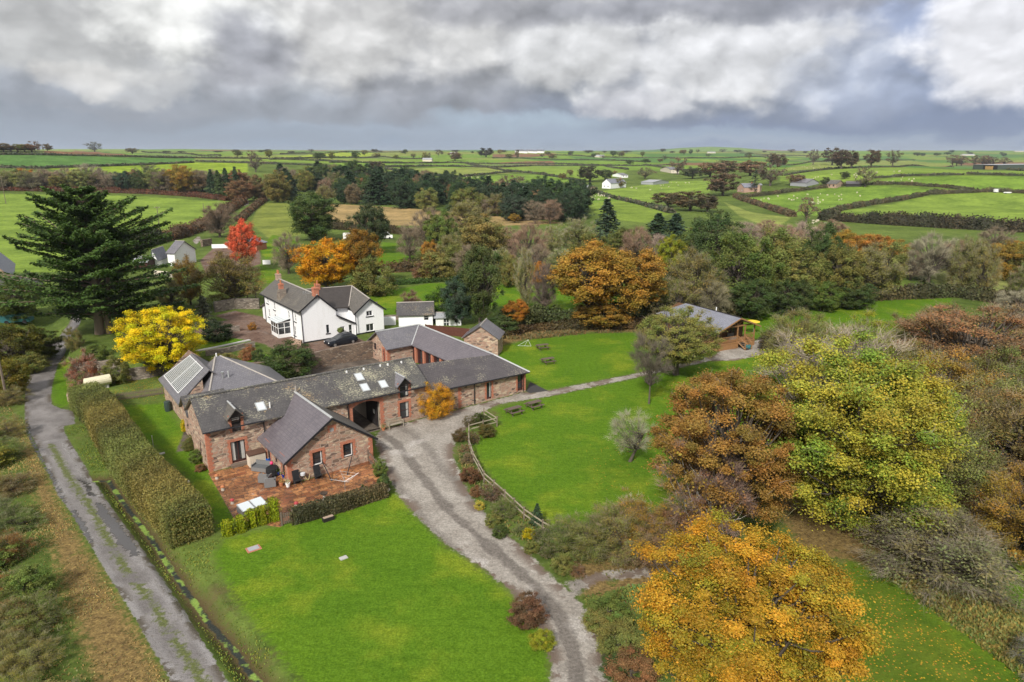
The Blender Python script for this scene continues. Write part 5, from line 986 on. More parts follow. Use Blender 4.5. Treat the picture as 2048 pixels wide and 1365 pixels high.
# ------------------------------------------------------------------ hedges: one leafy ribbon each
def ribbon(pts, step):
    out = []
    for a, b in zip(pts[:-1], pts[1:]):
        a, b = np.array(a), np.array(b); n = max(1, int(np.ceil(np.hypot(*(b-a))/step)))
        for i in range(n): out.append(a+(b-a)*i/n)
    out.append(np.array(pts[-1])); return np.array(out)
def hedge(pts, w, h, tint, label, ls=.5, dens=6., seed=0, top=None, group=None, name='hedge', rag=.25, twig=0., cap=None, cat='hedge', zoff=0., square=False):
    """dark woody core plus leaf faces over it; pts are plan points, w and h metres"""
    rs = np.random.RandomState(seed+500); R = ribbon(pts, max(1.0, ls*2)); n = len(R); d = np.gradient(R, axis=0); d /= np.linalg.norm(d, axis=1, keepdims=True)+1e-9; nn = np.stack([-d[:, 1], d[:, 0]], 1)
    z = height(R[:, 0], R[:, 1])+zoff; k = np.convolve(rs.normal(0, 1, n+8), np.ones(5)/5, 'same')[4:n+4]*rag*1.5; hh = np.maximum(h*(1+k), h*.35); ww = np.maximum(w*(1+k*.6), w*.45)
    prof = [(-.5, -.05), (-.5, .45), (-.42, .8), (-.2, .95), (.2, .95), (.42, .8), (.5, .45), (.5, -.05)] if not square else [(-.5, -.05), (-.5, .5), (-.5, .93), (-.44, .97), (.44, .97), (.5, .93), (.5, .5), (.5, -.05)]
    prof = np.array(prof); m = len(prof); sh = .86
    core = np.stack([np.stack([R[:, 0]+nn[:, 0]*ww*a*sh, R[:, 1]+nn[:, 1]*ww*a*sh, z+hh*b*sh], 1) for a, b in prof], 1); core += rs.normal(0, .05*min(w, h), core.shape)
    i = np.arange(n-1)[:, None]*m; j = np.arange(m-1)[None, :]; F = np.stack([i+j, i+j+1, i+m+j+1, i+m+j], -1).reshape(-1, 4)[:, ::-1]; V_ = core.reshape(-1, 3)
    E_ = [np.array([[0, 1, 2, 7], [2, 3, 4, 7], [4, 5, 6, 7]])+o for o in (0, (n-1)*m)]; F = np.concatenate([F]+E_)
    L = np.hypot(*np.diff(R, axis=0).T).sum(); nl = int(min(cap or 60000, L*(w+2*h)*dens/ls**2*.5)); parts = [(V_, F)]; tone = [np.full(len(F), .12)]; hue = [np.full(len(F), .4)]
    u = rs.rand(nl)*(n-1); i0 = np.minimum(u.astype(int), n-2); fr = (u-i0)[:, None]; C = R[i0]*(1-fr)+R[i0+1]*fr; N = nn[i0]*(1-fr)+nn[i0+1]*fr; zz = z[i0]*(1-fr[:, 0])+z[i0+1]*fr[:, 0]; H = hh[i0]*(1-fr[:, 0])+hh[i0+1]*fr[:, 0]; Wd = ww[i0]*(1-fr[:, 0])+ww[i0+1]*fr[:, 0]
    per = np.concatenate([[0], np.cumsum(np.hypot(np.diff(prof[:, 0])*w, np.diff(prof[:, 1])*h))]); s = rs.rand(nl)*per[-1]; q = np.clip(np.searchsorted(per, s)-1, 0, m-2); f = ((s-per[q])/(per[q+1]-per[q]))[:, None]; ab = prof[q]*(1-f)+prof[q+1]*f; dp = (prof[q+1]-prof[q])*np.array((w, h)); nrm2 = np.stack([-dp[:, 1], dp[:, 0]], 1); nrm2 /= np.linalg.norm(nrm2, axis=1, keepdims=True)+1e-9
    out = rs.normal(.0, .10 if square else .2, nl)*min(w, h)*(.35 if square else .6); c = np.stack([C[:, 0]+N[:, 0]*(ab[:, 0]*Wd+nrm2[:, 0]*out), C[:, 1]+N[:, 1]*(ab[:, 0]*Wd+nrm2[:, 0]*out), zz+ab[:, 1]*H+nrm2[:, 1]*out], 1)
    on = np.stack([N[:, 0]*nrm2[:, 0], N[:, 1]*nrm2[:, 0], nrm2[:, 1]], 1); on = on*.8+rnd_unit(rs, nl)*.8; on /= np.linalg.norm(on, axis=1, keepdims=True)
    ne = int(w*h*dens/ls**2*.5)
    for i_, sg in ((0, -1), (n-1, 1)):
        a_ = rs.uniform(-.5, .5, ne)*ww[i_]; b_ = rs.uniform(0, .95, ne)*hh[i_]; o_ = rs.normal(.12, .09, ne); cc = np.stack([R[i_, 0]+nn[i_, 0]*a_+d[i_, 0]*sg*o_, R[i_, 1]+nn[i_, 1]*a_+d[i_, 1]*sg*o_, z[i_]+b_], 1); no = np.array((d[i_, 0]*sg, d[i_, 1]*sg, .1))+rnd_unit(rs, ne)*.7
        v_, f_ = leaf_quads(rs, cc, no/np.linalg.norm(no, axis=1, keepdims=True), ls*rs.uniform(.6, 1.4, ne)); parts.append((v_, f_)); tone.append(np.clip(rs.normal(.5, .2, ne), 0, 1)); hue.append(rs.rand(ne))
    ph = rs.rand(8)*6; cl = .5+.22*np.sin(u/ (n-1)*L*.55+ph[0])+.18*np.sin(u/(n-1)*L*1.7+ph[1]+ab[:, 0]*5)+.12*np.sin(u/(n-1)*L*.21+ph[2])
    v, f_ = leaf_quads(rs, c, on, ls*rs.uniform(.6, 1.4, nl)); parts.append((v, f_)); tn = np.clip(cl+rs.normal(0, .18, nl), 0, 1); hu = np.clip(.5+.45*np.sin(u/(n-1)*L*.33+ph[3])+rs.normal(0, .2, nl), 0, 1); tone.append(tn); hue.append(hu)
    V_, F_ = join(parts); me = np_mesh(name, V_, F_, {'tone': np.concatenate(tone), 'hue': np.concatenate(hue)}); me.materials.append(M_LEAF)
    o = link(name, me); o.color = (*(TINT[tint] if isinstance(tint, str) else tint), 1); tag(o, label, cat, group)
    return o
def wall_run(pts, th, h, m, name, label, zb=None, cat='wall', capm=None, drop=.6):
    """masonry garden wall following plan points; top h above its own foot, running into the ground"""
    mb = MB(); R = [np.array(p[:2]) for p in pts]; n = len(R); z = [hz(*p) if zb is None else zb for p in R]; d = [R[min(i+1, n-1)]-R[max(i-1, 0)] for i in range(n)]; nn = [np.array((-q[1], q[0]))/np.hypot(*q)*th/2 for q in d]; hs_ = h if hasattr(h, '__len__') else [h]*n
    L = [R[i]+nn[i] for i in range(n)]; Q = [R[i]-nn[i] for i in range(n)]
    for i in range(n-1):
        a, b = i, i+1; pt = lambda p, zz: (p[0], p[1], zz)
        mb.poly([pt(Q[a], z[a]-drop), pt(Q[b], z[b]-drop), pt(Q[b], z[b]+hs_[b]), pt(Q[a], z[a]+hs_[a])]); mb.poly([pt(L[b], z[b]-drop), pt(L[a], z[a]-drop), pt(L[a], z[a]+hs_[a]), pt(L[b], z[b]+hs_[b])]); mb.poly([pt(Q[a], z[a]+hs_[a]), pt(Q[b], z[b]+hs_[b]), pt(L[b], z[b]+hs_[b]), pt(L[a], z[a]+hs_[a])])
    for i in (0, n-1): mb.poly([(*Q[i], z[i]-drop), (*L[i], z[i]-drop), (*L[i], z[i]+hs_[i]), (*Q[i], z[i]+hs_[i])])
    return tag(mb.build(name, m), label, cat)
# ================================================================== trees and hedges, nearest first
FG = tree_meshes
big_orange = FG('maple', 201, (6.3, 4.0, 4.2, 4.0, .1, .20), 560, 280000, .078, .44, 2.0, .26, flat=.8)
def T3(mesh, kind, px, py, zc, w, h, tint, label, twig='bare', **k):
    """near tree placed by the photo position of its crown centre, zc metres up"""
    x, y = pz(px, py, zc); z = hz(x, y); return put_tree(kind, (x, y, z-.05), w, h, tint, label, None, twig, meshes=mesh, jit=0, **k)
T3(big_orange, 'leafy', 1492, 1240, 5.6, 10.9, 9.4, (.45, .262, .022), 'round amber orange tree at the bottom edge beside the gravel drive', rz=.6)
big_orange[1].materials.clear(); big_orange[1].materials.append(M_LEAFV)
lime = FG('ash', 202, (5.4, 4.5, 5.0, 3.9, .1, .34), 420, 240000, .084, .62, 1.6, .26, flat=.75, twig=1500, tw=.02)
T3(lime, 'leafy', 1718, 880, 7.2, 15.6, 14.2, (.35, .335, .04), 'large yellow green tree between the brown oak and the bare thicket', 'olive', rz=2.2)
lime[1].materials.clear(); lime[1].materials.append(M_LEAFV)
brown = FG('brownoak', 203, (6.0, 4.0, 4.4, 3.8, .4, .36), 320, 150000, .092, .48, 1.2, .26, flat=.75, twig=1200, tw=.02)
T3(brown, 'leafy', 1465, 905, 6.2, 11.6, 12.2, (.27, .155, .038), 'bronze brown leafed oak left of the yellow green tree', 'brown', rz=1.0)
T3(FG('bareash', 204, (5.6, 4.3, 4.4, 3.6, .2, .3), 120, 0, .3, .95, 1.0, .24, twig=9000, tw=.018, take=1), 'bare', 1690, 735, 7.5, 14, 11.5, 'rust', 'leafless pinkish grey tree rising behind the yellow green tree', (.31, .26, .195), rz=.3)
T3(FG('rustoak', 205, (6.6, 3.2, 3.3, 4.0, .35, .3), 240, 40000, .10, .6, 1.8, .3, flat=.6, twig=4200, tw=.018, take=1), 'thin', 1955, 690, 7.0, 17.0, 11.5, (.26, .145, .07), 'spreading russet oak with showing limbs near the right edge', (.22, .16, .10), rz=4.0)
thick = [(1590, 690, 9, 'olive', (.25, .22, .15), 'pale leafless scrub tree left of the leafless pinkish grey tree'), (1800, 770, 11, 'olive', (.25, .22, .145), 'thin mauve brown tree below the russet oak'), (1880, 800, 11, 'amber', (.24, .20, .13), 'thin amber leaved tree with rosy twigs at the right of the yellow green tree'), (1950, 860, 12, 'olive', (.22, .19, .115), 'dim olive thicket tree right of the yellow green crown'), (2030, 900, 12, (.22, .15, .055), (.22, .17, .11), 'russet twigged tree at the right edge below the oak'), (1870, 930, 9, 'moss', (.2, .175, .105), 'low dark thicket tree beside the leaf covered ground'), (1990, 790, 9, 'moss', (.18, .15, .1), 'grey twigged tree between the russet oak and the right edge'), (1740, 700, 9, 'lime', (.22, .18, .13), 'thin yellowing tree standing behind the right shoulder of the yellow green tree'), (1850, 690, 9, 'olive', (.19, .15, .1), 'brown twiggy tree in front of the russet oak'), (2060, 1000, 8, 'amber', (.25, .185, .125), 'rusty scrub tree on the right edge above the small lawn'), (1560, 760, 7, 'pale', (.24, .23, .14), 'thin pale shrub tree in front of the cabin path')]
thm = [FG('thicket', 206+i, (5.2, 4.4, 4.4, 3.8, .2, .32), 170, 48000, .105, .75, .9, .2, twig=3600, tw=.016, take=1) for i in range(3)]
for i, (px, py, w, ti, tw, lb) in enumerate(thick): T3(thm[i % 3], 'thin', px, py, 4.5, w, 9 if w > 8 else 6.5, ti, lb, tw)
greyw = FG('greywillow', 210, (3.2, 5.6, 3.2, 3.9, .3, .3), 110, 14000, .16, 1.1, .6, .2, twig=6500, tw=.014, droop=.35, take=1)
T3(greyw, 'twiggy', 1890, 1110, 2.0, 10.0, 5.2, (.17, .165, .075), 'grey leafless willow bush arching over the lower lawn', (.235, .20, .145), cat='bush', name='willow_bush')
T3(greyw, 'twiggy', 2110, 1290, 2.0, 4, 3.0, 'moss', 'grey willow bush cut by the right edge below the lawn', (.25, .24, .2), cat='bush', name='willow_bush')
# birch clump and scrub between the lawn and the amber tree
bir = FG('birch', 211, (6.0, 3.9, 4.6, 2.9, .2, .3), 46, 900, .26, .95, 1.5, .13, twig=3200, tw=.02, take=1, lean=(.7, .3)); bir[0].materials.clear(); bir[0].materials.append(M_BIRCH)
T3(bir, 'thin', 1400, 985, 4.5, 6.2, 8.6, 'amber', 'slender birch with pale stems and thin pinkish twigs', (.23, .155, .115), rz=1.2); T3(bir, 'thin', 1432, 1010, 4, 5, 7.4, 'rust', 'smaller birch with rosy bare twigs beside the slender birch', (.24, .15, .12), rz=3.2)
scr = [(1175, 1072, 5.2, 3.0, 'moss', 'olive', 'dark evergreen bush at the end of the post and rail fence'), (1120, 1075, 3.4, 2.4, 'green', 'olive', 'rough green bush in front of the rail fence end'), (1235, 1062, 5.6, 3.4, 'olive', 'brown', 'olive and gold bush behind the side path'), (1290, 1055, 5.8, 3.6, 'amber', 'brown', 'brown bush with gold leaves near the side path'), (1345, 1060, 5, 3.2, 'rust', 'rust', 'russet twiggy bush under the birch'), (1320, 1100, 4.6, 2.6, 'brown', 'rust', 'low brown bush beside the amber tree'), (1265, 1025, 3.6, 3.2, 'amber', 'pale', 'loose twiggy bush on the lawn edge'), (1395, 1075, 5, 2.6, 'rust', 'rust', 'rusty bush hugging the top of the amber tree')]
sm3 = [FG('nearscrub', 214+i, (3.6, 5.8, 3.8, 3.9, .3, .4), 140, 28000, .105, .85, .3, .14, twig=2000, tw=.03, take=.6) for i in range(3)]
for i, (px, py, w, h, ti, tw, lb) in enumerate(scr):
    T3(sm3[i % 3], 'scrub', px, py, h*.45, w, h, ti, lb, tw)
for px, py, w, h, ti, lb in ((1215, 1222, 3.0, 1.5, 'green', 'dense green shrub beside the drive below the side path'), (1245, 1285, 3.2, 1.6, 'moss', 'mossy green shrub at the left foot of the amber tree'), (1262, 1340, 3.0, 1.4, 'rust', 'dull brown shrub beside the drive at the bottom'), (1230, 1330, 1.8, .9, 'dark', 'dark low shrub on the drive verge'), (1055, 1222, 2.3, 1.7, (.15, .085, .05), 'round russet brown shrub on the drive side of the front lawn'), (1085, 1280, 1.5, 1.1, 'lime', 'small yellow green shrub on the front lawn edge'), (1200, 1245, 2.2, 1.2, 'olive', 'olive shrub on the drive verge by the side path')):
    T3(KIND['bush', _tn[0] % 3], 'bush', px, py, h*.4, w, h, ti, lb)
# lawn trees
T('bare', 1298, 808, 92, 668, 'rust', meshes=FG('slimtree', 231, (6.6, 3.4, 3.0, 3.3, .2, .3), 60, 0, .3, .9, 2.6, .13, twig=5200, tw=.02, take=1), label='small leafless tree standing on the lawn by the gravel path', twig=(.145, .12, .085))
T3(FG('sallow', 216, (5.6, 4.3, 3.6, 3.8, .4, .2), 280, 60000, .11, .5, 1.8, .24, flat=.9, take=1, twig=1200, tw=.02), 'leafy', 1356, 682, 4.6, 11.5, 8.6, (.23, .235, .06), 'domed olive yellow sallow tree in front of the cabin')
T3(FG('appletree', 217, (6.2, 3.4, 3.2, 4.0, .2, .25), 60, 900, .16, 1.0, 2.8, .24, twig=4200, tw=.016, take=1, lean=(2.2, .3)), 'thin', 1262, 866, 2.9, 5.6, 5.0, 'pale', 'leaning lichen grey apple tree on the lower lawn', (.29, .28, .19), rz=-.3)
# cedar-like cypress: flat layered boughs round a pale trunk
def cypress():
    rs = np.random.RandomState(77); parts = [tube_np([(-.6, 0, -.3), (-.4, 0, 3), (0, 0, 8), (0, 0, 21)], [.75, .6, .5, .08], 9), tube_np([(.7, .2, -.3), (.8, .2, 3), (1.6, .3, 7), (2.2, .3, 13)], [.5, .42, .3, .08], 8)]; c, nr, tone, sz = [], [], [], []
    for i in range(210):
        f = rs.rand()**.9; z = 2.2+19*f; az = rs.uniform(0, 2*pi); Rm = 10.2*(1+.20*sin(2*az+1)+.16*sin(3*az+f*9))*(1-f**2.1)**.66*(.72+.28*min(1, f*4))+.8; L = Rm*rs.uniform(.5, 1.08); rise = rs.uniform(.02, .30)+.25*f; tn = rs.uniform(.25, .85)
        parts.append(tube_np([(0, 0, z-.5), (cos(az)*L*.5, sin(az)*L*.5, z+rise*L*.35), (cos(az)*L*.97, sin(az)*L*.97, z+rise*L)], [.16, .10, .03], 4))
        for q in range(int(50+48*L)):
            u = rs.uniform(.25, 1.04); wd = (.36*L*(1.12-u)+.35); w = rs.uniform(-1, 1)*wd; zz = z+rise*L*u**1.3+rs.normal(0, .13)-.10*abs(w)
            c.append((cos(az)*L*u-sin(az)*w, sin(az)*L*u+cos(az)*w, zz)); nr.append((rs.normal(0, .45), rs.normal(0, .45), 1)); tone.append(np.clip(tn+rs.normal(0, .17), 0, 1)); sz.append(rs.uniform(.35, .75))
    V_, F_ = join(parts); tm = np_mesh('cypress_trunk', V_, F_, smooth=True); tm.materials.append(mat('cypress_bark', lambda t, p: (t.set(p.inputs['Base Color'], t.mix(t.noise(t.mapv(t.pos(), (4, 4, .8)), 1.5, 5), (.11, .075, .055), (.30, .22, .17))), None)[1]))
    nr = np.array(nr); nr /= np.linalg.norm(nr, axis=1, keepdims=True); v, f = leaf_quads(rs, np.array(c), nr, np.array(sz), .42); cm = np_mesh('cypress_crown', v, f, {'tone': tone, 'hue': rs.rand(len(f))*.5}); cm.materials.append(M_LEAF); return tm, cm, None
p_ = P(208, 668); put_tree('conifer', p_, 8, 10, (.072, .115, .028), 'huge dark layered cypress towering over the lane', None, meshes=cypress(), rz=0, jit=0, name='cypress_tree')
T3(FG('yellowash', 218, (5.6, 4.1, 4.4, 3.9, .45, .28), 280, 80000, .115, .5, 1.6, .22, flat=.8), 'leafy', 324, 690, 4.4, 10.2, 8.8, (.66, .56, .012), 'brilliant yellow tree behind the glazed outbuilding')
# around the house and lane
L1 = [('leafy', 655, 588, 118, 484, (.52, .26, .012), 'golden orange tree directly behind the white farmhouse', 'bare'), ('tall', 722, 575, 78, 462, (.26, .15, .025), 'tall amber and green tree right of the golden orange tree', 'bare'), ('bush', 745, 590, 86, 520, 'moss', 'wide olive green bush behind the farmhouse garden', 'bare'), ('tall', 628, 482, 104, 388, (.075, .115, .032), 'broad dark pine by the stubble field', 'bare'), ('tall', 748, 508, 78, 412, (.065, .09, .04), 'dark evergreen tree shading the garden lawn', 'bare'),
      ('bare', 578, 548, 60, 468, 'rust', 'leafless grey brown tree left of the golden orange tree', (.21, .165, .11)), ('leafy', 490, 545, 60, 444, (.60, .12, .06), 'scarlet red tree beside the white cottage yard', 'bare'), ('thin', 465, 610, 124, 506, (.21, .175, .05), 'broad olive brown tree behind the farmhouse drive', (.19, .145, .075)), ('conifer', 410, 652, 40, 592, (.11, .11, .075), 'small grey green conifer on the drive bank', 'bare'), ('bush', 434, 680, 60, 642, (.028, .045, .018), 'black green rounded shrub on the drive bank', 'bare'), ('thin', 382, 610, 66, 515, 'amber', 'half bare tree with amber leaves below the white cottage', (.19, .14, .075)), ('thin', 345, 620, 60, 560, 'olive', 'dim twiggy tree between the cypress and the drive', (.18, .15, .11)),
      ('bare', 440, 475, 72, 408, 'rust', 'leafless tree on the hedge above the white cottage', (.17, .12, .08)), ('scrub', 175, 770, 62, 702, (.27, .125, .085), 'pink brown shrub above the curved stone wall', 'pink'), ('bush', 235, 765, 50, 712, 'moss', 'dull green shrub beside the pink brown shrub', 'bare'), ('scrub', 150, 700, 40, 655, 'olive', 'loose olive shrub at the bend of the lane', 'olive'), ('bush', 275, 660, 60, 615, 'olive', 'olive shrub behind the yellow tree', 'bare'), ('bush', 195, 715, 50, 688, 'green', 'low green shrub under the cypress', 'bare'), ('low', 35, 640, 90, 560, (.085, .115, .022), 'yellow green tree below the left stone barn', 'bare'),
      ('bush', 576, 748, 112, 690, (.055, .085, .02), 'large dark green shrub on the courtyard wall', 'bare'), ('bush', 497, 720, 32, 690, (.34, .16, .08), 'peach coloured hydrangea bush on the garden terrace', 'bare'), ('bush', 517, 722, 24, 698, 'dark', 'dark shrub beside the peach hydrangea', 'bare'), ('bush', 448, 728, 44, 708, 'olive', 'low olive shrub behind the hipped roof', 'bare'), ('twiggy', 825, 622, 46, 580, 'rust', 'leafless brown shrub on the garden behind the farmhouse', 'rust'), ('bush', 815, 628, 40, 600, (.085, .05, .035), 'dark purple brown shrub beside the garden pond', 'bare'), ('bush', 505, 660, 16, 645, 'orange', 'small orange shrub beside the glazed porch', 'bare'),
      ('bush', 878, 640, 60, 577, 'laurel', 'round glossy green laurel near the white hut', 'bare'), ('tall', 918, 650, 70, 556, 'darkblue', 'blue green evergreen tree right of the laurel', 'bare'), ('tall', 960, 648, 88, 496, (.085, .115, .036), 'tall ivy dark tree behind the stone shed', 'bare'), ('bush', 970, 690, 50, 655, 'green', 'green bush leaning on the stone shed', 'bare'), ('bush', 1005, 660, 60, 630, 'dark', 'dark green bush on the bank right of the stone shed', 'bare'), ('leafy', 1032, 648, 58, 602, (.38, .17, .025), 'small orange tree on the garden bank', 'bare'), ('thin', 1050, 615, 40, 498, 'pale', 'slim pale green tree behind the small orange tree', 'pale'), ('leafy', 1076, 580, 40, 526, 'orange', 'orange topped young tree left of the big oak', 'bare'), ('bare', 1088, 625, 56, 528, 'rust', 'drooping brown leafless tree left of the big oak', (.17, .125, .095)), ('low', 1017, 575, 46, 510, 'olive', 'small olive tree on the back garden lawn', 'bare'),
      ('leafy', 1175, 632, 165, 488, (.34, .205, .034), 'broad golden brown oak at the edge of the garden', 'bare'), ('leafy', 1268, 636, 140, 505, (.32, .19, .034), 'right hand companion of the broad golden brown oak', 'bare'), ('bush', 1200, 650, 110, 605, (.30, .18, .034), 'low golden brown oak boughs above the dark bank', 'bare'), ('bush', 875, 555, 90, 505, 'olive', 'olive bush on the back garden hedge', 'bare'), ('bush', 910, 555, 60, 490, 'moss', 'mossy green bush on the back garden hedge', 'bare'), ('scrub', 845, 556, 50, 525, 'rust', 'russet scrub at the end of the garden hedge', 'rust'), ('bush', 1545, 700, 58, 664, (.05, .042, .028), 'dark twiggy bush at the end of the cabin path', 'bare'), ('twiggy', 1570, 705, 50, 680, 'rust', 'thin bare shrub beside the dark cabin bush', 'pale'),
      ('low', 30, 735, 110, 650, (.115, .115, .02), 'yellow and green hedgerow tree left of the lane', 'bare'), ('low', 85, 720, 70, 660, (.085, .105, .022), 'leafy green hedgerow tree at the bend of the lane', 'bare'), ('bush', 20, 790, 70, 720, (.17, .145, .02), 'golden green bush by the telegraph pole', 'bare'), ('bush', 65, 745, 60, 705, 'moss', 'mossy bush on the lane bank', 'bare')]
for k, x, y, w, t, ti, lb, tw in L1: T(k, x, y, w, t, ti, lb, twig=tw, jit=.03)
# left roadside growth: bushes one by one down the bank
rs = np.random.RandomState(5); lb_ = ['dark green', 'olive', 'brown', 'yellow green', 'russet', 'grey green']; lt_ = ['green', 'olive', (.19, .14, .055), (.24, .235, .04), (.26, .14, .045), (.14, .17, .075)]; sp_ = 0
where_ = ['beside the telegraph pole', 'above the brown verge', 'on the lane bank', 'at the wide bend of the verge', 'on the left edge', 'near the bottom of the bank', 'in the bottom left corner']
for y in (760, 815, 870, 925, 985, 1050, 1120, 1195, 1270, 1340, 1430):
    xr = np.interp(y, [760, 870, 1050, 1195, 1340, 1430], [60, 45, 66, 82, 100, 110])
    for x in np.arange(-20 if y < 1250 else 10, xr, 48):
        i = rs.randint(0, 6); k = rs.randint(0, 3); hh = rs.uniform(1.3, 2.6); w = rs.uniform(2.6, 4.2); q = P(x+rs.uniform(-12, 12), y+rs.uniform(-14, 14)); put_tree('bush', (q[0], q[1], q[2]-.1), w, hh, lt_[i], '%s roadside bush in the wild growth left of the lane' % lb_[i], 'roadside bushes along the lane', 'olive', meshes=(sm3[k] if rs.rand() < .6 else KIND['bush', k]))
# woods: every tree an object; those that look alike share a label
GR = 'trees of the %s'
KD = {'b': ('bare', 'leafless'), 't': ('thin', 'half bare'), 'l': ('low', 'leafy'), 'y': ('leafy', 'leafy'), 'c': ('conifer', 'conifer'), 'p': ('pine', 'pine')}
TC = {'rust': 'rust brown', 'olive': 'olive', 'green': 'mid green', 'dark': 'dark green', 'darkblue': 'blue green', 'pale': 'pale green', 'amber': 'amber', 'orange': 'orange', 'brown': 'brown', 'moss': 'mossy green', 'con': 'dark', 'pink': 'pinkish', 'lime': 'yellow green', 'oak': 'golden brown'}
NW = ['', 'first', 'second', 'third', 'fourth', 'fifth', 'sixth', 'seventh', 'eighth', 'ninth', 'tenth', 'eleventh', 'twelfth']; NC = ['', 'one', 'two', 'three', 'four', 'five', 'six', 'seven', 'eight', 'nine', 'ten', 'eleven', 'twelve']
def wood(area, rows):
    kinds = {}
    for r in rows: kinds.setdefault((KD[r[0]][1], r[5]), []).append(r)
    for rs_ in kinds.values(): rs_.sort(key=lambda r: r[1])
    for r in rows:
        k, x, y, w, t, ti = r; kk, kn = KD[k]; same = kinds[kn, ti]; n = len(same); noun = kn if kn in ('conifer', 'pine') else kn+' tree'
        if n == 1: lab = 'the only %s %s in the %s' % (TC[ti], noun, area)
        elif n <= 12: i = [q is r for q in same].index(True)+1; lab = '%s from left of %s %s %ss in the %s' % (NW[i], NC[n], TC[ti], noun, area)
        else: lab = '%s %s in the %s' % (TC[ti], noun, area)
        if len(lab.split()) > 16: lab = lab.replace(' in the ', ' in ').replace(' the ', ' ')
        if len(lab.split()) > 16: lab = lab.replace('half bare', 'thin')
        T(kk, x, y, w, t, ti, lab, GR % area, twig={'rust': (.27, .175, .115), 'brown': (.215, .165, .11), 'pink': (.32, .24, .19), 'olive': (.24, .215, .125), 'pale': (.31, .28, .19)}.get(ti, 'bare'), jit=.10)
wood('tree belt behind the garden', [('b', 858, 505, 76, 418, 'brown'), ('l', 882, 512, 70, 424, 'green'), ('t', 935, 470, 86, 404, 'olive'), ('l', 968, 540, 108, 436, 'olive'), ('b', 1055, 545, 84, 446, 'rust'), ('t', 1105, 515, 46, 452, 'pale'), ('t', 1155, 508, 70, 438, 'pale'), ('c', 1212, 492, 66, 400, 'darkblue'), ('t', 905, 545, 60, 470, 'olive'), ('b', 1020, 520, 60, 455, 'rust'), ('b', 1075, 560, 60, 490, 'brown'), ('b', 820, 520, 50, 450, 'brown'), ('t', 1120, 560, 70, 500, 'pale'), ('b', 940, 560, 70, 490, 'brown'), ('l', 1180, 540, 70, 470, 'moss'), ('b', 890, 480, 60, 430, 'rust'), ('y', 860, 545, 40, 485, 'orange'), ('t', 1000, 560, 70, 500, 'pale')])
wood('wood behind the cabin', [('b', 1270, 545, 70, 455, 'rust'), ('b', 1315, 545, 60, 470, 'pink'), ('c', 1315, 485, 60, 428, 'con'), ('c', 1350, 490, 66, 428, 'darkblue'), ('l', 1250, 510, 70, 455, 'moss'), ('y', 1340, 560, 60, 475, 'lime'), ('l', 1420, 560, 112, 428, 'dark'), ('t', 1385, 620, 120, 502, 'olive'), ('l', 1470, 612, 130, 470, 'green'), ('l', 1385, 545, 90, 460, 'green'), ('l', 1530, 600, 120, 462, 'moss'), ('l', 1560, 612, 120, 480, 'moss'), ('b', 1560, 530, 90, 452, 'rust'), ('l', 1632, 600, 86, 452, 'dark'), ('t', 1600, 570, 90, 480, 'olive'), ('l', 1665, 612, 100, 490, 'moss'), ('t', 1720, 600, 120, 490, 'olive'), ('y', 1735, 545, 100, 470, 'orange'), ('y', 1680, 530, 80, 462, 'amber'), ('l', 1762, 592, 86, 488, 'olive'), ('y', 1780, 540, 60, 480, 'amber'), ('b', 1600, 510, 80, 445, 'pink'), ('b', 1420, 640, 80, 560, 'olive'), ('t', 1350, 640, 80, 560, 'moss'), ('l', 1580, 628, 80, 560, 'dark'), ('l', 1700, 618, 80, 560, 'dark'), ('l', 1500, 636, 90, 560, 'dark'), ('t', 1440, 500, 70, 440, 'olive'), ('b', 1490, 500, 70, 445, 'pink'), ('l', 1640, 622, 70, 565, 'green'), ('b', 1660, 480, 60, 440, 'rust'), ('b', 1530, 490, 60, 440, 'rust')])
wood('row right of the cabin wood', [('b', 1856, 565, 92, 468, 'pale'), ('t', 1925, 590, 64, 476, 'olive'), ('t', 1958, 596, 60, 484, 'olive'), ('b', 1900, 560, 70, 480, 'rust'), ('l', 2010, 560, 80, 484, 'amber'), ('l', 2050, 570, 70, 490, 'olive'), ('b', 1985, 520, 70, 455, 'brown'), ('t', 2035, 610, 60, 530, 'moss'), ('b', 1820, 560, 60, 500, 'brown'), ('b', 2030, 640, 80, 580, 'pale')])
rs = np.random.RandomState(11); rows = []
for i in range(150):
    u = rs.rand(); xb = 560+u*600; yt = np.interp(xb, [560, 700, 840, 930, 1160], [372, 366, 380, 398, 410]); yb_ = np.interp(xb, [560, 640, 700, 840, 930, 1130, 1160], [402, 405, 410, 420, 430, 446, 440]); y = yt+(yb_-yt)*rs.rand()**.8; big = rs.uniform(.85, 1.15)
    if rs.rand() < .70: rows.append(('c' if rs.rand() < .5 else 'l', xb, y, 44*big*y/400, y-50*big*(y/400)**1.6, rs.choice(['con', 'con', 'con', 'dark'])))
    else: rows.append((rs.choice(['b', 't', 'l']), xb, y, 40*big, y-40*big, rs.choice(['brown', 'rust', 'olive', 'moss'])))
rows.sort(key=lambda r: r[2]); wood('wood behind the stubble field', rows+[('l', 555, 405, 56, 344, 'olive'), ('l', 855, 424, 50, 378, 'pale'), ('l', 932, 432, 62, 378, 'moss'), ('l', 1030, 442, 58, 392, 'darkblue'), ('l', 520, 402, 50, 352, 'brown'), ('t', 650, 410, 40, 372, 'olive'), ('y', 1030, 446, 24, 428, 'amber'), ('b', 1100, 448, 50, 400, 'rust'), ('b', 1070, 448, 44, 402, 'brown')])
rows = []
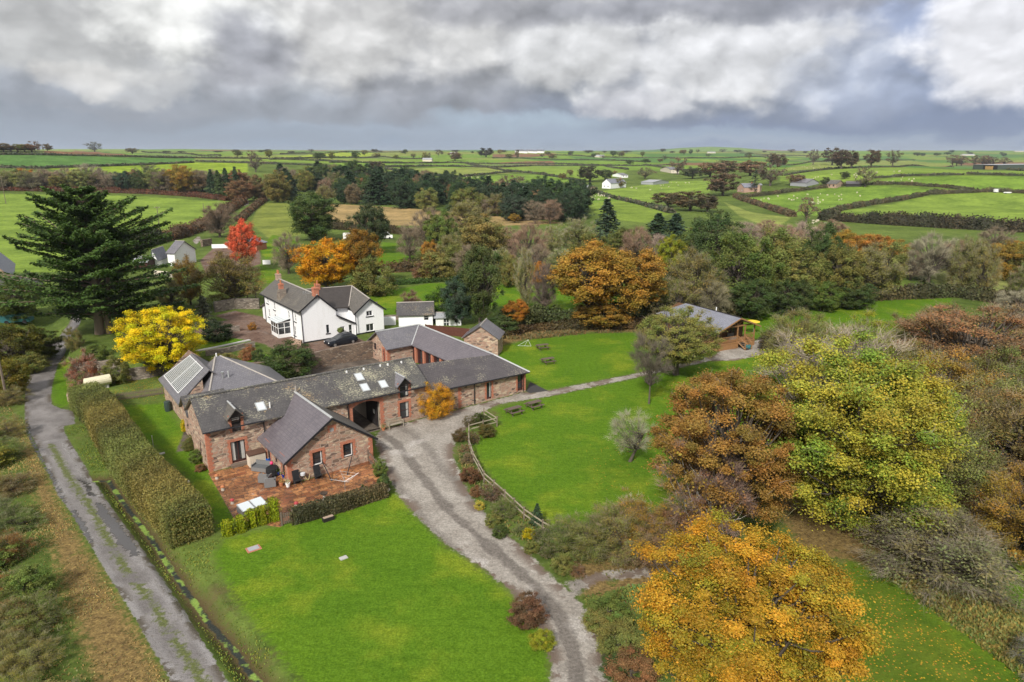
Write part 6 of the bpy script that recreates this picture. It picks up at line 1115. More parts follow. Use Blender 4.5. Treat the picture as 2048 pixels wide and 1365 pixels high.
for i, x in enumerate(np.arange(-60, 500, 15)):
    y = 379+rs.uniform(-4, 3)+(x > 300)*6; k = rs.choice(['b', 't', 'l', 'b']); hgt = rs.uniform(24, 48)*(1.0 if x > 60 else .85); rows.append((k, x, y, hgt*1.15, y-hgt, rs.choice(['rust', 'olive', 'brown', 'dark', 'pale', 'moss', 'olive'])))
wood('wood beyond the left pasture', rows+[('l', 365, 386, 62, 332, 'amber'), ('l', 290, 384, 44, 344, 'dark'), ('l', 250, 382, 40, 344, 'darkblue'), ('l', 50, 372, 44, 338, 'orange'), ('b', 180, 376, 60, 328, 'pale'), ('c', 425, 392, 24, 340, 'con'), ('c', 455, 395, 26, 338, 'con'), ('c', 475, 398, 28, 335, 'con'), ('c', 440, 396, 26, 342, 'dark'), ('l', 480, 405, 60, 362, 'rust')])
# far single trees
def far(rows, group):
    for k, x, y, w, t, ti, lb in rows:
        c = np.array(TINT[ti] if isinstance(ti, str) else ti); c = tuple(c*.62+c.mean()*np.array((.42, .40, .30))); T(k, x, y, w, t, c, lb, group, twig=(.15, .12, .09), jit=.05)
far([('farbare', 1626, 330, 26, 299, (.13, .085, .055), 'windswept brown tree leftmost on the right hill crest'), ('far', 1664, 331, 40, 297, (.135, .085, .055), 'broadest windswept brown tree on the right hill crest'), ('far', 1682, 338, 36, 302, (.12, .08, .055), 'brown tree just below the broadest crest tree'), ('far', 1702, 337, 32, 303, (.13, .08, .045), 'brown tree right of the broadest crest tree'), ('far', 1742, 334, 34, 301, (.14, .08, .05), 'lone brown tree in the gap of the crest row'), ('farbare', 1785, 332, 30, 300, (.12, .08, .05), 'rightmost windswept tree of the crest row')], 'windswept trees on the hill crest')
far([('far', 1445, 392, 66, 345, (.14, .085, .05), 'rust brown tree beside the pink farm cottage'), ('farbare', 1540, 372, 56, 326, (.14, .085, .05), 'tall brown tree above the pink farm cottage'), ('farbare', 1730, 374, 46, 335, 'olive', 'leafless spreading tree over the low farm sheds'), ('far', 1689, 358, 22, 344, 'dark', 'small dark tree above the farm sheds'), ('far', 1650, 372, 20, 355, 'dark', 'dark round tree left of the small stone barn'), ('far', 1590, 370, 36, 350, 'rust', 'brown tree left of the grey farm sheds'), ('farbare', 1612, 445, 46, 393, 'rust', 'leafless tree at the corner of the hedged pasture'), ('far', 1380, 422, 70, 384, (.16, .105, .045), 'russet round tree in the middle of the valley'), ('far', 1335, 415, 60, 386, (.17, .115, .045), 'golden russet tree left of the russet round tree'), ('far', 1415, 425, 50, 390, (.12, .085, .04), 'brown tree right of the russet round tree'), ('far', 1180, 364, 50, 333, (.065, .065, .03), 'dark olive tree beside the white farm'), ('far', 1210, 362, 30, 340, 'dark', 'dark green tree behind the white farm'), ('farbare', 1290, 358, 40, 335, 'olive', 'leafless tree right of the white farm'), ('far', 1240, 376, 24, 358, 'olive', 'olive tree touching the white farm'), ('far', 755, 350, 32, 324, (.09, .05, .035), 'round dark brown tree on the far hedge line'), ('farbare', 512, 345, 36, 310, (.12, .07, .05), 'bare dark tree on the skyline left of centre'), ('far', 815, 360, 32, 338, 'dark', 'dark tree on the far pasture edge'), ('far', 850, 360, 26, 342, 'brown', 'brown tree beside the dark pasture tree'), ('far', 898, 368, 32, 348, (.14, .11, .05), 'tan tree left of the sheep pasture'), ('farbare', 1015, 376, 38, 350, 'rust', 'left of two twin leafless trees in the far pasture'), ('farbare', 1035, 376, 36, 352, 'rust', 'right of two twin leafless trees in the far pasture'), ('farcon', 968, 378, 24, 350, 'con', 'pointed conifer on the edge of the far pasture'), ('far', 1555, 335, 40, 310, (.15, .09, .045), 'orange brown tree on the skyline above the pink cottage'), ('farbare', 1545, 330, 40, 306, 'olive', 'tall leafless tree on the skyline above the pink cottage'), ('far', 1500, 352, 60, 322, 'rust', 'brown tree in the grove above the pink cottage'), ('far', 1450, 352, 54, 322, 'brown', 'dim brown tree in the grove above the pink cottage'), ('far', 1420, 355, 50, 326, 'rust', 'russet tree at the left end of the grove'), ('far', 1385, 358, 40, 335, 'dark', 'dark tree at the cream farmhouse'), ('farbare', 1355, 350, 36, 314, 'rust', 'leafless tree above the cream farmhouse'), ('farcon', 1508, 384, 24, 340, 'con', 'dark conifer beside the pink farm cottage'), ('far', 910, 322, 30, 305, 'rust', 'brown tree on the centre skyline'), ('far', 972, 315, 36, 297, (.07, .06, .04), 'dark copse tree on the centre skyline'), ('farbare', 190, 304, 32, 284, 'dark', 'bare tree standing alone on the left skyline'), ('far', 95, 303, 18, 288, 'brown', 'small round tree on the left skyline'), ('farbare', 70, 303, 26, 282, 'rust', 'pointed bare tree at the end of the left skyline copse'), ('far', 265, 308, 24, 297, 'brown', 'low dark tree right of the left skyline')], 'single trees among the far pastures')
rs = np.random.RandomState(21)
for x in np.arange(-20, 78, 14): T('far' if x % 28 else 'farbare', x, 304, 30, 289+rs.uniform(-2, 4), rs.choice(['brown', 'rust', 'olive', 'moss']), 'brown tree in the copse at the far left skyline', 'trees of the far left skyline copse', jit=.1)
for x in (1905, 1925, 1945, 1962, 1985, 2005, 1915, 1975): T('farbare', x+rs.uniform(-4, 4), 332, 28, 311+rs.uniform(-2, 4), rs.choice(['brown', 'olive']), 'bare brown tree around the big open barn', 'trees around the big open barn', twig=(.11, .085, .07), jit=.08)
for x, y in [(rs.uniform(380, 1560), rs.uniform(308, 322)) for _ in range(40)]: q = P(x, y); put_tree('far' if rs.rand() < .7 else 'farbare', q, rs.uniform(9, 18), rs.uniform(7, 13), rs.choice(['brown', 'dark', 'moss', 'olive']), 'tiny dark tree on a far hedgerow below the skyline', 'tiny trees along the far hedgerows', (.12, .09, .07), jit=.1)
for x in np.linspace(330, 1620, 30): yb = rs.uniform(303.5, 307); T('far' if rs.rand() < .7 else 'farbare', x+rs.uniform(-20, 20), yb, rs.uniform(7, 20), yb-rs.uniform(3, 7), (.10, .095, .06), 'small dim copse on the skyline above the far fields', 'copses along the skyline', (.12, .10, .08), cat='copse', name='distant_copse', jit=.1)
for x, y in [(rs.uniform(1820, 2060), rs.uniform(306, 318)) for _ in range(12)]: q = P(x, y); put_tree('far', q, rs.uniform(14, 26), rs.uniform(8, 13), rs.choice(['darkblue', 'dark']), 'tiny dark tree on the far right slope under the skyline', 'tiny trees on the far right slope', jit=.1)
for x, y, w, t in ((1125, 360, 16, 347), (1140, 352, 14, 340), (1230, 352, 12, 342), (1110, 385, 30, 368), (1135, 383, 24, 366), (1260, 330, 16, 320), (1290, 326, 16, 318), (1320, 325, 12, 318)): T('far', x, y, w, t, rs.choice(['brown', 'olive', 'dark']), 'small brown tree on the hedges near the white farm', 'small trees near the white farm')
# ------------------------------------------------------------------ hedges
hedge(PP([(172, 812), (205, 845), (232, 890), (262, 940), (305, 992), (350, 1040), (388, 1082)]), 3.0, 2.7, (.17, .165, .048), 'long clipped beech hedge with golden tips beside the left lawn', .115, 7, 1, cap=170000, rag=.05, square=True)
hg_ = [(-200, 378), (0, 381), (190, 384), (310, 388), (400, 394), (462, 402)]
def fh(pts, w, h, tint, label, ls=1.0, seed=0, dens=3.2, **k): return hedge(PP(pts), w, h, tint, label, ls, dens, seed, group='field hedges', cap=9000, **k)
BRK = (.125, .055, .032); HD = (.11, .10, .06); HB = (.15, .11, .07); HF = (.10, .105, .07)
fh(hg_, 7, 2.4, BRK, 'long red brown bracken bank at the top of the left pasture', .7, 1, 6)
fh([(486, 407), (452, 426), (412, 458), (352, 478), (306, 486)], 5, 3.4, (.12, .07, .04), 'reddish hedge running up the lane behind the white cottage', .6, 2, 6); fh([(528, 402), (500, 424), (478, 444)], 3, 2.2, (.13, .085, .05), 'brown hedge on the right of the far lane', .6, 3, 5)
fh([(310, 486), (260, 500)], 5, 3.5, (.05, .055, .025), 'dark hedge behind the cypress and the cottage', .6, 4, 6)
fh([(1640, 440), (1790, 450), (1900, 456), (2120, 468)], 7, 4.2, (.06, .055, .032), 'broad dark hedge along the foot of the right pasture', .7, 5, 5); fh([(1471, 395), (1534, 417), (1585, 434)], 3.2, 2.2, HB, 'brown hedge running down left of the sheep pasture', .6, 6, 5); fh([(1648, 434), (1679, 421), (1755, 408), (1858, 389), (1980, 384), (2120, 389)], 3, 2.3, HD, 'dark hedge curving up across the right pastures', .6, 7, 5); fh([(1478, 396), (1582, 384), (1650, 376), (1700, 371), (1790, 369), (1880, 375), (1945, 381)], 2.5, 2.0, HD, 'hedge along the farm sheds above the sheep pasture', .7, 8, 5)
far_h = [([(1748, 357), (1824, 352), (1927, 350)], 'left part of the hedge below the hill crest'), ([(1934, 349), (2000, 351), (2120, 354)], 'right part of the hedge below the hill crest'), ([(1570, 352), (1672, 338), (1800, 335), (1900, 334), (2120, 346)], 'hedge along the crest row of windswept trees'), ([(1554, 331), (1627, 324), (1720, 320), (1830, 321)], 'hedge on the top of the right hill'), ([(660, 326), (900, 326), (1097, 328), (1360, 331)], 'long straight hedge across the far centre fields'), ([(772, 335), (920, 334), (981, 336), (1067, 332)], 'hedge between two bright centre fields'), ([(1070, 332), (1207, 332), (1255, 340)], 'hedge above the yellow green centre field'), ([(933, 328), (981, 337), (1022, 344), (1097, 352), (1166, 364)], 'slanting hedge running down the centre fields'), ([(913, 356), (968, 350), (1022, 345)], 'short hedge above the far sheep pasture'), ([(1193, 386), (1234, 399), (1275, 408), (1344, 427)], 'hedge curling down below the white farm'), ([(772, 339), (815, 345), (880, 353)], 'hedge above the conifer wood'), ([(-100, 308), (0, 310), (240, 314), (393, 317), (500, 318), (700, 325)], 'long dark hedge along the left hill'), ([(284, 304), (441, 312)], 'hedge on the left skyline slope'), ([(393, 323), (495, 327), (650, 333), (690, 341)], 'hedge under the pale left fields'), ([(-60, 336), (80, 338), (190, 334), (386, 326)], 'hedge between the dark and the yellow green left fields'), ([(1340, 318), (1450, 317), (1570, 313)], 'faint hedge on the far right valley'), ([(540, 320), (680, 316), (760, 314), (860, 320)], 'faint hedge below the pale bright far field'), ([(985, 317), (1060, 318), (1190, 321), (1300, 325)], 'faint hedge under the ploughed far field'), ([(1100, 310), (1180, 314), (1350, 316)], 'faint hedge right of the hamlet'), ([(1480, 307), (1560, 311), (1640, 314)], 'faint hedge on the far right ridge'), ([(560, 309), (700, 304), (800, 305)], 'faint hedge behind the pale bright far field'), ([(1290, 331), (1350, 340), (1400, 345)], 'hedge left of the cream farmhouse')]
for i, (p, lb) in enumerate(far_h): fh(p, 2.2 if i < 4 else 3.2, 1.6 if i < 4 else 1.8, HF, lb, 1.0 if i < 4 else 1.6, 20+i, 4)
hedge(PP([(640, 456), (720, 462), (830, 470), (870, 478)]), 2.5, 2.2, (.075, .06, .03), 'dim hedge between the stubble field and the garden', .5, 5, 60); hedge(PP([(765, 545), (830, 542), (880, 552), (960, 556), (1010, 560)]), 2.4, 2.2, (.10, .07, .035), 'russet garden hedge behind the back lawn', .4, 6, 61); hedge(PP([(770, 572), (850, 566), (905, 562)]), 1.4, 1.0, (.05, .085, .018), 'low green hedge at the far side of the back lawn', .35, 6, 62)
hedge(PP([(1290, 640), (1400, 640), (1500, 622), (1620, 607), (1760, 598), (1900, 592)]), 3.4, 2.4, (.085, .08, .038), 'dark tangled hedge along the back of the cabin lawn', .45, 6, 63, rag=.4); hedge(PP([(1900, 592), (2000, 606), (2100, 640)]), 2.8, 2.2, (.075, .07, .032), 'scrubby hedge at the right end of the cabin lawn', .45, 6, 64, rag=.4); hedge(PP([(985, 668), (1060, 655), (1180, 650), (1290, 652)]), 3.2, 1.1, (.085, .062, .028), 'brown ivy bank behind the picnic lawn', .35, 7, 65, rag=.35); hedge(PP([(1010, 646), (1100, 636), (1200, 638), (1300, 636)]), 3.0, 2.2, (.075, .085, .032), 'dark hedge above the ivy bank', .4, 6, 66, rag=.4)
hedge(PP([(587, 1046), (640, 1032), (690, 1018), (735, 1003), (772, 992)]), .9, 1.15, (.10, .09, .045), 'small dark clipped hedge along the front of the terrace', .14, 8, 67, rag=.08, square=True)
hedge(PP([(1700, 1010), (1850, 960), (1960, 935), (2080, 915)]), 2.0, 1.0, (.12, .06, .035), 'low russet undergrowth beside the leaf covered ground', .3, 5, 68, rag=.5)
# golden climber on the barn
c_ = W(23.2, -.9, 0); put_tree('bush', c_, 4.0, 3.9, (.52, .27, .018), 'golden orange climber covering the barn front', None, meshes=FG('climber', 219, (3.8, 5.6, 4.0, 3.7, .1, .10), 200, 34000, .13, .8, .3, .14, flat=1.), jit=0, rz=BANG, cat='climber', name='climbing_shrub')
# drive border planting, shrub by shrub
bd = [(930, 905, 20, 'rust', 'rusty heather mound by the fence'), (918, 880, 26, (.11, .08, .035), 'brown ground cover shrub at the head of the drive border'), (935, 925, 24, 'brown', 'brown heather mound below the rusty one'), (940, 962, 34, (.15, .075, .04), 'russet heather clump beside the rail fence'), (932, 918, 20, (.08, .15, .02), 'bright green plant in the drive border'), (952, 990, 22, 'rust', 'low russet plant left of the border heathers'), (985, 1000, 40, (.13, .075, .045), 'brown dried shrub behind the yellow flowering plant'), (958, 1018, 18, (.45, .38, .07), 'pale yellow flowering plant on the drive edge'), (1005, 1030, 46, 'green', 'large leafy green shrub against the rail fence'), (985, 1050, 28, 'moss', 'low green shrub below the leafy fence shrub'), (1040, 1068, 26, 'green', 'green shrub right of the leafy fence shrub'), (1058, 1075, 22, (.42, .36, .01), 'bright yellow shrub in the drive border'), (1085, 1085, 40, (.06, .085, .02), 'dark green shrub next to the bright yellow shrub'), (1062, 1105, 24, 'moss', 'mossy mound at the foot of the dark shrub'), (1100, 1115, 40, (.08, .10, .025), 'soft green shrub near the border end'), (1128, 1140, 42, 'moss', 'olive mound beside the drive and side path'), (1112, 1098, 26, (.14, .08, .05), 'dull pink shrub in the drive border'), (960, 850, 30, (.07, .085, .022), 'low green planting inside the fence corner'), (938, 852, 24, (.10, .085, .03), 'brown planting at the island bed tip'), (975, 872, 30, (.11, .095, .025), 'yellow brown planting along the top rail fence'), (948, 885, 26, (.12, .085, .03), 'tawny planting below the top rail fence'), (1000, 1072, 26, (.07, .10, .025), 'small green mound on the drive edge'), (1155, 1150, 30, 'rust', 'russet mound under the evergreen bush')]
for x, y, w, ti, lb in bd:
    q = P(x, y); zc = q[1]*CP-(q[2]-CAM_H)*SP; ww = w/FPX*zc*1.25; put_tree('bush', (q[0], q[1], q[2]-.05), ww, ww*.55+.2, ti, lb, None, meshes=sm3[_tn[0] % 3] if _tn[0] % 2 else KIND['bush', _tn[0] % 3], jit=.03)
x, y = pz(1074, 1052); put_tree('conifer', (x, y, 0), 1.1, 1.9, 'con', 'tiny dark columnar conifer beside the rail fence', None, jit=0)
for x, y, w, h, ti, lb in ((762, 952, 1.3, 1.6, 'green', 'upright green shrub at the terrace gate'), (768, 980, 1.5, 1.4, 'dark', 'dark ivy shrub at the terrace corner'), (372, 862, 1.0, 1.3, 'yellow', 'small yellow shrub against the left barn wall'), (395, 925, 1.4, 1.3, 'green', 'green shrub at the left barn corner'), (380, 900, 1.3, 1.5, 'moss', 'climbing green shrub on the left barn wall'), (402, 942, 1.0, .7, 'rust', 'reddish plant at the left corner of the barn'), (1040, 855, .0, .0, 'moss', '')):
    if w: q = P(x, y); put_tree('bush', (q[0], q[1], q[2]-.05), w, h, ti, lb, None, jit=0)
# lime green clipped shrubs
for i, (x, y, h, w, lb) in enumerate(((457, 1070, 1.15, 1.15, 'lime topped clipped shrub nearest the long beech hedge'), (483, 1063, 1.3, 1.1, 'second lime clipped shrub from the beech hedge'), (505, 1053, 1.5, 1.1, 'middle lime clipped shrub of the short row'), (526, 1047, 1.5, 1.1, 'fourth lime clipped shrub from the beech hedge'), (549, 1040, 1.85, 1.25, 'tallest lime clipped shrub beside the picket gate'))):
    q = P(x, y); a = np.array(q[:2]); d = np.array(U)*w*.5; hedge([a-d*.38, a, a+d*.38], w*.66, h, (.22, .27, .008), lb, .11, 7, 70+i, group='lime clipped shrubs', name='clipped_shrub', cat='shrub', rag=.03, square=True)
# ================================================================== timber cabin
C0 = np.array(pz(1434, 704)); cu = np.array((.882, .471)); cv = np.array((-.471, .882))
def WC(s, t, z=0): return (C0[0]+cu[0]*s+cv[0]*t, C0[1]+cu[1]*s+cv[1]*t, z)
cab = empty('timber_cabin', WC(4, 6), 'timber cabin with blue grey shingle roof, railed porch and steps on the far lawn', 'cabin')
CW, CD, PE, PR = 7.6, 13.0, 3.25, 4.75
mb = MB(); fwc = Wall((.25, 2.3), (CW-.25, 2.3), WC); od = [1.3, 2.2, 1.0, 3.0]; owc = [4.3, 5.6, 1.1, 2.9]
fwc.face(mb, .2, [(0, PE), ((CW-.5)/2, PR-.2), (CW-.5, PE)], [od, owc], .12); swc = Wall((.25, CD), (.25, 2.3), WC); sww = [[2, 3.2, 1.6, 2.6], [6, 7.2, 1.6, 2.6]]; swc.face(mb, .0, [(0, PE), (CD-2.3, PE)], sww, .12); Wall((CW-.25, 2.3), (CW-.25, CD), WC).face(mb, 0, [(0, PE), (CD-2.3, PE)]); Wall((CW-.25, CD), (.25, CD), WC).face(mb, 0, [(0, PE), ((CW-.5)/2, PR-.2), (CW-.5, PE)]); mb.build('log_wall', M_CABLOG, cab)
mb = MB()
for w_ in (fwc, swc):
    for i in range(14):
        z = 1.0+i*.16
        if z < PE: w_.slab(mb, 0, .02 if False else w_.L, z, z+.02, 0, .015)
mb.build('log_joints', M_BLACKW, cab)
fwc.window(cab, od, M_CABIN, 1, 2, 0, 'door', .12, door=True); fwc.window(cab, owc, M_CABIN, 2, 1); [swc.window(cab, o, M_CABIN, 2, 1) for o in sww]
mb = MB(); mb.box(0, CW, 0, 2.28, .82, .95, WC); mb.build('deck', M_CABIN, cab)
mb = MB(); mb.box(.03, 4.2, .03, .09, 0, .80, WC); mb.box(5.5, CW-.03, .03, .09, 0, .80, WC); mb.box(.03, .09, .09, 2.2, 0, .8, WC); mb.box(CW-.09, CW-.03, .09, 2.2, 0, .8, WC); mb.build('deck_skirt', M_CABIN, cab)
for s in (.08, 3.95, 5.45, CW-.2):
    m2 = MB(); m2.box(s, s+.14, .1, .24, .95, PE+.05 if s in (.08, CW-.2) else PE+.2, WC); m2.build('porch_post', M_CABIN, cab)
mb = MB()
for a, b in ((.22, 4.05), (5.6, CW-.2)):
    mb.box(a, b, .13, .20, 1.82, 1.90, WC); mb.box(a, b, .14, .19, 1.12, 1.18, WC); n = int((b-a)/.16)
    for i in range(n): x = a+(b-a)*(i+.5)/n; mb.box(x-.02, x+.02, .15, .18, 1.17, 1.83, WC)
for a in (.1, CW-.18): mb.box(a, a+.07, .25, 2.25, 1.82, 1.9, WC); mb.box(a+.01, a+.06, .25, 2.25, 1.12, 1.18, WC)
mb.build('porch_railing', M_CABIN, cab)
mb = MB()
for i in range(5): mb.box(4.25, 5.4, -.28*(i+1), -.28*i+.02, .95-.19*(i+1)-.05, .95-.19*(i+1), WC)
mb.build('steps', M_OLDWOOD, cab)
for s in (4.12, 5.42):
    m2 = MB(); m2.box(s, s+.09, -1.45, -1.35, 0, 1.05, WC); m2.tube([WC(s+.045, -1.4, 1.0), WC(s+.045, .15, 1.86)], .05, 5); m2.tube([WC(s+.045, -1.4, .15), WC(s+.045, .1, .85)], .08, 4); m2.build('stair_rail', M_CABIN, cab)
e_ = PE-.45*(PR-PE)/(CW/2)
mb = MB(); slab3(mb, [WC(-.45, -.5, e_), WC(CW/2, -.5, PR), WC(CW/2, CD-1.8, PR), WC(-.45, CD+.45, e_)][::-1], .12); mb.build('roof', M_SLATE_CAB, cab)
mb = MB(); slab3(mb, [WC(CW/2, -.5, PR), WC(CW+.45, -.5, e_), WC(CW+.45, CD+.45, e_), WC(CW/2, CD-1.8, PR)][::-1], .12); slab3(mb, [WC(-.45, CD+.45, e_), WC(CW/2, CD-1.8, PR), WC(CW+.45, CD+.45, e_)][::-1], .12); mb.build('roof', M_SLATE_CAB, cab)
mb = MB(); strip(mb, WC(CW/2, -.5, PR), WC(CW/2, CD-1.8, PR), .09, .05, .03); mb.build('ridge', M_BLACKW, cab)
mb = MB(); strip(mb, WC(-.45, -.53, e_-.08), WC(CW/2, -.53, PR-.08), .03, .1, 0); strip(mb, WC(CW/2, -.53, PR-.08), WC(CW+.45, -.53, e_-.08), .03, .1, 0); mb.box(.1, CW-.1, .08, .24, PE+.02, PE+.2, WC)
mb.tube([WC(CW/2, .16, PE+.2), WC(CW/2, .16, PR-.15)], .07, 4)
for s in (-1, 1): mb.tube([WC(CW/2+s*.12, .16, PE+.22), WC(CW/2+s*1.2, .16, PR-.62)], .06, 4)
mb.build('porch_truss', M_CABIN, cab); MB().tube([WC(CW*.62, 5.5, 4.2), WC(CW*.62, 5.5, 5.1)], .08, 7).build('flue', M_PAINTW, cab)
so = empty('porch_seat', WC(4.7, 1.6, .95), 'grey padded seat on the cabin porch beside the door', 'seat'); mb = MB(); mb.box(3.9, 5.1, 1.3, 1.9, .95, 1.35, WC); mb.build('cushion', M_GREYPL, so); mb = MB(); mb.box(3.9, 5.1, 1.9, 2.05, .95, 1.8, WC); mb.build('backrest', M_GREYPL, so)
q = P(1496, 697); mb = MB(); mb.lathe(q, [(.35, 0), (.5, .1), (.52, .4), (.45, .5), (.0, .52)], 10); tag(mb.build('turquoise_tub', M_TURQ), 'turquoise plastic tub beside the cabin steps', 'tub')
# yellow parasol beyond the cabin and white line
q = P(1506, 668); par = empty('parasol', q, 'flat yellow parasol standing on the lawn right of the cabin', 'parasol'); MB().tube([q, (q[0], q[1], q[2]+2.2)], .03, 6).build('pole', M_METAL, par); mb = MB(); a = (q[0]-.2, q[1], q[2]+2.35); mb.lathe((a[0], a[1], q[2]+2.0), [(1.15, .0), (1.13, .06), (.02, .3)], 8); mb.build('canopy', M_YELLOWF, par)

# ================================================================== picnic tables, benches
def picnic():
    r = empty('picnic_table', (0, 0, 0), '', 'picnic table')
    for o in ((-.32, -.02), ):
        mb = MB()
        for i in range(5): mb.box(-.9, .9, -.375+.15*i, -.375+.15*i+.135, .70, .745)
        mb.build('tabletop', M_TABLE, r)
    for s in (-1, 1):
        mb = MB()
        for k in (0, 1): mb.box(-.9, .9, s*.72-.14+.145*k, s*.72-.14+.145*k+.13, .42, .46)
        mb.build('seat', M_TABLE, r)
    for x in (-.62, .62):
        for s in (-1, 1):
            mb = MB(); mb.prism([(x-.03, s*.30, .70), (x-.03, s*.20, .70), (x-.03, s*.62, 0), (x-.03, s*.72, 0)], (.06, 0, 0)); mb.build('leg', M_TABLE, r)
        mb = MB(); mb.box(x-.075, x-.032, -.80, .80, .33, .42); mb.build('crossbar', M_TABLE, r)
    return r
pt0 = picnic(); first = True
for (x, y, a, lb) in ((1085, 699, .35, 'picnic table furthest from the barn on the upper lawn'), (1096, 727, .45, 'picnic table nearest the gravel path on the upper lawn'), (1028, 828, .62, 'pale topped picnic table nearest the barn on the lower lawn'), (1068, 816, .62, 'dark picnic table right of the pale topped one on the lower lawn')):
    o = pt0 if first else copy_tree(pt0); first = False; q = P(x, y); o.location = (q[0], q[1], q[2]); o.rotation_euler = (0, 0, a); tag(o, lb, 'picnic table', 'picnic tables on the lawns')
q = W(17.95, -.75); bn = empty('garden_bench', q, 'silvery slatted garden bench against the barn beside the archway', 'bench'); L_ = 1.75
fb = lambda s, t, z: W(17.55+s, -.95+t, z)
mb = MB()
for i in range(4): mb.box(.03, L_-.03, .02+.12*i, .02+.12*i+.10, .42, .45, fb)
mb.build('seat', M_BENCH, bn); mb = MB(); mb.box(.05, L_-.05, .52, .58, .86, .94, fb)
for i in range(15): mb.box(.1+i*.112, .1+i*.112+.05, .535, .565, .46, .86, fb)
mb.build('backrest', M_BENCH, bn)
for s in (.0, L_-.07):
    for t, h in ((0, .64), (.52, .94)): m2 = MB(); m2.box(s, s+.07, t, t+.07, 0, h, fb); m2.build('leg', M_BENCH, bn)
    m2 = MB(); m2.box(s-.01, s+.08, 0, .55, .64, .68, fb); m2.build('armrest', M_BENCH, bn)
def pot(x, y, r, h, m, flower, label, name='flower_pot', z=None, plant=.35):
    q = P(x, y) if z is None else (*pz(x, y, z), z); e = empty(name, q, label, 'flower pot'); mb = MB(); mb.lathe(q, [(r*.7, 0), (r*.95, h*.8), (r*1.08, h*.82), (r*1.05, h), (r*.8, h), (r*.75, h*.9), (0, h*.9)], 10); mb.build('pot', m, e)
    if flower:
        rs = np.random.RandomState(int(x)); c = np.array(q)+(0, 0, h+plant*.35)+rs.normal(0, 1, (90, 3))*np.array((r*.6, r*.6, plant*.35)); n = rnd_unit(rs, 90)+np.array((0, 0, .6)); n /= np.linalg.norm(n, axis=1, keepdims=True); v, f = leaf_quads(rs, c, n, rs.uniform(.06, .14, 90)); me = np_mesh('plant', v, f, {'tone': rs.rand(90), 'hue': rs.rand(90)}); me.materials.append(M_LEAF); o = link('plant', me, e); o.matrix_parent_inverse = parent_inv(e); o.color = (*flower, 1)
    return e
pot(767, 861, .2, .35, M_TERRA, (.2, .22, .1), 'terracotta pot with white flowers beside the garden bench')
pot(556, 951, .19, .34, M_BLUE, (.07, .12, .03), 'dark blue pot nearest the covered table'); pot(568, 956, .19, .36, M_BLUE, (.12, .15, .04), 'dark blue pot by the wing doorway'); pot(563, 972, .2, .36, M_TERRA, (.35, .22, .08), 'terracotta pot of pale flowers at the wing corner'); pot(576, 974, .2, .38, M_PAINTW, (.4, .4, .25), 'white pot of white flowers at the wing corner'); pot(726, 981, .16, .26, M_BLUE, (.06, .09, .03), 'small blue pot alone near the terrace hedge'); pot(574, 958, .17, .3, M_TERRA, (.4, .2, .1), 'small terracotta pot with orange flowers by the wing wall')
# ------------------------------------------------------------------ terrace furniture
q = P(516, 931); sb = empty('storage_box', q, 'cream slatted storage box with brown lid against the barn', 'storage box')
s0, t0 = LF(*q[:2]); fs = lambda a, b, z: W(s0-.75+a, t0-.1+b, z)
mb = MB(); mb.box(0, 1.5, 0, .8, .0, 1.12, fs)
for i in range(9): mb.box(.04+.165*i, .04+.165*i+.13, -.02, -.001, .05, 1.08, fs)
mb.build('body', M_CREAM, sb); mb = MB(); mb.prism([fs(-.05, -.06, 1.13), fs(1.55, -.06, 1.13), fs(1.55, .86, 1.26), fs(-.05, .86, 1.26)], (0, 0, .07)); mb.build('lid', plain('brown_plastic_lid', (.10, .055, .04), .5), sb)
def armchair(x, y, a, label, w=.75):
    q = P(x, y); e = empty('rattan_chair', q, label, 'armchair', 'grey rattan chairs on the terrace', a); f = lambda s, t, z: (q[0]+cos(a)*s-sin(a)*t, q[1]+sin(a)*s+cos(a)*t, q[2]+z)
    for nm, b in (('seat', (-w/2, w/2, -.36, .3, .05, .42)), ('backrest', (-w/2, w/2, .3, .42, .05, .88)), ('armrest', (-w/2-.1, -w/2, -.36, .42, .05, .64)), ('armrest', (w/2, w/2+.1, -.36, .42, .05, .64))): m2 = MB(); m2.box(*b, f); m2.build(nm, M_GREYPL, e)
    m2 = MB(); m2.box(-w/2+.04, w/2-.04, -.33, .28, .42, .5, f); m2.build('cushion', plain('grey_cushion', (.11, .115, .12), .9), e)
armchair(524, 942, BANG-.9, 'grey rattan sofa nearest the cream storage box', 1.5); armchair(531, 963, BANG+2.4, 'grey rattan chair in front of the sofa'); armchair(541, 972, BANG+2.8, 'grey rattan chair nearest the open paving')
q = P(546, 950); ct = empty('covered_table', q, 'round table under a black cloth between the rattan chairs', 'table'); mb = MB(); mb.lathe(q, [(.62, .05), (.58, .4), (.56, .72), (.50, .75), (0, .76)], 14); mb.build('tablecloth', M_BLACKF, ct)
q = P(545, 945); tag(MB().blob((q[0], q[1], .92), (.16, .16, .16), 2, .02, 10, 8).build('pink_ball', M_PINK, None, True), 'bright pink ball on the black covered table', 'ball')
q = P(537, 925); tb = MB(); tb.lathe((q[0], q[1], 0), [(.28, 0), (.34, .5), (.37, .52), (.33, .52), (.3, .4), (0, .4)], 10); tag(tb.build('blue_bucket', M_PLBLUE), 'blue plastic bucket behind the black covered table', 'bucket')
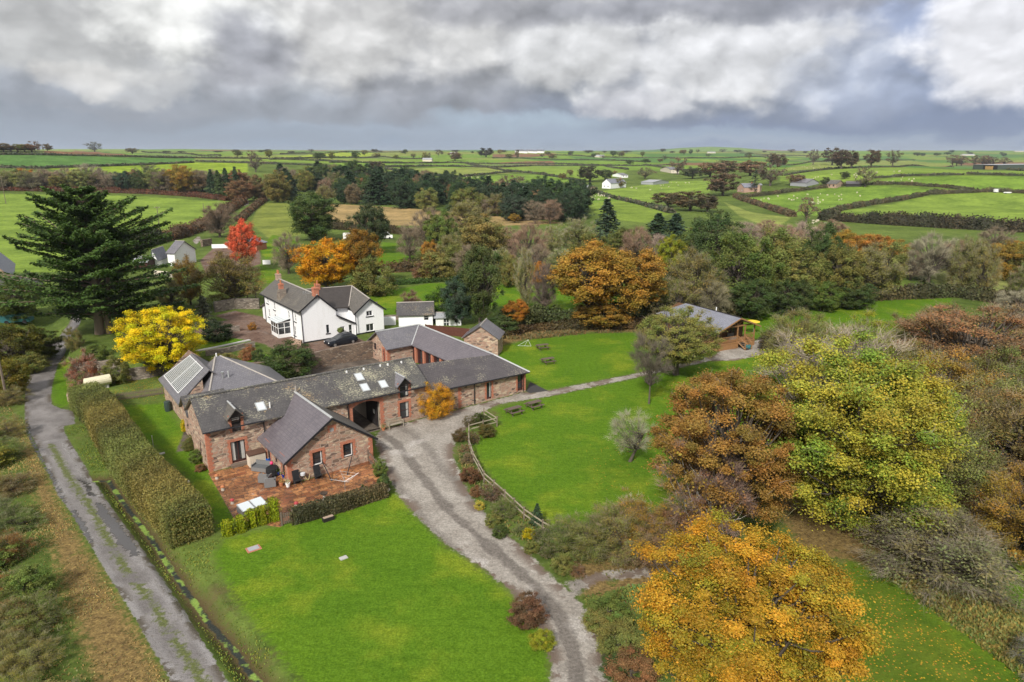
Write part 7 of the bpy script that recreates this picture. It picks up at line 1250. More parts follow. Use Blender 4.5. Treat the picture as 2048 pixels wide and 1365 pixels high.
def lounger(x, y, label):
    q = P(x, y); s_, t_ = LF(*q[:2]); e = empty('folding_chair', q, label, 'folding chair', 'black folding chairs along the wing wall'); f = lambda a, b, z: W(s_-.3+a, t_+b, z)
    m2 = MB(); m2.prism([f(0, -.1, .1), f(.6, -.1, .1), f(.6, .22, 1.2), f(0, .22, 1.2)], tuple(np.array(W(0, .06))-np.array(W(0, 0)))); m2.build('backrest', M_BLACKF, e); m2 = MB(); m2.prism([f(0, -.45, .42), f(.6, -.45, .42), f(.6, -.05, .36), f(0, -.05, .36)], (0, 0, .05)); m2.build('seat', M_BLACKF, e)
    for a in (.02, .56):
        m2 = MB(); m2.tube([f(a, -.45, 0), f(a, .1, .75)], .02, 5); m2.tube([f(a, .1, 0), f(a, -.42, .44)], .02, 5); m2.build('leg', M_BLACKP, e)
lounger(594, 968, 'black folding chair at the left corner of the gable wall'); lounger(636, 958, 'black folding chair under the left gable window')
q = P(609, 966); hr = empty('hose_reel', q, 'pale hose reel hanging on the gable wall between the folding chairs', 'hose reel'); s_, t_ = LF(*q[:2]); mb = MB(); c = W(s_, t_+.25, .75); mb.lathe((c[0], c[1], c[2]-.1), [(.05, -.05), (.22, 0), (.22, .2), (.05, .25)], 10); mb.build('drum', plain('pale_grey_plastic', (.5, .52, .55), .5), hr)
mb = MB(); mb.tube([W(s_+.1+.5*i/10, t_+.2-.15*sin(i*.3), .65-.55*sin(pi*i/10)*(.9)) for i in range(11)], .03, 5); mb.build('hose', plain('tan_hose', (.42, .33, .16), .6), hr)
for (x0, y0, h0), (x1, y1, h1), lb in (((664, 963, 0), (645, 948, 1.4), 'black pole leaning on the gable wall under the left window'), ((694, 951, 0), (708, 935, 1.5), 'black pole leaning on the gable wall under the right window')):
    a = P(x0, y0); b = P(x1, y1); tag(MB().tube([a, (b[0], b[1], h1)], [.06, .03], 6).build('leaning_pole', M_BLACKP), lb, 'pole')
q = P(691, 990); rd = empty('rotary_dryer', q, 'grey rotary clothes dryer standing folded out on the terrace', 'clothes dryer'); MB().tube([q, (q[0], q[1], q[2]+1.75)], .025, 6).build('pole', M_METAL, rd)
for k in range(4): a = k*pi/2+.5; MB().tube([(q[0], q[1], q[2]+1.25), (q[0]+cos(a)*1.25, q[1]+sin(a)*1.25, q[2]+1.75)], .015, 4).build('arm', M_METAL, rd)
mb = MB()
for rr in (.45, .8, 1.15): mb.tube([(q[0]+cos(k*pi/2+.5)*rr, q[1]+sin(k*pi/2+.5)*rr, q[2]+1.25+.4*rr) for k in range(5)], .008, 3, False)
mb.build('washing_line', M_PAINTW, rd)
q = P(649, 1003); bb = empty('bird_bath', q, 'pale stone bird bath near the terrace hedge', 'bird bath'); mb = MB(); mb.lathe(q, [(.22, 0), (.2, .1), (.11, .25), (.1, .55), (.16, .62)], 10); mb.build('pedestal', M_STONEC, bb); mb = MB(); mb.lathe(q, [(.16, .62), (.30, .70), (.32, .78), (.27, .78), (.15, .70), (0, .70)], 12); mb.build('bowl', M_SOIL, bb)
q = P(773, 993); ur = MB(); ur.lathe(q, [(.2, 0), (.18, .1), (.10, .2), (.12, .35), (.32, .55), (.34, .62), (.27, .62), (.1, .5), (0, .5)], 12); tag(ur.build('stone_urn', M_STONEC), 'stone urn at the right end of the terrace hedge', 'urn')
for x, y, m, lb in ((434, 958, M_STONEC, 'pale toadstool ornament at the top of the terrace edge'), (446, 981, M_STONEC, 'pinkish toadstool ornament halfway down the terrace edge'), (465, 1008, M_RED, 'red topped toadstool ornament at the foot of the terrace edge'), (593, 1014, M_RED, 'red topped toadstool ornament alone near the terrace hedge')):
    q = P(x, y); e = empty('toadstool_ornament', q, lb, 'garden ornament', 'toadstool ornaments around the terrace'); mb = MB(); mb.lathe(q, [(.16, 0), (.13, .15), (.11, .32)], 8); mb.build('stem', M_STONEC, e); mb = MB(); mb.lathe(q, [(.09, .3), (.19, .30), (.18, .38), (.10, .45), (0, .47)], 10); mb.build('cap', m if m is M_RED else M_TERRA, e)
q = P(508, 1021); cf = empty('cold_frame', q, 'glass topped cold frame behind the lime clipped shrubs', 'cold frame'); s_, t_ = LF(*q[:2]); an = .12; f = lambda a, b, z: W(s_-1.05+a*cos(an)-b*sin(an), t_-.6+a*sin(an)+b*cos(an), z)
mb = MB(); mb.prism([f(0, 0, .02), f(2.1, 0, .02), f(2.1, 1.15, .02), f(0, 1.15, .02)], (0, 0, .42)); mb.build('base', plain('grey_board', (.12, .12, .12), .7), cf)
for a in (.02, 1.07): m2 = MB(); m2.prism([f(a, -.03, .46), f(a+1.0, -.03, .46), f(a+1.0, 1.18, .60), f(a, 1.18, .60)], (0, 0, .03)); r = m2.build('glass_lid', M_SKYGLASS, cf); m2 = MB(); [strip(m2, f(x, -.03, .49), f(x, 1.18, .63), .025, .012, .005) for x in (a+.03, a+.97)]; m2.build('frame', M_METAL, r)
q = P(657, 1041); st = empty('trough_planter', q, 'small dark trough planter on the front lawn by the hedge', 'planter'); s_, t_ = LF(*q[:2]); f = lambda a, b, z: W(s_+a, t_+b, z); mb = MB(); mb.box(-.45, .45, -.18, .2, 0, .3, f); mb.build('trough', M_BLACKW, st); mb = MB(); mb.box(-.4, .4, -.13, .15, .29, .33, f); mb.build('soil', plain('pale_gravel_top', (.36, .27, .2), .9), st)
def picket(a, b, h, label, name, n, m=M_OLDWOOD, posts=True, cat='gate'):
    a, b = np.array(a[:2]), np.array(b[:2]); z = hz(*a); e = empty(name, (*((a+b)/2), z), label, cat); d = (b-a); L = np.hypot(*d); d /= L; f = lambda s, t, zz: (a[0]+d[0]*s-d[1]*t, a[1]+d[1]*s+d[0]*t, z+zz); mb = MB()
    for i in range(n): x = L*(i+.5)/n; mb.box(x-.035, x+.035, -.012, .012, .08, h+.04*(i % 2), f)
    mb.build('pickets', m, e); mb = MB(); mb.box(0, L, .013, .05, .22, .30, f); mb.build('rail', m, e); mb = MB(); mb.box(0, L, .013, .05, h-.28, h-.2, f); mb.build('rail', m, e)
    for x in (0, L): m2 = MB(); m2.box(x-.06, x+.06, -.05, .06, -.2, h+.12, f); m2.build('post', m, e)
picket(P(564, 1052), P(586, 1046), 1.0, 'small weathered picket gate between the clipped shrubs and the hedge', 'picket_gate', 6)
picket(P(735, 922), P(758, 950), 1.25, 'grey slatted wooden gate at the right end of the gable wall', 'wooden_gate', 9)
picket(P(210, 806), P(326, 788), .95, 'low dark picket fence above the left lawn', 'picket_fence', 46, M_OLDWOOD, cat='fence')
for x, y, w, m, lb, rim in ((507, 1098, .75, M_TIN, 'rectangular drain cover in a brick surround on the front lawn', True), (687, 1117, .55, M_CONC, 'small pale drain cover on the front lawn', False), (324, 908, .5, M_CONC, 'pale flat cover on the left lawn near the pipe', False), (373, 965, .5, M_CONC, 'pale flat cover on the left lawn near the hedge', False)):
    q = P(x, y); s_, t_ = LF(*q[:2]); f = lambda a, b, z: W(s_+a, t_+b, q[2]+z); e = empty('drain_cover', q, lb, 'drain cover'); mb = MB(); mb.box(-w/2, w/2, -w*.35, w*.35, 0, .07, f); mb.build('lid', m, e)
    if rim: mb = MB(); mb.box(-w/2-.13, w/2+.13, -w*.35-.13, w*.35+.1, -.02, .03, f); mb.build('brick_rim', M_BRICK, e)
q = P(309, 908); tag(MB().tube([q, (q[0], q[1], q[2]+1.9)], .035, 6).build('white_pole', M_METAL), 'thin pale pole on the left lawn', 'pole')
# ------------------------------------------------------------------ left garden: tank, barrel, walls
q = P(198, 778); tk = empty('oil_tank', (q[0], q[1], q[2]), 'cream cylindrical oil tank above the low picket fence', 'tank'); d = np.array(W(1, .1))-np.array(W(0, 0)); c = np.array(q)+(0, 0, 1.0)
mb = MB(); mb.tube([c-d*1.45, c-d*1.35, c+d*1.35, c+d*1.45], [.45, .62, .62, .45], 16); mb.build('tank', M_TANK, tk, True)
for k in (-.8, .8): m2 = MB(); o = c+d*k; m2.box(o[0]-.35, o[0]+.35, o[1]-.12, o[1]+.12, q[2]-.1, q[2]+.55); m2.build('cradle', M_CONC, tk)
q = P(190, 768); og = empty('notice_board', q, 'orange board on posts behind the oil tank', 'board'); f = lambda a, b, z: W(LF(*q[:2])[0]+a, LF(*q[:2])[1]+b, q[2]+z); mb = MB(); mb.box(-.55, .55, .9, .95, 1.1, 1.75, f); mb.build('board', M_ORANGE, og)
for a in (-.45, .4): m2 = MB(); m2.box(a, a+.07, .96, 1.02, -.2, 1.7, f); m2.build('post', M_OLDWOOD, og)
q = P(337, 822); mb = MB(); mb.lathe(q, [(.33, 0), (.37, .2), (.38, .6), (.36, 1.1), (.3, 1.15), (0, 1.17)], 14); tag(mb.build('water_butt', plain('green_grey_plastic', (.04, .06, .055), .45)), 'dark green water butt at the corner of the glazed outbuilding', 'water butt')
q = P(228, 824); tag(MB().blob((q[0], q[1], q[2]+.5), (.95, .8, .55), 4, .12, 12, 7).build('wrapped_bale', plain('white_plastic_wrap', (.62, .64, .58), .4), None, True), 'white wrapped heap at the top end of the long beech hedge', 'heap')
wall_run([P(141, 795), P(140, 802), P(150, 808), P(175, 808), P(205, 806)], .5, [.7, .8, .95, 1.0, 1.0], M_STONE, 'curved_wall', 'low curved stone wall beside the lane below the oil tank')
wall_run([P(205, 770), P(250, 762), P(300, 755), P(330, 748)], .5, 1.5, M_GREYSTONE, 'stone_wall', 'grey stone retaining wall below the yellow tree')
wall_run([P(150, 742), P(200, 738), P(245, 734)], .5, 1.1, M_GREYSTONE, 'stone_wall', 'short stone wall behind the pink brown shrub')
wall_run([W(10.2, 24.3), W(12.0, 23.95), W(14.5, 23.4), W(18.0, 23.55), W(23.0, 23.7), W(27.5, 23.6)], .55, [2.15, 2.15, 2.1, 2.2, 2.45, 2.5], M_WALLSTONE, 'retaining_wall', 'tall brown stone retaining wall between the courtyard and the parked car', zb=.2)
wall_run([P(412, 712), P(455, 706), P(490, 697), P(510, 694)], .4, .75, M_GREYSTONE, 'terrace_wall', 'low stone wall along the garden terrace behind the hipped roof'); wall_run([P(390, 704), P(450, 692), P(500, 681)], .6, .12, M_CONC, 'garden_path_edge', 'pale stone path edging across the garden terrace', cat='edging'); wall_run([P(455, 664), P(480, 662)], .4, .8, M_GREYSTONE, 'pillar_wall', 'short dark stone wall with brick end at the drive'); wall_run([P(582, 688), P(604, 692)], .35, .8, M_STONE, 'yard_wall', 'short stone wall at the farmhouse corner'); wall_run([P(430, 625), P(470, 618), P(520, 618)], .5, 1.8, M_GREYSTONE, 'back_wall', 'old stone wall behind the farmhouse drive')
for x, y, z in ((486, 738, .9), (548, 745, .5), (591, 734, .5), (645, 724, 1.2), (662, 707, 1.6), (700, 698, 1.8), (688, 713, .9)):
    pass
# dark grey car on the upper yard
ca0 = P(650, 695); cang = BANG+.10; q = W(24.6, 27.4, hz(*W(24.6, 27.4)[:2])); car = empty('parked_car', q, 'dark grey estate car parked beside the farmhouse gable', 'car', None, cang)
def cw(x, y, z): return (q[0]+cos(cang)*x-sin(cang)*y, q[1]+sin(cang)*x+cos(cang)*y, q[2]+z)
def loft(mb, secs):
    R = [[cw(*p) for p in s] for s in secs]; n = len(R[0])
    for a, b in zip(R[:-1], R[1:]):
        for k in range(n): k2 = (k+1) % n; mb.poly([a[k], a[k2], b[k2], b[k]])
    mb.poly(R[0][::-1]); mb.poly(R[-1])
def csec(x, w, z0, z1, cr=.1): return [(x, -w, z0), (x, w, z0), (x, w+.02, (z0+z1)/2), (x, w-cr*.4, z1-cr*.5), (x, w-cr*1.5, z1), (x, -w+cr*1.5, z1), (x, -w+cr*.4, z1-cr*.5), (x, -w-.02, (z0+z1)/2)]
mb = MB(); loft(mb, [csec(-2.25, .72, .38, .72), csec(-2.15, .84, .28, .86), csec(-1.3, .9, .24, .97), csec(-.75, .9, .22, 1.0), csec(1.5, .9, .22, 1.02), csec(2.1, .86, .26, 1.0), csec(2.28, .76, .40, .88)]); mb.build('body', M_CAR, car, True)
mb = MB(); loft(mb, [csec(-.95, .78, .96, 1.02, .05), csec(-.15, .72, .96, 1.42, .1), csec(.4, .72, .96, 1.5, .1), csec(1.5, .70, .96, 1.46, .1), csec(2.1, .70, .96, 1.10, .08)]); gh = mb.build('cabin', M_GLASS, car, True); mb = MB(); loft(mb, [csec(-.12, .60, 1.41, 1.45, .04), csec(.4, .66, 1.46, 1.53, .05), csec(1.5, .64, 1.42, 1.49, .05)]); mb.build('roof_panel', M_CAR, gh, True)
for x in (-1.42, 1.4):
    for y in (-.84, .84):
        m2 = MB(); m2.tube([cw(x, y-.1, .33), cw(x, y+.1, .33)], .33, 14); w_ = m2.build('wheel', M_TYRE, car); m2 = MB(); m2.tube([cw(x, y-.115, .33), cw(x, y+.115, .33)], .2, 10); m2.build('hub', M_METAL, w_)
for y in (-.62, .62):
    m2 = MB(); c = cw(-2.2, y, .70); m2.blob(c, (.1, .16, .08), 1, .02, 8, 5); m2.build('headlight', M_PAINTW, car, True)
# ------------------------------------------------------------------ rail fence of the lawn, other fences
def railfence(pix, label, h=1.05, name='rail_fence', step=2.0, rails=(.5, .95), pm=M_OLDWOOD, rm=M_RAIL):
    R = PP(pix); e = empty(name, (*R[0], hz(*R[0])), label, 'fence'); pts = []
    for a, b in zip(R[:-1], R[1:]):
        n = max(1, round(hypot(b[0]-a[0], b[1]-a[1])/step)); pts += [(a[0]+(b[0]-a[0])*i/n, a[1]+(b[1]-a[1])*i/n) for i in range(n)]
    pts.append(R[-1])
    for p in pts: z = hz(*p); m2 = MB(); m2.box(p[0]-.065, p[0]+.065, p[1]-.065, p[1]+.065, z-.1, z+h+.08); m2.build('post', pm, e)
    for r in rails:
        m2 = MB()
        for a, b in zip(pts[:-1], pts[1:]):
            a3 = np.array((*a, hz(*a)+r)); b3 = np.array((*b, hz(*b)+r)); d = b3-a3; n = np.array((-d[1], d[0], 0))/np.hypot(d[0], d[1])*.035
            m2.prism([tuple(a3-n-(0, 0, .06)), tuple(a3+n-(0, 0, .06)), tuple(b3+n-(0, 0, .06)), tuple(b3-n-(0, 0, .06))], (0, 0, .09))
        m2.build('rail', rm, e)
railfence([(968, 836), (994, 853), (938, 868), (938, 898), (947, 926), (968, 966), (1010, 1004), (1048, 1040), (1085, 1066), (1126, 1090)], 'post and rail fence between the drive border and the lower lawn', name='post_and_rail_fence')
railfence([(480, 604), (512, 598), (528, 594)], 'grey post and rail fence behind the farmhouse', 1.1)
railfence([(2010, 1150), (2060, 1190), (2110, 1230)], 'dark wooden fence crossing the bottom right lawn', 1.0, pm=M_BLACKW, rm=M_BLACKW)
q = W(37.2, 27.5); fc = empty('board_fence', W(38, 25, 1.6), 'brown close boarded fence between the white hut and the stone shed', 'fence'); a = np.array(W(37.3, 25.6)[:2]); b = np.array(W(41.2, 19.5)[:2]); d = (b-a); L = np.hypot(*d); d /= L; f = lambda s, t, z: (a[0]+d[0]*s-d[1]*t, a[1]+d[1]*s+d[0]*t, 1.4+z); mb = MB()
for i in range(int(L/.16)): mb.box(.16*i, .16*i+.15, 0, .02, -.8, 1.75, f)
mb.build('boards', plain('red_brown_boards', (.10, .035, .022), .8, var=.4), fc)
for i in range(4): m2 = MB(); m2.box(L*i/3-.06, L*i/3+.06, .021, .12, -.8, 1.8, f); m2.build('post', M_OLDWOOD, fc)
# poles
def pole(x, yb, yt, label, arms=True):
    p = P(x, yb); zc = p[1]*CP-(p[2]-CAM_H)*SP; d = ray(x, yt); h = CAM_H+d[2]/hypot(d[0], d[1])*hypot(p[0], p[1])-p[2]; e = empty('utility_pole', p, label, 'pole', 'utility poles'); MB().tube([(p[0], p[1], p[2]-.2), (p[0], p[1], p[2]+h)], [.17, .11], 7).build('post', M_OLDWOOD, e)
    if arms: m2 = MB(); m2.box(p[0]-1.0, p[0]+1.0, p[1]-.06, p[1]+.06, p[2]+h-.5, p[2]+h-.38); m2.build('crossarm', M_OLDWOOD, e); m2 = MB(); [m2.lathe((p[0]+k, p[1], p[2]+h-.38), [(.05, 0), (.06, .15), (0, .2)], 5) for k in (-.9, 0, .9)]; m2.build('insulators', M_PAINTW, e)
pole(320, 462, 413, 'utility pole standing in the left pasture'); pole(12, 408, 352, 'dark utility pole at the far left of the pasture'); pole(25, 378, 345, 'pale utility pole in the wood beyond the left pasture', False); pole(272, 380, 352, 'short pole in front of the wood beyond the left pasture', False); pole(468, 403, 383, 'short wooden post by the bend of the far lane', False); pole(14, 800, 682, 'dark telegraph pole beside the lane', False); pole(409, 432, 406, 'thin pole on the right side of the left pasture', False)
# ------------------------------------------------------------------ outbuildings round the farmhouse
gabled('white_outhouse', 'white outhouse with lichened slate roof behind the courtyard range', 'outhouse', W(36.0, 31.6), W(40.6, 29.0), W(42.4, 32.2), 2.1, 3.5, M_WHITE, M_SLATE_OLD, 'width', 1.75, [(0, 3.9, 4.7, .9, 1.9)])
hr_ = gabled('white_hut', 'low white hut with grey felt roof right of the white outhouse', 'hut', W(40.9, 28.6), W(44.2, 26.4), W(45.6, 28.6), 1.75, 2.15, M_PAINTW, M_TIN, 'width', 1.5, [(0, 1.2, 2.1, .1, 1.5), (0, 2.9, 3.5, .7, 1.4)])
gabled('stone_shed', 'small stone shed with grey slate roof beside the picnic lawn', 'shed', W(39.0, 17.6), W(42.4, 14.0), W(44.6, 17.2), 2.3, 4.0, M_STONE, M_SLATE_GREY, 'depth', .5, [(2, 1.0, 1.8, .1, 1.8)])
wall_run([W(33.6, 34.5), W(36.2, 33.0)], .3, 1.3, M_WHITE, 'white_wall', 'low white wall between the farmhouse and the white outhouse', zb=1.8); wall_run([W(33.4, 36.2), W(36.8, 36.5), W(39.5, 35.0)], .5, .8, M_GREYSTONE, 'pond_wall', 'low stone wall round the garden pond behind the farmhouse'); mb = MB(); qq = W(35.2, 38.4, 1.85); mb.box(-.4, .4, -.4, .4, -.2, 2.6, lambda x, y, z: (qq[0]+x, qq[1]+y, qq[2]+z)); mb.box(-.5, .5, -.5, .5, 2.6, 2.75, lambda x, y, z: (qq[0]+x, qq[1]+y, qq[2]+z)); tag(mb.build('stone_pillar', M_GREYSTONE), 'tall stone pillar behind the farmhouse wing', 'pillar')
q = P(767, 578); gh_ = empty('garden_cage', q, 'small metal framed glasshouse on the back garden lawn', 'glasshouse'); f = lambda x, y, z: (q[0]+x, q[1]+y, q[2]+z); mb = MB()
for x in (-1.2, 0, 1.2):
    for y in (0, 1.8): mb.tube([f(x, y, 0), f(x, y, 1.7)], .035, 4)
    mb.tube([f(x, 0, 1.7), f(x, .9, 2.4), f(x, 1.8, 1.7)], .035, 4)
for y, z in ((0, 1.7), (1.8, 1.7), (.9, 2.4), (0, .9), (1.8, .9)): mb.tube([f(-1.2, y, z), f(1.2, y, z)], .03, 4)
mb.build('frame', M_METAL, gh_); mb = MB(); mb.poly([f(-1.2, 0, 1.72), f(1.2, 0, 1.72), f(1.2, .9, 2.42), f(-1.2, .9, 2.42)]); mb.poly([f(-1.2, 1.8, 1.72), f(1.2, 1.8, 1.72), f(1.2, .9, 2.42), f(-1.2, .9, 2.42)][::-1]); mb.build('roof_glass', plain('dull_glass', (.16, .18, .17), .2), gh_)
# ------------------------------------------------------------------ cottages behind the cypress
gabled('white_cottage', 'white cottage gable with grey slate roof beyond the cypress', 'cottage', P(352, 533), P(393, 524), P(413, 516), 3.3, 5.6, M_WHITE, M_SLATE_GREY, 'depth', None, [(1, .8, 1.5, 1.2, 2.3), (1, 2.4, 3.1, 1.2, 2.3)])
gabled('grey_cottage', 'low grey roofed cottage half hidden right of the cypress', 'cottage', P(316, 536), P(336, 528), P(346, 520), 2.4, 4.3, M_WHITE, M_SLATE_CAB, 'width'); gabled('garden_shed', 'dark gabled shed beside the low grey roofed cottage', 'shed', P(296, 540), P(312, 536), P(316, 528), 2.0, 3.0, M_DKWOOD, M_TIN, 'depth')
gabled('slate_barn', 'grey slate roofed stone barn behind the left boughs of the cypress', 'barn', P(-35, 596), P(30, 590), P(62, 556), 3.6, 6.6, M_STONE, M_SLATE_CAB, 'depth', None, [(0, 4.0, 5.0, .8, 2.2)], [(.5, .95, .3)]); gabled('dark_shed', 'dark roofed shed at the left edge beside the slate roofed barn', 'shed', P(-40, 610), P(8, 612), P(14, 590), 2.6, 4.2, M_DKWOOD, M_SLATE_DARK, 'depth'); gabled('brick_outbuilding', 'small slate roofed outbuilding right of the scarlet tree', 'outbuilding', P(514, 502), P(534, 498), P(536, 484), 2.0, 3.4, M_BRICK, M_SLATE_CAB, 'width')
wall_run([P(424, 497), P(470, 496)], .3, 1.1, M_WHITE, 'yard_wall', 'long white wall beside the scarlet tree'); wall_run([P(404, 494), P(423, 491)], .8, 2.0, M_WALLSTONE, 'brick_pillar_wall', 'brown stone wall at the white cottage yard'); wall_run([P(526, 529), P(541, 529)], .3, 1.0, M_WHITE, 'garden_wall', 'short white wall below the scarlet tree')
wall_run([P(310, 552), P(345, 556)], .3, 1.2, M_CREAM, 'cottage_wall', 'pale wall showing under the right boughs of the cypress')
# parked vehicles glimpsed
def van(x, y, a, m, label, L=4.8, h=2.1, name='parked_van', cat='van'):
    q = P(x, y); e = empty(name, q, label, cat, None, a); f = lambda s, t, z: (q[0]+cos(a)*s-sin(a)*t, q[1]+sin(a)*s+cos(a)*t, q[2]+z); mb = MB(); mb.prism([f(-L/2, -.95, .3), f(L/2, -.95, .3), f(L/2, -.95, h*.5), f(L/2-.7, -.95, h*.55), f(L/2-1.3, -.95, h), f(-L/2, -.95, h)], tuple(np.array(f(0, 1.9, 0))-np.array(f(0, 0, 0)))); mb.build('body', m, e)
    mb = MB(); mb.prism([f(L/2-.75, -.97, h*.56), f(L/2-1.3, -.97, h*.93), f(L/2-2.1, -.97, h*.93), f(L/2-2.1, -.97, h*.56)], tuple(np.array(f(0, .03, 0))-np.array(f(0, 0, 0)))); mb.build('window', M_GLASS, e)
    for s in (-L*.3, L*.3):
        for t in (-.9, .9): m2 = MB(); m2.tube([f(s, t-.1, .33), f(s, t+.1, .33)], .33, 10); m2.build('wheel', M_TYRE, e)
van(703, 480, .1, M_PAINTW, 'white van half hidden behind the amber and green tree'); van(770, 478, .2, M_PAINTW, 'white van behind the dark evergreen tree at the garden lawn'); van(10, 618, .4, M_RED, 'red car beside the dark shed at the left edge', 4.2, 1.5, 'parked_car', 'car'); van(36, 646, .3, M_TURQ, 'turquoise car half hidden under the cypress', 4.2, 1.5, 'parked_car', 'car')
# ------------------------------------------------------------------ far farms
def farm(px0, py0, px1, py1, px2, py2, name, label, cat, eave, ridge, wm, rm, axis='width', ch=(), win=True, **k):
    A, B, C = P(px0, py0), P(px1, py1), P(px2, py2); w = hypot(B[0]-A[0], B[1]-A[1]); ws = [(0, w*f-.5, w*f+.5, 1.0, 2.2) for f in (.25, .7)] if win else []; return gabled(name, label, cat, A, B, C, eave, ridge, wm, rm, axis, None, ws, ch, **k)
farm(1204, 377, 1221, 378, 1230, 374, 'white_farmhouse', 'white gabled farmhouse among trees on the far centre pastures', 'house', 4.2, 7.2, M_WHITE, M_SLATE_CAB, 'depth', [(.5, .9, .5)]); farm(1146, 386, 1168, 387, 1172, 382, 'farm_shed', 'grey long shed left of the far white gabled farmhouse', 'shed', 3.0, 5.2, M_STONE, M_TIN, win=False); farm(1013, 376, 1050, 377, 1052, 373, 'low_shed', 'low grey shed half hidden in the conifer wood edge', 'shed', 2.0, 3.4, M_TIN, M_TIN, win=False); farm(1244, 356, 1256, 356, 1258, 353, 'white_cottage', 'tiny white cottage above the far white gabled farmhouse', 'cottage', 2.6, 4.4, M_WHITE, M_SLATE_GREY); farm(1282, 369, 1306, 370, 1308, 366, 'grey_sheds', 'pale grey sheds right of the far white gabled farmhouse', 'shed', 2.2, 3.6, M_TIN, M_TIN, win=False)
farm(1474, 384, 1488, 386, 1497, 381, 'pink_cottage', 'pinkish farm cottage with pale roof beside the rust brown tree', 'cottage', 3.6, 6.0, plain('pink_render', (.42, .27, .21), .85), M_SLATE_CAB, 'depth', [(.5, .8, .7)]); farm(1514, 387, 1519, 387, 1521, 384, 'chimney_stack', 'small square stone tower right of the pink farm cottage', 'tower', 5.5, 6.2, M_STONE, M_TIN, 'depth', (), False); farm(1580, 372, 1612, 374, 1616, 367, 'grey_barn', 'long grey barn behind the sheep pasture', 'barn', 2.6, 5.0, M_TIN, M_SLATE_GREY, win=False); farm(1653, 376, 1672, 377, 1675, 371, 'stone_barn', 'small stone barn with dark roof above the sheep pasture', 'barn', 2.8, 5.0, M_STONE, M_SLATE_BROWN); farm(1692, 374, 1722, 374, 1726, 369, 'low_dark_shed', 'low dark shed under the leafless spreading tree', 'shed', 2.0, 3.4, M_BLACKW, M_SLATE_DARK, win=False)
farm(1342, 347, 1358, 347, 1360, 343, 'cream_farmhouse', 'cream farmhouse in the trees left of the grove', 'house', 4.0, 6.6, M_CREAM, M_SLATE_GREY, 'width', [(.5, .5, .6)])
A, B, C = P(1945, 339), P(1995, 340), P(2000, 333); r_, fr_, w_, d_ = gabled('open_barn', 'big dark green open fronted barn with straw on the right hill', 'barn', A, B, C, 4.6, 7.0, M_DKGREEN, M_TIN, 'width', None)
mb = MB(); mb.box(w_*.42, w_*.98, -.12, -.03, .2, 4.2, fr_); mb.build('dark_bay_slab', M_BLACKP, r_); mb = MB()  # black slab on the closed front stands in for the bay's shaded inside
for i in range(5): mb.box(w_*.52+i*1.7, w_*.52+i*1.7+1.6, -.5, -.13, .1, 3.0 if i % 2 else 3.4, fr_)
tag(mb.build('straw_stack', M_STRAW), 'stack of straw bales in the open fronted barn', 'straw stack')
rs = np.random.RandomState(31)
for i, x in enumerate((1031, 1039, 1046, 1052, 1059, 1066, 1073, 1080)):
    p = P(x, 306.2+(i % 3)*.3); s_ = rs.uniform(10, 16); gabled('hamlet_house', 'tiny white house of the hamlet on the centre skyline', 'house', p, (p[0]+s_, p[1]+rs.uniform(-3, 3)), (p[0]+s_+1, p[1]+10), 4.5, 8.0, M_WHITE, M_SLATE_GREY, 'width', group='houses of the skyline hamlet')
for x, y, wd, lb in ((1415, 307, 26, 'long pale shed on the far right ridge'), (900, 310, 22, 'tiny pale farm left of the skyline hamlet'), (845, 323, 30, 'long low pale roof among the far centre fields'), (1190, 315, 30, 'tiny pale sheds right of the skyline hamlet'), (1925, 312, 40, 'pale far farm on the right slope'), (2030, 304, 36, 'pale buildings on the far right skyline')):
    p = P(x, y); zc = p[1]; L_ = wd/FPX*zc*.6; gabled('far_farm_building', lb, 'farm building', p, (p[0]+L_, p[1]), (p[0]+L_, p[1]+12), 3.2, 5.5, M_CREAM, M_TIN, 'width')
# water trough and pale tanks in the right pasture
for x, y, w, lb in ((1989, 386, 3.2, 'white feed trailer at the hedge in the right pasture'), (2010, 388, 4.0, 'pale water trough beyond the white feed trailer')):
    q = P(x, y); e = empty('feed_trailer' if w < 4 else 'water_trough', q, lb, 'trailer' if w < 4 else 'trough'); mb = MB(); mb.prism([(q[0], q[1], q[2]+.4), (q[0]+w, q[1], q[2]+.4), (q[0]+w-.3, q[1], q[2]+(2.2 if w < 4 else 1.0)), (q[0]+.3, q[1], q[2]+(2.2 if w < 4 else 1.0))], (0, 1.6, 0)); mb.build('body', M_PAINTW, e)
    for k in (.5, w-.5): m2 = MB(); m2.tube([(q[0]+k, q[1]-.1, q[2]+.3), (q[0]+k, q[1]+1.7, q[2]+.3)], .3, 8); m2.build('wheel' if w < 4 else 'leg', M_TYRE, e)
# white netting goal on the picnic lawn, white playground rails at right
q = P(1050, 692); gn = empty('folded_net_frame', q, 'white triangular net frame lying on the upper lawn', 'net frame'); f = lambda x, y, z: (q[0]+x, q[1]+y, q[2]+z); mb = MB(); [mb.tube([f(*a), f(*b)], .016, 4) for a, b in (((-1.1, -.1, .04), (.9, -.3, .04)), ((.9, -.3, .04), (.5, .9, .7)), ((.5, .9, .7), (-1.1, -.1, .04)), ((-.1, -.2, .04), (.5, .9, .7)))]; mb.build('frame', M_PAINTW, gn)
q = P(1985, 705); wr = empty('white_railing', q, 'white railings glimpsed through the russet oak', 'railing'); mb = MB()
for i in range(7): mb.tube([(q[0]+i*1.0, q[1]+.3*i, q[2]), (q[0]+i*1.0, q[1]+.3*i, q[2]+1.2)], .04, 4)
mb.build('posts', M_PAINTW, wr); mb = MB(); mb.tube([(q[0], q[1], q[2]+1.15), (q[0]+6, q[1]+1.8, q[2]+1.15)], .05, 4); mb.build('top_rail', M_PAINTW, wr)
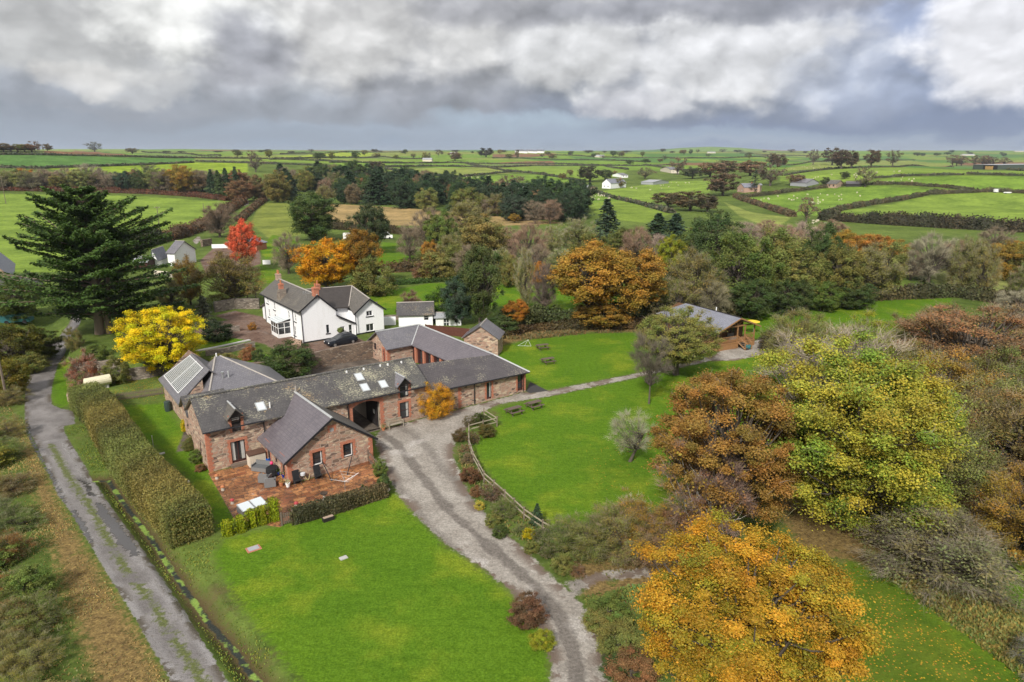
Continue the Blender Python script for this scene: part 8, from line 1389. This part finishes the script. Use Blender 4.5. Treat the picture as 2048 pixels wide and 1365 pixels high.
# ------------------------------------------------------------------ sheep
def sheep_mesh():
    mb = MB(); mb.blob((0, 0, .62), (.55, .28, .30), 3, .1, 10, 7); mb.blob((.62, 0, .78), (.18, .11, .13), 4, .05, 7, 5)
    for x in (-.34, .34):
        for y in (-.13, .13): mb.tube([(x, y, 0), (x, y, .42)], [.045, .07], 5)
    me = mb.build('sheep', M_WOOL, None, True); return me
s0_ = sheep_mesh(); rs = np.random.RandomState(41); n_ = 0
def flock(n, poly, label):
    global n_
    xs = [p[0] for p in poly]; ys = [p[1] for p in poly]; k = 0
    while k < n:
        x, y = rs.uniform(min(xs), max(xs)), rs.uniform(min(ys), max(ys))
        if _poly_sd(np.array([x]), np.array([y]), poly)[0] < .5: continue
        q = P(x, y); o = s0_ if n_ == 0 else s0_.copy()
        if n_: COL.objects.link(o)
        o.location = q; o.rotation_euler = (0, 0, rs.uniform(0, 6.3)); sc = rs.uniform(.85, 1.1); o.scale = (sc, sc, sc); tag(o, label, 'sheep', 'sheep '+label.split('sheep ')[1]); k += 1; n_ += 1
flock(30, [(1500, 400), (1600, 388), (1720, 382), (1740, 392), (1640, 410), (1560, 408)], 'white sheep grazing in the hedged sheep pasture')
flock(26, [(1580, 362), (1690, 345), (1800, 340), (1830, 356), (1700, 361)], 'white sheep scattered on the slope below the crest trees')
flock(12, [(1730, 368), (1830, 358), (1830, 366), (1740, 370)], 'white sheep in the strip above the sheep pasture'); flock(12, [(1570, 336), (1650, 331), (1660, 336), (1580, 342)], 'white sheep near the hill crest')
flock(22, [(1165, 391), (1200, 388), (1235, 398), (1190, 402)], 'white sheep bunched below the far white farmhouse'); flock(14, [(1240, 378), (1345, 364), (1410, 364), (1300, 384)], 'white sheep right of the far white farmhouse'); flock(16, [(930, 352), (990, 352), (990, 362), (925, 366)], 'white sheep in the far centre pasture'); flock(5, [(1618, 436), (1660, 448), (1650, 458), (1625, 450)], 'white sheep at the foot of the hedged pasture')
# ------------------------------------------------------------------ haze: one closed box of even thin air round everything
def haze():
    b = MB(); b.box(-15300, 15300, -15300, 15300, -14, 118); m = bpy.data.materials.new('thin_air'); m.use_nodes = True; t = NT(m.node_tree); t.n.clear(); out = t.new('ShaderNodeOutputMaterial'); v = t.new('ShaderNodeVolumePrincipled'); v.inputs['Color'].default_value = (.78, .87, 1.0, 1); v.inputs['Density'].default_value = 7e-5; v.inputs['Anisotropy'].default_value = .2; t.l.new(v.outputs[0], out.inputs['Volume']); o = b.build('haze', m); tag(o, kind='stuff')
haze(); SC.cycles.volume_bounces = 0

# ------------------------------------------------------------------ rough grass tufts on the unmown banks
def tufts(poly, n, seed, size, name, label_tint, avoid=()):
    rs = np.random.RandomState(seed); q = np.array(poly); x = rs.uniform(q[:, 0].min(), q[:, 0].max(), n*3); y = rs.uniform(q[:, 1].min(), q[:, 1].max(), n*3); ok = _poly_sd(x, y, poly) > 0
    for a in avoid:
        if ok.any(): ok[ok] &= _poly_sd(x[ok], y[ok], a) < -.25
    d = _line_d(x, y, DITCH); ok &= d > .35; x, y = x[ok][:n], y[ok][:n]; cl = np.sin(x*.9+seed)*np.cos(y*.7)+np.sin(x*.31-y*.43+2); keep = rs.rand(len(x)) < .45+.25*cl; x, y, cl = x[keep], y[keep], cl[keep]; z = height(x, y); m = len(x); parts = []
    for k in range(2):
        a = rs.uniform(0, pi, m); h = size*rs.uniform(.5, 1.5, m)*(1+.3*cl); w = size*rs.uniform(.5, 1.1, m); dx, dy = np.cos(a)*w*.5, np.sin(a)*w*.5; lx, ly = rs.normal(0, .35, m)*h, rs.normal(0, .35, m)*h
        v = np.stack([np.stack([x-dx*.5, y-dy*.5, z-.02], 1), np.stack([x+dx*.5, y+dy*.5, z-.02], 1), np.stack([x+dx+lx, y+dy+ly, z+h], 1), np.stack([x-dx+lx, y-dy+ly, z+h*.85], 1)], 1).reshape(-1, 3); parts.append((v, np.arange(4*m).reshape(m, 4)))
    V_, F_ = join(parts); tn = np.clip(np.concatenate([.5+.18*cl]*2)+rs.normal(0, .18, 2*m), 0, 1); me = np_mesh(name, V_, F_, {'tone': tn, 'hue': rs.rand(2*m)}); me.materials.append(M_LEAFV); o = link(name, me); o.color = (*label_tint, 1); tag(o, kind='stuff')
AV = [LANE]+GRAV[:1]+LAWN[:1]+LAWN[4:5]+PATIO
tufts(PP([(125, 855), (235, 840), (400, 1075), (450, 1085), (560, 1260), (640, 1480), (460, 1480), (280, 1095), (130, 870)]), 34000, 1, .07, 'rough_grass', (.24, .27, .05), AV)
tufts(PP([(0, 800), (50, 840), (190, 1100), (345, 1370), (420, 1500), (60, 1500), (0, 1100)]), 40000, 2, .075, 'dead_bracken_grass', (.38, .29, .11), AV)
tufts(PP([(905, 880), (1000, 850), (1110, 1070), (1300, 1080), (1300, 1130), (1160, 1180), (1000, 1050), (930, 960)]), 6000, 3, .14, 'border_ground_cover', (.2, .18, .06), [GRAV[0]]+LAWN[2:3]); tufts(PP([(1160, 1195), (1290, 1170), (1330, 1240), (1330, 1480), (1225, 1480), (1215, 1320)]), 5000, 4, .16, 'border_ground_cover', (.17, .2, .05), [GRAV[0]])
tufts(PP([(1700, 1060), (1850, 1120), (2060, 1230), (2100, 1400), (1900, 1250), (1760, 1150)]), 7000, 5, .14, 'rough_grass', (.24, .21, .06)); tufts(PP([(985, 672), (1100, 645), (1290, 642), (1300, 664), (1180, 668), (1060, 680)]), 5000, 6, .25, 'bank_ground_cover', (.2, .145, .06))
